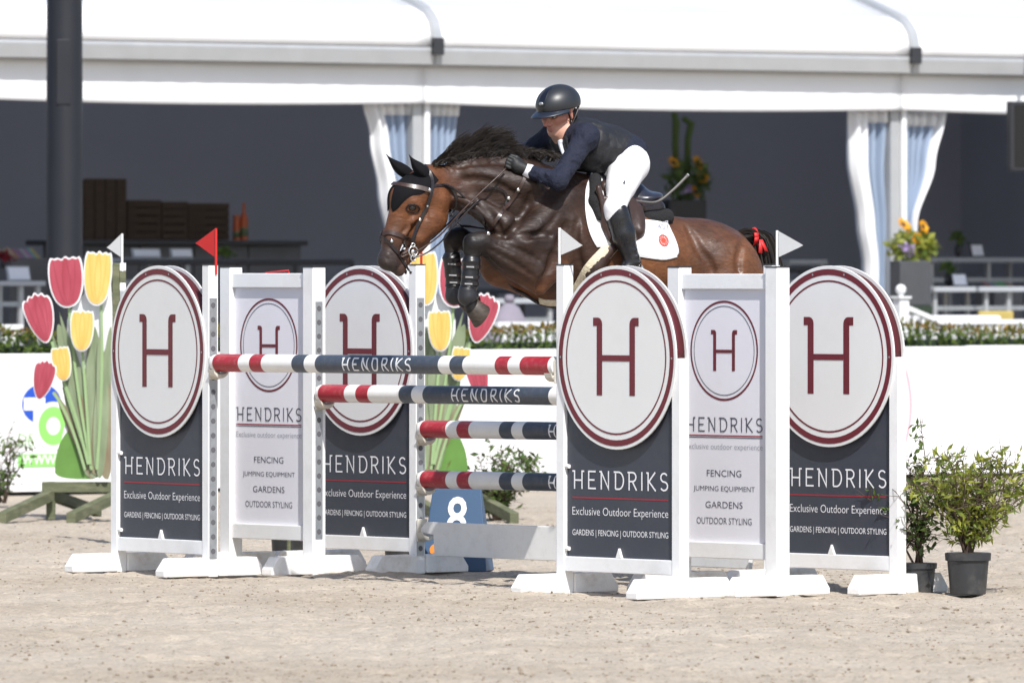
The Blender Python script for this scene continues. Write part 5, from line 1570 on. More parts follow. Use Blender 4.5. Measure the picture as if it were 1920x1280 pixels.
M['greystrap'] = mat('grey_strap', (0.30, 0.30, 0.31), 0.5)

# coat colours
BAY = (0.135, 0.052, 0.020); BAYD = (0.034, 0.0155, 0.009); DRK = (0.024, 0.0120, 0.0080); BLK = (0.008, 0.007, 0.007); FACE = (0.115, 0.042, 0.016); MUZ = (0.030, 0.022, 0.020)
P_ = HP_
def build_horse_prims():
    A = []
    # trunk
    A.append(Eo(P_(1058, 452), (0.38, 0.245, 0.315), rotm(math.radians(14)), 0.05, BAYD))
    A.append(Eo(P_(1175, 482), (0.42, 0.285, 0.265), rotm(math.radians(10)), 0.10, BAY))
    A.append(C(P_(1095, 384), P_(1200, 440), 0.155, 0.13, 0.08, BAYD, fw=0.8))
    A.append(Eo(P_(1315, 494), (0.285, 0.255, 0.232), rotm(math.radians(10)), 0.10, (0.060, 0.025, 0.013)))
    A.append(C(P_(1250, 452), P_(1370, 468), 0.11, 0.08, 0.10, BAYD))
    for s in (1, -1):
        A.append(Eo(P_(1345+s*22, 522, s*0.13), (0.20, 0.145, 0.23), rotm(math.radians(-14)), 0.06, BAY))
        # hind leg trailing behind the panels
        A.append(C(P_(1335+s*20, 555, s*0.14), P_(1322+s*18, 640, s*0.16), 0.16, 0.095, 0.06, BAY))
        A.append(C(P_(1322+s*18, 640, s*0.16), P_(1408+s*18, 705, s*0.13), 0.095, 0.058, 0.04, BAYD))
        A.append(C(P_(1408+s*18, 705, s*0.13), P_(1418+s*18, 712, s*0.13), 0.056, 0.050, 0.03, BLK))
        A.append(C(P_(1412+s*18, 712, s*0.13), P_(1385+s*16, 792, s*0.12), 0.042, 0.036, 0.03, BLK))
        A.append(C(P_(1385+s*16, 796, s*0.12), P_(1387+s*16, 800, s*0.12), 0.046, 0.045, 0.02, BLK))
        A.append(C(P_(1385+s*16, 798, s*0.12), P_(1404+s*16, 825, s*0.12), 0.034, 0.040, 0.02, BLK))
    # neck (flattened sideways), crest, throat
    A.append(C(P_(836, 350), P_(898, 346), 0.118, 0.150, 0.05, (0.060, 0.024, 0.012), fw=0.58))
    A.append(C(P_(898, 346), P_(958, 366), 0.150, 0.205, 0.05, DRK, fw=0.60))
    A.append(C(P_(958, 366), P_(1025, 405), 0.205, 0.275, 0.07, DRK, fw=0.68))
    A.append(C(P_(850, 306), P_(1000, 304), 0.020, 0.030, 0.035, BLK))
    # jugular groove ridge, brachiocephalic muscle
    for s in (1, -1):
        A.append(C(P_(862, 368, s*0.06), P_(945, 420, s*0.17), 0.035, 0.070, 0.04, DRK))
        A.append(C(P_(880, 325, s*0.05), P_(990, 350, s*0.11), 0.045, 0.080, 0.04, DRK))
        # shoulder blade, point of shoulder, triceps
        A.append(C(P_(1062, 372, s*0.135), P_(972+s*8, 452, s*0.19), 0.070, 0.095, 0.05, DRK))
        A.append(Eo(P_(1020, 470, s*0.195), (0.16, 0.075, 0.13), rotm(math.radians(35)), 0.045, DRK))
        A.append(C(P_(1075, 425, s*0.215), P_(1110, 500, s*0.225), 0.045, 0.05, 0.06, BAYD))
    # breast
    A.append(Eo(P_(950, 478), (0.125, 0.17, 0.16), rotm(math.radians(30)), 0.06, BAY))
    A.append(C(P_(940, 500), P_(1020, 540), 0.10, 0.085, 0.06, BAY))
    # left foreleg, folded
    L = 0.17
    A.append(C(P_(1000, 508, L), P_(950, 480, L), 0.105, 0.086, 0.045, DRK))
    A.append(C(P_(950, 480, L), P_(902, 454, L), 0.084, 0.054, 0.035, DRK))
    A.append(C(P_(904, 453, L), P_(886, 455, L), 0.055, 0.052, 0.02, BLK))
    A.append(C(P_(880, 462, L), P_(876, 470, L), 0.030, 0.022, 0.015, BLK))
    A.append(C(P_(890, 460, L), P_(884, 486, L), 0.052, 0.036, 0.02, BLK))
    A.append(C(P_(885, 478, L), P_(877, 545, L), 0.031, 0.028, 0.015, BLK))
    A.append(C(P_(875, 551, L), P_(879, 554, L), 0.037, 0.035, 0.02, BLK))
    A.append(C(P_(876, 553, L), P_(886, 580, L), 0.031, 0.036, 0.02, BLK))
    for (xa, ya, xb, yb, wa, r1, r2, cc) in ((1012, 492, 926, 456, L+0.070, 0.030, 0.016, DRK), (1010, 516, 936, 484, L+0.066, 0.036, 0.018, DRK), (1004, 535, 950, 508, L+0.030, 0.034, 0.020, BAY), (1040, 470, 975, 448, L+0.075, 0.034, 0.022, DRK), (1046, 500, 1010, 540, L+0.050, 0.050, 0.040, BAY)):
        A.append(C(P_(xa, ya, wa), P_(xb, yb, wa-0.03), r1, r2, 0.014, cc))
    A.append(C(P_(1030, 440, 0.262), P_(960, 440, 0.262), 0.012, 0.010, 0.03, None, 1.0, True))
    A.append(C(P_(1035, 478, 0.275), P_(1016, 540, 0.25), 0.014, 0.010, 0.03, None, 1.0, True))
    A.append(C(P_(1075, 420, 0.27), P_(1062, 520, 0.29), 0.016, 0.012, 0.05, None, 1.0, True))
    # right foreleg, folded a little higher
    Rr = -0.13
    A.append(C(P_(985, 500, Rr), P_(915, 470, Rr), 0.105, 0.078, 0.045, BAY))
    A.append(C(P_(915, 470, Rr), P_(858, 446, Rr), 0.074, 0.050, 0.035, DRK))
    A.append(C(P_(862, 444, Rr), P_(849, 449, Rr), 0.052, 0.049, 0.02, BLK))
    A.append(C(P_(842, 455, Rr), P_(840, 462, Rr), 0.026, 0.020, 0.015, BLK))
    A.append(C(P_(850, 450, Rr), P_(846, 476, Rr), 0.044, 0.031, 0.02, BLK))
    A.append(C(P_(846, 474, Rr), P_(852, 543, Rr), 0.030, 0.027, 0.015, BLK))
    A.append(C(P_(853, 548, Rr), P_(856, 550, Rr), 0.035, 0.034, 0.02, BLK))
    A.append(C(P_(855, 550, Rr), P_(872, 568, Rr), 0.029, 0.034, 0.02, BLK))
    return A
def build_head_prims():
    A = []
    # poll / forehead / nasal bone / muzzle
    A.append(C(P_(800, 338), P_(762, 372), 0.085, 0.088, 0.04, FACE, fw=1.0))
    A.append(C(P_(762, 372), P_(736, 446), 0.076, 0.052, 0.04, FACE, fw=0.95))
    A.append(C(P_(736, 446), P_(729, 487), 0.054, 0.047, 0.03, MUZ, fw=0.95))
    A.append(Eo(P_(727, 489), (0.050, 0.055, 0.058), rotm(math.radians(-70)), 0.025, MUZ))
    A.append(C(P_(742, 500), P_(748, 508), 0.036, 0.030, 0.02, MUZ))               # chin and lower lip
    A.append(C(P_(752, 496), P_(790, 452), 0.030, 0.044, 0.03, FACE, fw=0.9))       # bars of the jaw
    for s in (1, -1):
        A.append(Eo(P_(802+s*10, 404, s*0.058), (0.088, 0.036, 0.100), rotm(math.radians(20)), 0.06, FACE))   # cheek
        A.append(C(P_(800+s*8, 412, s*0.045), P_(776+s*7, 446, s*0.038), 0.050, 0.040, 0.05, FACE))
        A.append(C(P_(808+s*8, 372, s*0.05), P_(790+s*9, 360, s*0.06), 0.06, 0.05, 0.05, FACE))
        A.append(C(P_(764+s*11, 380, s*0.072), P_(776+s*11, 383, s*0.074), 0.026, 0.024, 0.02, FACE))            # brow
        A.append(C(P_(766+s*9, 412, s*0.062), P_(752+s*7, 440, s*0.046), 0.013, 0.010, 0.02, FACE))              # facial crest
        A.append(C(P_(722+s*5, 478, s*0.036), P_(722+s*5, 490, s*0.040), 0.020, 0.018, 0.015, MUZ))              # nostril wing
        A.append(C(P_(752+s*4, 476, s*0.046), P_(762+s*5, 470, s*0.05), 0.012, 0.010, 0.012, MUZ))
    nz = project(A, [(728, 488)])[0]; ml = project(A, [(742, 508), (750, 499), (759, 488), (767, 477)])
    for s in (1, -1):
        k = np.array([1, s, 1])
        A.append(C(nz*k+np.array([0.002, 0, 0.010]), nz*k-np.array([0.002, 0, 0.010]), 0.013, 0.010, 0.008, None, 1.0, True))
        for a, b in zip(ml[:-1], ml[1:]): A.append(C(a*k, b*k, 0.0055, 0.0055, 0.006, None, 1.0, True))
    return A
BODYP = build_horse_prims(); HEADP = build_head_prims(); HORSEP = BODYP+HEADP
HORSE = empty('horse', tuple(HORG), 0, 'bay horse with black mane jumping over the striped poles', 'horse')
def grooves(prims, lines):
    out = []
    for pix, r0, r1, k in lines:
        q = resample(pix, 9); P = project(prims, q); N = grad(prims, P)
        for i in range(8):
            f = i/7; r = 0.80*(r0+(r1-r0)*f)*math.sin(math.pi*(0.12+0.76*f))
            out.append(C(P[i]+N[i]*r*0.45, P[i+1]+N[i+1]*r*0.45, r, r, k, None, 1.0, True))
    return out
GRV = grooves(HORSEP, [
    ([(858, 312), (900, 304), (945, 303), (985, 310)], 0.016, 0.020, 0.030),
    ([(850, 362), (880, 366), (905, 382), (925, 408), (938, 432)], 0.014, 0.018, 0.030),
    ([(866, 338), (900, 336), (935, 346), (968, 366)], 0.012, 0.014, 0.030),
    ([(1000, 356), (985, 392), (966, 424), (948, 442)], 0.014, 0.016, 0.030),
    ([(1046, 400), (1028, 424), (1008, 440), (985, 448)], 0.013, 0.013, 0.025),
    ([(1062, 420), (1050, 450), (1040, 480), (1030, 505)], 0.014, 0.016, 0.030),
    ([(925, 452), (955, 462), (990, 478), (1018, 492)], 0.012, 0.012, 0.020),
    ([(915, 466), (945, 482), (975, 500), (1000, 518)], 0.012, 0.012, 0.020),
    ([(908, 476), (926, 498), (950, 516), (975, 530)], 0.012, 0.012, 0.020),
    ([(1020, 512), (1012, 530), (1008, 545), (1010, 556)], 0.014, 0.012, 0.020),
    ([(1288, 424), (1300, 446), (1312, 470), (1330, 492), (1336, 512)], 0.016, 0.018, 0.035),
    ([(1395, 448), (1388, 470), (1384, 492), (1386, 512)], 0.012, 0.014, 0.030),
    ([(792, 412), (778, 420), (764, 428), (752, 436)], 0.007, 0.006, 0.015),
    ([(786, 376), (794, 384), (800, 396), (800, 410)], 0.006, 0.007, 0.015),
    ([(1085, 410), (1080, 440), (1082, 470), (1090, 500)], 0.010, 0.012, 0.030),
])
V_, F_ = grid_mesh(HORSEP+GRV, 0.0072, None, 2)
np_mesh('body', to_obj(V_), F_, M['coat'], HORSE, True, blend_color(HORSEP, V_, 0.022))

def ellipsoid_mesh(mb, c, r, R=None, nu=14, nv=9):
    R = np.eye(3) if R is None else R; G = np.zeros((nv, nu, 3))
    for i in range(nv):
        a = -math.pi/2+math.pi*i/(nv-1)
        for j in range(nu):
            b = 2*math.pi*j/nu; G[i, j] = np.array(c)+R@(np.array([math.cos(a)*math.cos(b), math.cos(a)*math.sin(b), math.sin(a)])*np.array(r))
    mb.grid(to_obj(G), closed=True)
_ep = project(HORSEP, [(774, 391)])[0]; _lids = project(HORSEP, resample([(761, 391), (766, 384), (775, 382.5), (783, 386), (787, 392)], 9)); _lid2 = project(HORSEP, resample([(761, 391), (767, 397), (775, 399), (783, 397), (787, 392)], 9))
for s in (1, -1):
    k = np.array([1, s, 1]); n_ = grad(HORSEP, _ep[None])[0]
    mb = MB(); ellipsoid_mesh(mb, (_ep-n_*0.008)*k, (0.0235, 0.018, 0.0180)); mb.build('eye', M['eye'], HORSE, smooth=True)
    for q, rr_ in ((_lids, 0.0036), (_lid2, 0.0024)):
        A = [C((a+n_*0.003)*k, (b+n_*0.003)*k, rr_, rr_, 0.006, (0.010, 0.007, 0.006)) for a, b in zip(q[:-1], q[1:])]
        sdf_obj(A, 0.003, 'eyelid', M['coat'], HORSE)
# ears in a black knitted bonnet
def ear(bx, by, tx, ty, w, lab):
    b = P_(bx, by, w); t = P_(tx, ty, w*0.95); ax = t-b; L = np.linalg.norm(ax); ax /= L
    side = np.array([0, 1, 0.0]); side -= ax*side.dot(ax); side /= np.linalg.norm(side); fr = np.cross(side, ax)
    rows = []
    for f in np.linspace(0, 1, 12):
        wd = 0.036*math.sin(math.pi*min(1, 0.22+0.78*f)**0.9)*(1-f**3)+0.002+0.008*(1-f)
        c = b+ax*L*f + fr*0.010*math.sin(f*3.1)
        rows.append([c+(side*math.cos(a)*0.75+fr*math.sin(a))*wd*(1.0 if math.sin(a) < 0.5 else 0.55) for a in np.linspace(0, 2*math.pi, 15)[:-1]])
    mb = MB(); mb.grid(to_obj(np.array(rows)), closed=True); mb.build('ear', M['blackcloth'], HORSE, smooth=True)
ear(798, 330, 767, 290, 0.062, ''); ear(768, 332, 724, 289, -0.068, '')
# bonnet cloth over poll and forehead
loft_patch(HORSEP, [(803, 314), (790, 318), (772, 326), (756, 334), (744, 344), (737, 362), (734, 388)], [(822, 338), (806, 354), (790, 364), (772, 367), (757, 378), (745, 392), (737, 397)], 18, 10, 'ear_bonnet', M['blackcloth'], HORSE, 0.002, 0.006, mirror=True)

# hooves
def hoof(pc, ps, heel, toe, w, rc=0.046, rs=0.062):
    c = P_(*pc, w); s = P_(*ps, w); ax = s-c; L = np.linalg.norm(ax); ax /= L
    lg = P_(*toe, w)-P_(*heel, w); lg /= np.linalg.norm(lg); sd = np.cross(ax, lg); sd /= np.linalg.norm(sd); lg = np.cross(sd, ax)
    rows = []
    for f, r, off in ((0, rc*0.90, 0), (0.08, rc, 0), (0.55, rc+(rs-rc)*0.5, 0.006), (0.94, rs, 0.012), (1.0, rs*0.97, 0.012), (0.97, rs*0.55, 0.010)):
        rows.append([c+ax*L*f+lg*(r*1.08*math.cos(a)+off)+sd*r*0.95*math.sin(a) for a in np.linspace(0, 2*math.pi, 25)[:-1]])
    mb = MB(); mb.grid(to_obj(np.array(rows)), closed=True); n = len(mb.v); mb.f.append(tuple(range(n-24, n))); mb.m.append(0); mb.f.append(tuple(range(23, -1, -1))); mb.m.append(0)
    mb.build('hoof', M['hoof'], HORSE, smooth=True, autos=45)
hoof((885, 575), (906, 591), (913, 568), (898, 615), 0.17)
hoof((870, 563), (892, 570), (893, 548), (890, 590), -0.13, 0.044, 0.058)
for s in (1, -1):
    hoof((1402+s*16, 822), (1420+s*16, 842), (1430+s*16, 822), (1406+s*16, 856), s*0.12)
# tendon boots on the cannons
def boots(w, top, bot, dx):
    t = P_(top[0], top[1], w); b = P_(bot[0], bot[1], w); d = (b-t)/np.linalg.norm(b-t)
    A = [C(t, t+(b-t)*0.55, 0.046, 0.041, 0.01), C(t+(b-t)*0.55, b, 0.041, 0.043, 0.01), C(t+np.array([-0.016, 0, 0.006]), b+np.array([-0.016, 0, 0]), 0.036, 0.034, 0.01)]
    for q in (t, b): A.append(Eo(q, (0.0500, 0.0500, 0.008), None, 0.006))
    sdf_obj(A, 0.0045, 'leg_boot', M['boot_black'], HORSE, col=False)
    f0 = P_(bot[0]+dx, bot[1]+8, w); A = [C(f0, f0-np.array([0, 0, 0.030]), 0.047, 0.050, 0.01), Eo(f0-np.array([0.012, 0, 0.024]), (0.052, 0.046, 0.034), None, 0.012)]
    sdf_obj(A, 0.0045, 'fetlock_boot', mat('fetlock_shell', (0.018, 0.018, 0.021), 0.42, var=0.2, vscale=30), HORSE, col=False)
    for f in (0.22, 0.62, 0.88):
        c = P_(top[0]+(bot[0]-top[0])*f, top[1]+(bot[1]-top[1])*f, w)
        G = np.array([[c+np.array([math.cos(a)*0.0500-0.006, math.sin(a)*0.0490, dz]) for a in np.linspace(0, 2*math.pi, 21)[:-1]] for dz in (-0.009, -0.008, 0.008, 0.009)])
        mb = MB(); mb.grid(to_obj(G), closed=True); mb.build('boot_strap', M['leatherdk'], HORSE, smooth=True)
        mb = MB(); q = c+VIEW*0.051+np.array([0.0, 0, 0.0]); e = np.array([math.cos(YAW), -math.sin(YAW), 0])
        mb.grid(to_obj(np.array([[q-e*0.02+np.array([0, 0, -0.004]), q+e*0.02+np.array([0, 0, -0.002])], [q-e*0.02+np.array([0, 0, 0.004]), q+e*0.02+np.array([0, 0, 0.005])]]))); mb.build('boot_tab', M['greystrap'], HORSE, solid=0.003)
boots(0.17, (883, 490), (878, 538), -2); boots(-0.13, (846, 484), (851, 536), 1)
# boots' pale fetlock patch and mane, tail
def strands(specs, name, m, parent, seed, seg=7):
    """specs: list of (list of pixel control points, lateral w, spread px, count, width)"""
    r = np.random.default_rng(seed); V = []; F = []
    for pts, w, spr, cnt, wid in specs:
        P0 = np.array(pts, float)
        for _ in range(cnt):
            tt = np.linspace(0, 1, len(P0))[:, None]; j = r.normal(size=2)*spr*1.15*tt**1.3 + r.normal(size=2)*spr*0.25*np.sin(tt*3.1); sh = r.normal(size=2)*spr*np.array([0.8, 0.2])
            pp = resample(P0+j+sh, seg); k = r.uniform(0.72, 1.0); pp = pp[0]+(pp-pp[0])*k
            ww = w+r.normal()*0.016; dw = r.normal()*0.04
            Q = np.array([HP_(x, y, ww+dw*(i/(seg-1))**1.5) for i, (x, y) in enumerate(pp)])
            a = r.random()*6.28; T = np.gradient(Q, axis=0); T /= np.linalg.norm(T, axis=1)[:, None]
            s = np.cross(T, np.array([math.cos(a)*0.6, math.sin(a)*0.6+1.0, 0.3*math.sin(a*2)])); s /= np.maximum(np.linalg.norm(s, axis=1), 1e-6)[:, None]
            wd = wid*(1-np.linspace(0, 1, seg)**2)[:, None]*0.5+0.0004
            n = len(V)*0+sum(len(v) for v in V); V.append(np.concatenate([Q+s*wd, Q-s*wd]))
            i = np.arange(seg-1); F.append(np.stack([n+i, n+i+1, n+seg+i+1, n+seg+i], -1))
    return np_mesh(name, to_obj(np.concatenate(V)), np.concatenate(F), m, parent, True)
mane = []
rm = random.Random(12)
for i in range(64):
    f = i/63; x = 812+178*f; y = float(np.interp(x, [812, 834, 858, 894, 930, 966, 990], [309, 300, 295, 291, 289, 291, 296]))
    h = float(np.interp(x, [812, 825, 845, 870, 900, 925, 945, 965, 990], [14, 26, 46, 57, 58, 48, 28, 16, 12]))*rm.uniform(0.68, 1.06)
    dx = float(np.interp(x, [812, 845, 900, 940, 990], [16, 34, 40, 34, 30]))*rm.uniform(0.7, 1.25)
    hook = rm.uniform(-2, 9) if x > 870 else rm.uniform(-6, 3)
    mane.append(([(x, y+4), (x+dx*0.12, y-h*0.42), (x+dx*0.48, y-h*0.84), (x+dx*1.0, y-h+hook)], rm.uniform(-0.012, 0.014), 2.4, 24, 0.0040))
    mane.append(([(x, y+4), (x+dx*0.22, y-h*0.28), (x+dx*0.7, y-h*0.52), (x+dx*1.2, y-h*0.58+hook)], 0.014, 2.6, 18, 0.0040))
    if i % 2 == 0: mane.append(([(x, y+5), (x+10, y-6), (x+24, y-9), (x+38, y-3)], 0.022, 2.6, 20, 0.004))
for x, y in ((946, 298), (958, 300), (972, 300), (990, 300), (1010, 302), (1030, 305)):
    mane.append(([(x, y-2), (x+8, y-14), (x+24, y-17), (x+40, y-4)], 0.03, 4, 40, 0.005))
strands(mane, 'mane', M['hair'], HORSE, 5)
tail = []
for q in range(5):
    tail.append(([(1380+q*3, 440+q*2), (1412+q*2, 434+q*2), (1438-q*2, 446), (1452-q*3, 482), (1464-q*4, 540), (1476-q*5, 610), (1480-q*4, 690)], 0.0, 7, 90, 0.010))
tail.append(([(1384, 440), (1405, 430), (1425, 436), (1440, 450), (1447, 470)], 0.02, 4, 80, 0.009))
strands(tail, 'tail', M['hair'], HORSE, 6, 10)
A = [C(P_(1382, 446), P_(1412, 446), 0.040, 0.034, 0.02), C(P_(1412, 446), P_(1436, 470), 0.034, 0.030, 0.02), C(P_(1436, 470), P_(1450, 540), 0.035, 0.045, 0.02)]
sdf_obj(A, 0.006, 'tail_core', M['hair'], HORSE, col=False)
# red ribbon round the tail
def ribbon():
    mb = MB(); c = P_(1411, 445, 0.0); c2 = P_(1404, 432, 0)
    ring = []
    for k in range(17):
        a = 2*math.pi*k/16; ring.append(c+np.array([0.012*math.cos(a), 0.066*math.cos(a), 0.050*math.sin(a)]))
    R = np.array(ring); e = np.array([-0.026, 0, 0.006]); G = np.stack([R-e*0.5, R+e*0.5]); mb.grid(to_obj(G))
    for d1 in ((0.012, -0.070), (-0.026, -0.060)):
        q = c+np.array([0, 0.074, -0.012]); mb.grid(to_obj(np.array([[q, q+np.array([-0.020, 0, 0])], [q+np.array([d1[0], 0.012, d1[1]]), q+np.array([d1[0]-0.024, 0.010, d1[1]-0.006])]])))
    mb.build('tail_ribbon', mat('red_ribbon', (0.62, 0.02, 0.02), 0.55), HORSE, smooth=True, solid=0.003)
ribbon()

# ------------------------------------------------------------------ bridle and straps (worn by the horse)
BR = empty('bridle', (0, 0, 0), parent=HORSE)
hl = M['leather']; hd = M['leatherdk']
strap(HORSEP, [(738, 346), (752, 348), (772, 351), (790, 353), (806, 358)], 0.026, 'browband', hl, BR, lift=0.008)
strap(HORSEP, [(796, 312), (806, 326), (810, 345), (806, 366), (800, 386), (790, 410), (780, 436), (774, 462)], 0.020, 'cheekpiece', hd, BR, lift=0.008, mirror=True)
strap(HORSEP, [(810, 350), (828, 348), (846, 354), (858, 372), (850, 396), (842, 404)], 0.014, 'throat_lash', hd, BR, lift=0.003, mirror=True)
strap(HORSEP, [(719, 440), (730, 436), (746, 440), (764, 446), (778, 452)], 0.024, 'noseband', hl, BR, lift=0.004, mirror=True)
strap(HORSEP, [(721, 446), (732, 456), (742, 472), (754, 490), (766, 508), (772, 512)], 0.015, 'flash_strap', hd, BR, lift=0.004, mirror=True)
for s in (1, -1):
    c = P_(768+s*6, 471, s*0.060)
    mb = MB()
    for rr_, dz in ((0.026, 0.0), (0.014, -0.036), (0.010, 0.032)):
        ring = [c+np.array([rr_*math.cos(a), s*0.004, rr_*math.sin(a)+dz]) for a in np.linspace(0, 2*math.pi, 17)]
        mb.tube(to_obj(np.array(ring)), 0.0045, 6, cap=False)
    ellipsoid_mesh(mb, c+np.array([0, s*0.004, -0.004]), (0.015, 0.008, 0.015), None, 10, 7)
    mb.build('bit_ring', M['chrome'], BR, smooth=True)
def buckle(x, y, r=0.010, par=None):
    p = project(HORSEP, [(x, y)])[0]; mb = MB(); ellipsoid_mesh(mb, p+VIEW*0.010, (r, r*0.6, r), None, 10, 7); mb.build('buckle', M['chrome'], par or BR, smooth=True)
for x, y in ((801, 386), (806, 356), (735, 452), (788, 412)): buckle(x, y)
def cord(pts, r, name, m, parent, n=24, flat=1.0):
    Q = resample(np.array([HP_(*p) for p in pts]), n); mb = MB(); mb.tube(to_obj(Q), r, 8, flat=flat); return mb.build(name, m, parent, smooth=True)
# reins from the bit to the hands
cord([(774, 474, 0.064), (800, 460, 0.085), (828, 438, 0.11), (862, 400, 0.145), (900, 362, 0.16), (930, 334, 0.165), (948, 316, 0.16)], 0.0075, 'rein', hl, BR, flat=0.6)
cord([(762, 474, -0.060), (800, 455, -0.09), (850, 410, -0.13), (900, 360, -0.14), (940, 322, -0.12), (955, 308, -0.10)], 0.0075, 'rein', hl, BR, flat=0.6)
cord([(772, 484, 0.062), (800, 474, 0.08), (828, 452, 0.10), (852, 422, 0.13), (900, 372, 0.158)], 0.0045, 'curb_rein', hd, BR)
cord([(806, 360, 0.11), (826, 346, 0.09), (846, 350, 0.09), (866, 366, 0.10), (880, 384, 0.10), (866, 400, 0.09)], 0.005, 'lead_cord', hd, BR)
BP = empty('breastplate', (0, 0, 0), parent=HORSE)
strap(HORSEP, [(986, 330), (974, 352), (960, 374), (940, 400), (926, 420), (918, 438)], 0.020, 'shoulder_strap', hl, BP, lift=0.004, mirror=True)
strap(HORSEP, [(902, 354), (924, 352), (942, 356), (950, 368), (946, 390), (934, 412)], 0.013, 'neck_strap', hd, BP, lift=0.004)
strap(HORSEP, [(872, 390), (892, 396), (906, 410), (912, 430)], 0.016, 'collar', hd, BP, lift=0.004, mirror=True)
cord([(914, 436, 0.10), (926, 462, 0.13), (944, 508, 0.11), (960, 538, 0.06), (984, 552, 0.05), (1010, 568, 0.03), (1046, 578, 0.0)], 0.010, 'girth_strap', hd, BP, flat=0.5)
for x, y in ((972, 356), (916, 438), (954, 372)): buckle(x, y, 0.012, BP)

# ------------------------------------------------------------------ saddle cloth, saddle, girth
PAD = empty('saddle_cloth', tuple(HORG), 0, 'white saddle cloth with a small red round badge', 'saddle cloth')
(pads, PP, NN) = loft_patch(BODYP, [(1109, 324), (1098, 352), (1096, 384), (1100, 420), (1108, 446), (1118, 464)], [(1128, 330), (1130, 352), (1134, 384), (1140, 420), (1146, 446), (1152, 462)], 14, 8, 'front_flap', M['padwhite'], PAD, 0.004, 0.014, mirror=True)
loft_patch(BODYP, [(1150, 400), (1178, 408), (1205, 413), (1230, 416), (1250, 420)], [(1152, 466), (1185, 478), (1215, 484), (1245, 487), (1268, 482)], 14, 9, 'rear_flap', M['padwhite'], PAD, 0.005, 0.014, mirror=True)
loft_patch(BODYP, [(1250, 420), (1256, 432), (1263, 446), (1269, 462), (1271, 474)], [(1240, 422), (1246, 440), (1252, 456), (1258, 472), (1266, 482)], 8, 5, 'rear_corner', M['padwhite'], PAD, 0.006, 0.0135, mirror=True)
def badge():
    c = project(BODYP, [(1240, 453)])[0]; n = grad(BODYP, c[None])[0]; e = np.array([1.0, 0, -0.25]); e -= n*e.dot(n); e /= np.linalg.norm(e); f = np.cross(n, e)
    if f[2] < 0: f = -f
    e = np.cross(f, n) if np.cross(f, n).dot(HP_(1250, 453)-HP_(1240, 453)) > 0 else -np.cross(f, n)
    red = mat('badge_red', (0.62, 0.06, 0.03), 0.6)
    c = c+n*0.0215
    for r0, r1, nm in ((0.026, 0.033, 'badge_ring'), (0.0, 0.015, 'badge_centre')):
        V, F = ring2d(r0, r1, 24); mb = MB(); mb.add(to_obj(np.array([c+e*p[0]+f*p[1]+n*0.001 for p in V])), F); mb.build(nm, red, PAD)
    V, F = ring2d(0.016, 0.025, 24); F = F[::2]; mb = MB(); mb.add(to_obj(np.array([c+e*p[0]+f*p[1]+n*0.0012 for p in V])), F); mb.build('badge_rays', red, PAD)
    V, F = text2d('457', height=0.042, width=0.085, halign='CENTER'); c2 = project(BODYP, [(1242, 432)])[0]+n*0.0225
    mb = MB(); mb.add(to_obj(np.array([c2+e*p[0]+f*p[1] for p in V])), F); mb.build('number_print', M['lettergrey'], PAD)
badge()
SAD = empty('saddle', tuple(HORG), 0, 'brown leather jumping saddle on the white cloth', 'saddle')
def sad_prims():
    A = []
    for s in (1, -1):
        A.append(Eo(P_(1140+s*27, 414, s*0.262), (0.132, 0.020, 0.165), rotm(math.radians(-14), roll=s*0.10), 0.03))        # flap
        A.append(C(P_(1097+s*25, 352, s*0.240), P_(1117+s*27, 444, s*0.285), 0.017, 0.016, 0.012))
        A.append(C(P_(1112+s*25, 372, s*0.262), P_(1128+s*27, 440, s*0.290), 0.013, 0.014, 0.010))                              # knee roll
        A.append(C(P_(1165+s*25, 392, s*0.21), P_(1172+s*27, 432, s*0.280), 0.040, 0.026, 0.03))                               # rear block
        A.append(C(P_(1118+s*16, 352, s*0.12), P_(1176+s*16, 388, s*0.13), 0.040, 0.050, 0.04))
    return A
SP_ = sad_prims(); sdf_obj(SP_, 0.007, 'flaps', M['leather'], SAD, col=False)
A = [C(P_(1112, 324), P_(1138, 352), 0.045, 0.060, 0.05), C(P_(1138, 358), P_(1180, 378), 0.085, 0.115, 0.05), Eo(P_(1201, 371), (0.112, 0.150, 0.032), rotm(math.radians(-8)), 0.03), C(P_(1180, 382, -0.08), P_(1180+26, 382, 0.08), 0.05, 0.05, 0.04)]
sdf_obj(A, 0.006, 'seat', mat('seat_leather', (0.020, 0.022, 0.036), 0.28, var=0.15, vscale=25), SAD, col=False)
A = [C(P_(1185+s*16, 392, s*0.10), P_(1216+s*16, 390, s*0.10), 0.052, 0.044, 0.03) for s in (1, -1)]
sdf_obj(A, 0.006, 'panel', M['leatherdk'], SAD, col=False)
for s in (1, -1):
    sdf_obj([C(P_(1194+s*20, 410, s*0.13), P_(1228+s*20, 407, s*0.13), 0.050, 0.047, 0.03), C(P_(1200+s*20, 408, s*0.13), P_(1205, 400, 0.0), 0.040, 0.030, 0.03)], 0.008, 'rear_fleece', M['fleece'], SAD, col=False)
    sdf_obj([C(P_(1096+s*20, 336, s*0.12), P_(1088+s*26, 378, s*0.215), 0.034, 0.030, 0.02), C(P_(1088+s*26, 378, s*0.215), P_(1096+s*28, 408, s*0.25), 0.028, 0.018, 0.02)], 0.008, 'front_fleece', M['fleece'], SAD, col=False)
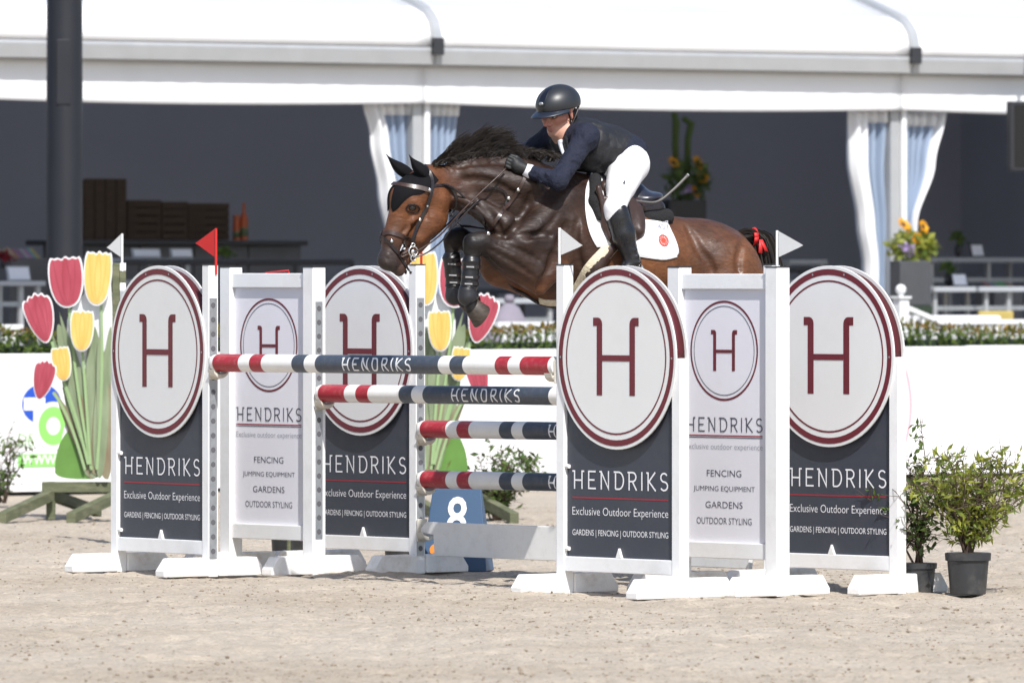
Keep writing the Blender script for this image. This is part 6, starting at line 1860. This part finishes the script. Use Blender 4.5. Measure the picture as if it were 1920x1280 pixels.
for s in (1, -1):
    cord([(1150+s*27, 372, s*0.285), (1158+s*27, 420, s*0.31), (1168+s*27, 480, s*0.315), (1172+s*27, 505, s*0.31)], 0.010, 'stirrup_leather', hd, SAD, flat=0.4)
    ctr = P_(1172+s*27, 524, s*0.31); mb = MB()
    arc = [ctr+np.array([0.0, 0.055*math.cos(a), 0.075*math.sin(a)]) for a in np.linspace(-0.55, math.pi+0.55, 18)]
    mb.tube(to_obj(np.array(arc)), 0.008, 8); mb.box(0, 0, 0, 0, 0, 0) if False else None
    mb.tube(to_obj(np.array([ctr+np.array([0, -0.05, -0.042]), ctr+np.array([0, 0.05, -0.042])])), 0.016, 8); mb.build('stirrup_iron', M['chrome'], SAD, smooth=True)
loft_patch(BODYP, [(1132, 458), (1112, 478), (1094, 500), (1078, 528), (1064, 552), (1046, 566)], [(1160, 466), (1140, 488), (1120, 512), (1104, 538), (1086, 560), (1062, 572)], 14, 5, 'girth_fleece', M['cream'], SAD, 0.004, 0.022, mirror=True)
loft_patch(BODYP, [(1143, 458), (1122, 482), (1104, 504), (1088, 530)], [(1158, 464), (1137, 488), (1118, 512), (1101, 538)], 12, 4, 'girth_strap', M['leather'], SAD, 0.022, 0.008, mirror=True)
loft_patch(BODYP, [(1046, 562), (1032, 562), (1020, 561), (1010, 558)], [(1056, 573), (1038, 571), (1022, 569), (1010, 566)], 10, 4, 'girth_belly', M['cream'], SAD, 0.0, 0.018)
# ------------------------------------------------------------------ rider
M['skin'] = mat('skin', (0.50, 0.27, 0.19), 0.45, attr='coat', spec=0.4, var=0.06, vscale=40)
M['skin'].node_tree.nodes['Principled BSDF'].inputs['Subsurface Weight'].default_value = 0.12
M['skin'].node_tree.nodes['Principled BSDF'].inputs['Subsurface Radius'].default_value = (0.02, 0.008, 0.005)
M['navy'] = mat('navy_jacket', (0.014, 0.017, 0.032), 0.8, var=0.12, vscale=25, bump=1.0, bscale=15, spec=0.25, bdist=0.035)
M['vest'] = mat('black_vest', (0.0085, 0.009, 0.012), 0.6, var=0.15, vscale=20, bump=0.7, bscale=8, bdist=0.045)
M['breech'] = mat('white_breeches', (0.80, 0.79, 0.80), 0.75, var=0.02, bump=0.4, bscale=11, bdist=0.014)
M['rboot'] = mat('riding_boot', (0.011, 0.011, 0.013), 0.30, var=0.15, vscale=20, bump=0.35, bscale=30, rvar=0.08, bdist=0.008)
M['glove'] = mat('black_glove', (0.010, 0.011, 0.011), 0.6, var=0.2, vscale=60, bump=0.4, bscale=80, bdist=0.004)
M['helmet'] = mat('helmet_shell', (0.016, 0.018, 0.022), 0.42, spec=0.6, var=0.05)
M['helmetgloss'] = mat('helmet_gloss', (0.008, 0.009, 0.016), 0.10, spec=0.6)
M['shirt'] = mat('white_collar', (0.72, 0.73, 0.78), 0.7)
M['rhair'] = mat('brown_hair', (0.018, 0.010, 0.007), 0.5)
PERSON = empty('person', tuple(HORG), 0, 'rider in navy jacket, black vest, white breeches and black helmet', 'person')
SK = (0.52, 0.285, 0.205); SKR = (0.50, 0.22, 0.17); LIP = (0.42, 0.17, 0.14)
sh_n = P_(1099, 256, 0.185); el_n = P_(1047, 339, 0.29); wr_n = P_(992, 321, 0.175); ha_n = P_(972, 312, 0.150)
sh_f = P_(1040, 254, -0.185); el_f = P_(984, 286, -0.30); wr_f = P_(966, 300, -0.16); ha_f = P_(956, 303, -0.12)
hip_n = P_(1177, 302, 0.11); kn_n = P_(1153, 392, 0.295); an_n = P_(1185, 490, 0.325); to_n = P_(1160, 530, 0.325)
hip_f = P_(1154, 300, -0.11); kn_f = P_(1110-4, 388, -0.295); an_f = P_(1135, 486, -0.325); to_f = P_(1104, 520, -0.325)
pel = P_(1162, 300); wai = P_(1140, 283); che = P_(1092, 270); nec = P_(1062, 255)
# head frame: looking forward, turned towards the camera and a little down
HC = P_(1046, 212, 0.0)
HR = rotm(math.radians(-15), math.radians(20), 0.0)
def hd_(f, l, u): return HC+HR@np.array([f, l, u])
def head_prims():
    A = [Eo(hd_(-0.012, 0, 0.030), (0.098, 0.077, 0.090), HR, 0.03, SK),
         Eo(hd_(0.028, 0, -0.034), (0.060, 0.050, 0.071), HR, 0.03, SK),
         C(hd_(0.064, 0.012, -0.097), hd_(0.064, -0.012, -0.097), 0.018, 0.018, 0.02, SK),          # chin
         C(hd_(0.078, 0, 0.004), hd_(0.110, 0, -0.036), 0.010, 0.0125, 0.012, SKR),                # nose
         C(hd_(0.090, 0.013, -0.042), hd_(0.090, -0.013, -0.042), 0.010, 0.010, 0.010, SKR),
         C(hd_(0.080, 0.034, 0.016), hd_(0.084, 0.008, 0.014), 0.012, 0.010, 0.014, SK), C(hd_(0.080, -0.034, 0.016), hd_(0.084, -0.008, 0.014), 0.012, 0.010, 0.014, SK),   # brow
         C(hd_(0.084, 0.015, -0.065), hd_(0.084, -0.015, -0.065), 0.0062, 0.0062, 0.006, LIP), C(hd_(0.081, 0.012, -0.073), hd_(0.081, -0.012, -0.073), 0.0068, 0.0068, 0.006, LIP),
         C(hd_(0.086, 0.017, -0.0690), hd_(0.086, -0.017, -0.0690), 0.0022, 0.0022, 0.004, None, 1.0, True)]
    for s in (1, -1):
        A += [C(hd_(0.058, s*0.040, -0.022), hd_(0.030, s*0.058, -0.020), 0.022, 0.018, 0.02, SKR),  # cheekbone
              C(hd_(0.046, s*0.032, -0.084), hd_(-0.010, s*0.053, -0.060), 0.016, 0.018, 0.025, SK), # jaw
              Eo(hd_(0.078, s*0.031, -0.002), (0.014, 0.017, 0.010), HR, 0.012, None, True),
              C(hd_(-0.012, s*0.078, 0.012), hd_(-0.018, s*0.076, -0.030), 0.014, 0.009, 0.01, SKR)]  # ear
    return A
def body_prims():
    """the whole figure, slightly slimmer than its clothes"""
    A = head_prims()
    A += [C(hd_(-0.02, 0, -0.05), nec, 0.052, 0.058, 0.03, SK), C(nec, che, 0.07, 0.105, 0.04, SK, 1.35), C(che, wai, 0.105, 0.095, 0.04, SK, 1.3), C(wai, pel, 0.095, 0.105, 0.04, SK, 1.25)]
    for s, e, w, h in ((sh_n, el_n, wr_n, ha_n), (sh_f, el_f, wr_f, ha_f)):
        A += [C(s, e, 0.048, 0.036, 0.03, SK), C(e, w, 0.036, 0.026, 0.02, SK), C(w, h, 0.026, 0.028, 0.01, SK), C(nec+(che-nec)*0.4, s, 0.05, 0.05, 0.04, SK)]
    for h, k, a, t in ((hip_n, kn_n, an_n, to_n), (hip_f, kn_f, an_f, to_f)):
        A += [C(h, k, 0.065, 0.040, 0.04, SK), C(k, a, 0.038, 0.032, 0.03, SK), C(a, t, 0.034, 0.026, 0.02, SK)]
    return A
sdf_obj(body_prims(), 0.0036, 'body', M['skin'], PERSON, sigma=0.006, smooth_it=1)
for s in (1, -1):
    mb = MB(); ellipsoid_mesh(mb, hd_(0.066, s*0.031, -0.003), (0.012, 0.012, 0.011)); mb.build('eye', mat('eye_white', (0.55, 0.52, 0.50), 0.2), PERSON, smooth=True)
    mb = MB(); ellipsoid_mesh(mb, hd_(0.0758, s*0.030, -0.004), (0.003, 0.006, 0.006), HR); mb.build('iris', M['eye'], PERSON, smooth=True)
    A = [C(hd_(0.078, s*0.020, 0.005), hd_(0.070, s*0.045, 0.005), 0.004, 0.0035, 0.004), C(hd_(0.0880, s*0.012, 0.020), hd_(0.080, s*0.044, 0.019), 0.0038, 0.003, 0.004)]
    sdf_obj(A, 0.0025, 'eyebrow', M['rhair'], PERSON, col=False)
A = [Eo(hd_(-0.060, 0, -0.022), (0.052, 0.074, 0.052), HR, 0.02)]+[C(hd_(-0.005, s*0.072, 0.024), hd_(-0.040, s*0.070, -0.030), 0.013, 0.012, 0.015) for s in (1, -1)]
sdf_obj(A, 0.004, 'hair', M['rhair'], PERSON, col=False)
# jacket (sleeves, collar) and vest over it
def jacket_prims():
    A = [C(nec+(che-nec)*0.15, che, 0.080, 0.122, 0.04, None, 1.30), C(che, wai, 0.122, 0.118, 0.05, None, 1.22), C(wai, pel+np.array([0.01, 0, 0.012]), 0.118, 0.126, 0.05, None, 1.28),
         C(P_(1155, 292), P_(1170, 297), 0.128, 0.132, 0.04, None, 1.30)]
    rr = np.random.default_rng(3)
    for s, e, w in ((sh_n, el_n, wr_n), (sh_f, el_f, wr_f)):
        A += [C(nec+(che-nec)*0.45, s, 0.075, 0.072, 0.04), C(s, e, 0.062, 0.049, 0.03), C(e, w, 0.050, 0.034, 0.02)]
        for i in range(6):                                # folds at the elbow and along the sleeve
            f = 0.05+0.15*i; q = e+(w-e)*f; ax = (w-e)/np.linalg.norm(w-e); n1 = np.cross(ax, [0.3, 1, 0.2]); n1 /= np.linalg.norm(n1); n2 = np.cross(ax, n1); r0 = 0.048-0.015*f
            a0 = rr.random()*6; pa = q+(n1*math.cos(a0)+n2*math.sin(a0))*r0; pb = q+ax*0.018+(n1*math.cos(a0+1.5)+n2*math.sin(a0+1.5))*r0
            A.append(C(pa, pb, 0.0100, 0.0055, 0.010))
        for i in range(4):
            f = 0.55+0.12*i; q = s+(e-s)*f; ax = (e-s)/np.linalg.norm(e-s); n1 = np.cross(ax, [0.3, 1, 0.2]); n1 /= np.linalg.norm(n1); n2 = np.cross(ax, n1); r0 = 0.059-0.010*f
            a0 = rr.random()*6; A.append(C(q+(n1*math.cos(a0)+n2*math.sin(a0))*r0, q+ax*0.02+(n1*math.cos(a0+1.6)+n2*math.sin(a0+1.6))*r0, 0.011, 0.006, 0.011))
    return A
JP = jacket_prims()
_ha = P_(1214, 281, 0.15); _hb = P_(1142, 326, 0.15); _hn = np.cross(_hb-_ha, np.array([0, 1.0, 0])); _hn = _hn/np.linalg.norm(_hn); _hn = _hn if _hn[2] < 0 else -_hn
sdf_obj(JP, 0.0052, 'jacket', M['navy'], PERSON, col=False, cut=lambda X: (X-_ha)@_hn)
def vest_prims():
    A = [C(nec+(che-nec)*0.30, che, 0.090, 0.136, 0.04, None, 1.24), C(che, wai, 0.136, 0.131, 0.05, None, 1.20), C(wai, P_(1163, 292), 0.131, 0.130, 0.04, None, 1.24)]
    A += [C(P_(1086, 238, 0.0), P_(1080, 244, 0.075), 0.030, 0.028, 0.02), C(P_(1080, 244, 0.075), P_(1066, 262, 0.082), 0.028, 0.022, 0.02), C(P_(1066, 262, 0.082), P_(1068, 292, 0.085), 0.022, 0.02, 0.02), C(P_(1086, 238, 0.0), P_(1056, 242, -0.08), 0.030, 0.026, 0.02), C(P_(1056, 242, -0.08), P_(1040, 266, -0.05), 0.026, 0.022, 0.02), C(P_(1040, 266, -0.05), P_(1056, 296, -0.02), 0.022, 0.02, 0.02)]
    rr = np.random.default_rng(8)
    for i in range(14):
        f = rr.random(); b = che+(pel-che)*f; a0 = rr.uniform(0.3, 2.6); rad = 0.133
        p = b+np.array([0, math.sin(a0)*rad*1.22, math.cos(a0)*rad]); a1 = a0+rr.uniform(0.3, 0.8); p2 = b+np.array([rr.uniform(-0.05, 0.05), math.sin(a1)*rad*1.22, math.cos(a1)*rad])
        A.append(C(p, p2, 0.011, 0.006, 0.022))
    # arm openings
    for s, e in ((sh_n, el_n), (sh_f, el_f)):
        A.append(C(s+(e-s)*0.10, s+(e-s)*1.2, 0.092, 0.075, 0.02, None, 1.0, True))
    return A
sdf_obj(vest_prims(), 0.0055, 'vest', M['vest'], PERSON, col=False)
A = [C(P_(1068, 254, 0.058), P_(1052, 265, 0.050), 0.009, 0.008, 0.01), C(P_(1052, 265, 0.050), P_(1040, 262, -0.01), 0.008, 0.008, 0.01), C(P_(1051, 270, 0.042), P_(1056, 288, 0.058), 0.014, 0.010, 0.01)]
sdf_obj(A, 0.004, 'shirt_collar', M['shirt'], PERSON, col=False)
for w, e in ((wr_n, el_n), (wr_f, el_f)):
    d = (w-e)/np.linalg.norm(w-e); sdf_obj([C(w-d*0.004, w+d*0.007, 0.0375, 0.036, 0.005)], 0.003, 'shirt_cuff', M['shirt'], PERSON, col=False)
# breeches and boots
def breech_prims():
    A = [C(P_(1152, 304), P_(1165, 303), 0.118, 0.118, 0.04, None, 1.3)]
    for h, k in ((hip_n, kn_n), (hip_f, kn_f)):
        s = 1 if h[1] > 0 else -1
        A += [C(h, h+(k-h)*0.5, 0.096, 0.074, 0.05), C(h+(k-h)*0.45, k, 0.076, 0.056, 0.04), C(P_(1164+s*20, 311, s*0.10), P_(1156+s*18, 330, s*0.15), 0.094, 0.080, 0.04), C(k+np.array([0.006, 0, 0]), k+np.array([0.016, 0, -0.040]), 0.050, 0.036, 0.03)]
    return A
sdf_obj(breech_prims(), 0.0055, 'breeches', M['breech'], PERSON, col=False)
def emblem():
    BP2 = breech_prims(); c = project(BP2, [(1170, 342)])[0]+VIEW*0.005; e = np.array([-0.88, 0.47, 0]); u = np.array([0, 0, 1.0])
    mb = MB(); mb.add(to_obj(np.array([c+e*0.010+u*0.020, c-e*0.008-u*0.004, c+e*0.004-u*0.016])), [(0, 1, 2)]); mb.build('emblem', M['letterdark'], PERSON)
emblem()
for k, a, t in ((kn_n, an_n, to_n), (kn_f, an_f, to_f)):
    d = (a-k)/np.linalg.norm(a-k); s = 1 if k[1] > 0 else -1
    A = [C(k+d*0.060, k+d*0.14, 0.060, 0.060, 0.03), C(k+d*0.14, a, 0.062, 0.042, 0.03), C(k+np.array([-0.014, 0.020*s, -0.014]), k+d*0.07, 0.048, 0.055, 0.03), C(a, a+(t-a)*0.5, 0.042, 0.038, 0.02), C(a+(t-a)*0.4, t, 0.038, 0.030, 0.02), C(a+np.array([-0.04, 0, -0.035]), t+np.array([0, 0, -0.03]), 0.020, 0.020, 0.02)]
    for i in range(4):
        q = k+d*(0.20+0.035*i); A.append(C(q+np.array([0.045, 0.02*s, 0.0])*0.8, q+np.array([-0.02, 0.045*s, 0.008]), 0.008, 0.008, 0.012))
    sdf_obj(A, 0.005, 'riding_boot', M['rboot'], PERSON, col=False)
    mb = MB(); q = k+np.array([-0.010, 0.064*s, -0.028]); ellipsoid_mesh(mb, q, (0.010, 0.006, 0.014), None, 8, 6); mb.build('boot_badge', M['chrome'], PERSON, smooth=True)
# gloves: palm, four fingers closed on the rein, thumb on top
def glove(w, h, s):
    d = (h-w)/np.linalg.norm(h-w); up = np.array([0, 0, 1.0]); up -= d*up.dot(d); up /= np.linalg.norm(up); sd = np.cross(up, d)*1.0
    if sd[1]*s < 0: sd = -sd                                   # back of the hand outwards
    A = [C(w+d*0.014, h+d*0.012, 0.030, 0.033, 0.015), C(h-up*0.012, h+d*0.02+up*0.012, 0.026, 0.026, 0.012)]
    for i, L in enumerate((0.040, 0.044, 0.041, 0.033)):
        b = h+d*0.038+up*(0.026-0.017*i)+sd*0.010; k1 = b+d*L*0.62-sd*0.004; k2 = k1-sd*L*0.62-d*0.006; k3 = k2-d*L*0.55-sd*0.004
        A += [C(b, k1, 0.0098, 0.0092, 0.004), C(k1, k2, 0.0092, 0.0086, 0.003), C(k2, k3, 0.0086, 0.0075, 0.003)]
    tb = h+up*0.030-sd*0.012-d*0.004; tk = tb+d*0.032+up*0.010; A += [C(tb, tk, 0.0125, 0.0110, 0.006), C(tk, tk+d*0.030-up*0.004, 0.0108, 0.0090, 0.004)]
    return A
for w, h, s in ((wr_n, ha_n, 1), (wr_f, ha_f, -1)):
    sdf_obj(glove(w, h, s), 0.0034, 'glove', M['glove'], PERSON, col=False)
# helmet
def helmet():
    HM = empty('helmet', (0, 0, 0), parent=PERSON)
    A = [Eo(hd_(-0.010, 0, 0.052), (0.130, 0.104, 0.096), HR, 0.02), Eo(hd_(-0.024, 0, 0.044), (0.118, 0.104, 0.086), HR, 0.03)]
    n = HR@np.array([-0.06, 0, 1.0]); o = hd_(0, 0, 0.022)
    cut = lambda X: -((X-o)@n)
    sdf_obj(A, 0.0042, 'shell', M['helmet'], HM, col=False, cut=cut)
    # peak
    rows = []
    for f, dz in ((0.0, 0.0), (0.35, -0.004), (0.75, -0.014), (1.0, -0.022), (0.75, -0.020), (0.35, -0.012), (0.0, -0.010)):
        row = []
        for a in np.linspace(-1.35, 1.35, 21):
            L = 0.060*max(0.06, math.cos(a*0.98))**0.8
            row.append(hd_(-0.010+math.cos(a)*(0.127+L*f), math.sin(a)*(0.101+L*f*0.55), 0.034+dz-0.004*abs(a)))
        rows.append(row)
    mb = MB(); mb.grid(to_obj(np.array(rows))); mb.build('peak', mat('peak_blue_black', (0.014, 0.019, 0.032), 0.35), HM, smooth=True)
    # band along the lower edge
    G = []
    for dr, dz in ((0.001, 0.0), (0.005, 0.004), (0.005, 0.014), (0.001, 0.018)):
        G.append([hd_(-0.012+math.cos(a)*(0.126+dr), math.sin(a)*(0.102+dr), 0.022+dz+0.006*math.cos(a)) for a in np.linspace(0, 2*math.pi, 41)[:-1]])
    mb = MB(); mb.grid(to_obj(np.array(G)), closed=True); mb.build('edge_trim', M['helmetgloss'], HM, smooth=True)
    # glossy centre panel with metal frame at the front
    def dome(a, el, k=1.0): return hd_(-0.010+0.130*k*math.cos(el)*math.cos(a), 0.104*k*math.cos(el)*math.sin(a), 0.052+0.096*k*math.sin(el))
    G = [[dome(a*(0.20+0.22*f), 0.20+1.25*f, 1.012) for a in np.linspace(-1, 1, 9)] for f in np.linspace(0, 1, 12)]
    mb = MB(); mb.grid(to_obj(np.array(G))); mb.build('centre_panel', M['helmetgloss'], HM, smooth=True)
    fr = [dome(-0.2-0.22*f, 0.20+1.25*f, 1.016) for f in np.linspace(0.75, 0, 10)]+[dome(a, 0.18, 1.016) for a in np.linspace(-0.18, 0.18, 5)]+[dome(0.2+0.22*f, 0.20+1.25*f, 1.016) for f in np.linspace(0, 0.75, 10)]
    mb = MB(); mb.tube(to_obj(np.array(fr)), 0.0022, 6); mb.build('panel_frame', M['mast'], HM, smooth=True)
    mb = MB(); ellipsoid_mesh(mb, dome(0, 0.28, 1.02), (0.006, 0.016, 0.010), HR, 10, 7); mb.build('front_badge', M['steel'], HM, smooth=True)
    for s in (1, -1):
        pts = [hd_(-0.075, s*0.088, 0.020), hd_(-0.030, s*0.088, -0.030), hd_(0.010, s*0.076, -0.075), hd_(0.036, s*0.044, -0.102), hd_(0.046, 0.0, -0.119)]
        mb = MB(); mb.tube(to_obj(resample(pts, 20)), 0.0075, 6, flat=0.5); mb.build('chin_strap', M['leatherdk'], HM, smooth=True)
        pts = [hd_(0.025, s*0.092, 0.020), hd_(0.004, s*0.084, -0.030), hd_(0.008, s*0.076, -0.072)]
        mb = MB(); mb.tube(to_obj(resample(pts, 12)), 0.006, 6, flat=0.5); mb.build('chin_strap', M['leatherdk'], HM, smooth=True)
helmet()
# whip, held in the far hand behind the leg
WH = empty('riding_whip', tuple(HORG), 0, 'thin grey riding whip pointing up behind the saddle', 'whip')
pts = resample(np.array([P_(1150, 372, 0.19), P_(1196, 377, 0.19), P_(1232, 378, 0.20), P_(1262, 356, 0.20), P_(1289, 329, 0.20)]), 24)
mb = MB(); mb.tube(to_obj(pts), [0.006]*10+list(np.linspace(0.006, 0.0085, 14)), 8); mb.build('shaft', mat('whip_grey', (0.10, 0.095, 0.09), 0.5), WH, smooth=True)
mb = MB(); mb.tube(to_obj(resample(np.array([P_(1289, 329, 0.20), P_(1290.5, 327.5, 0.20)]), 3)), 0.009, 8); mb.build('tip', mat('whip_tip', (0.30, 0.30, 0.30), 0.5), WH, smooth=True)
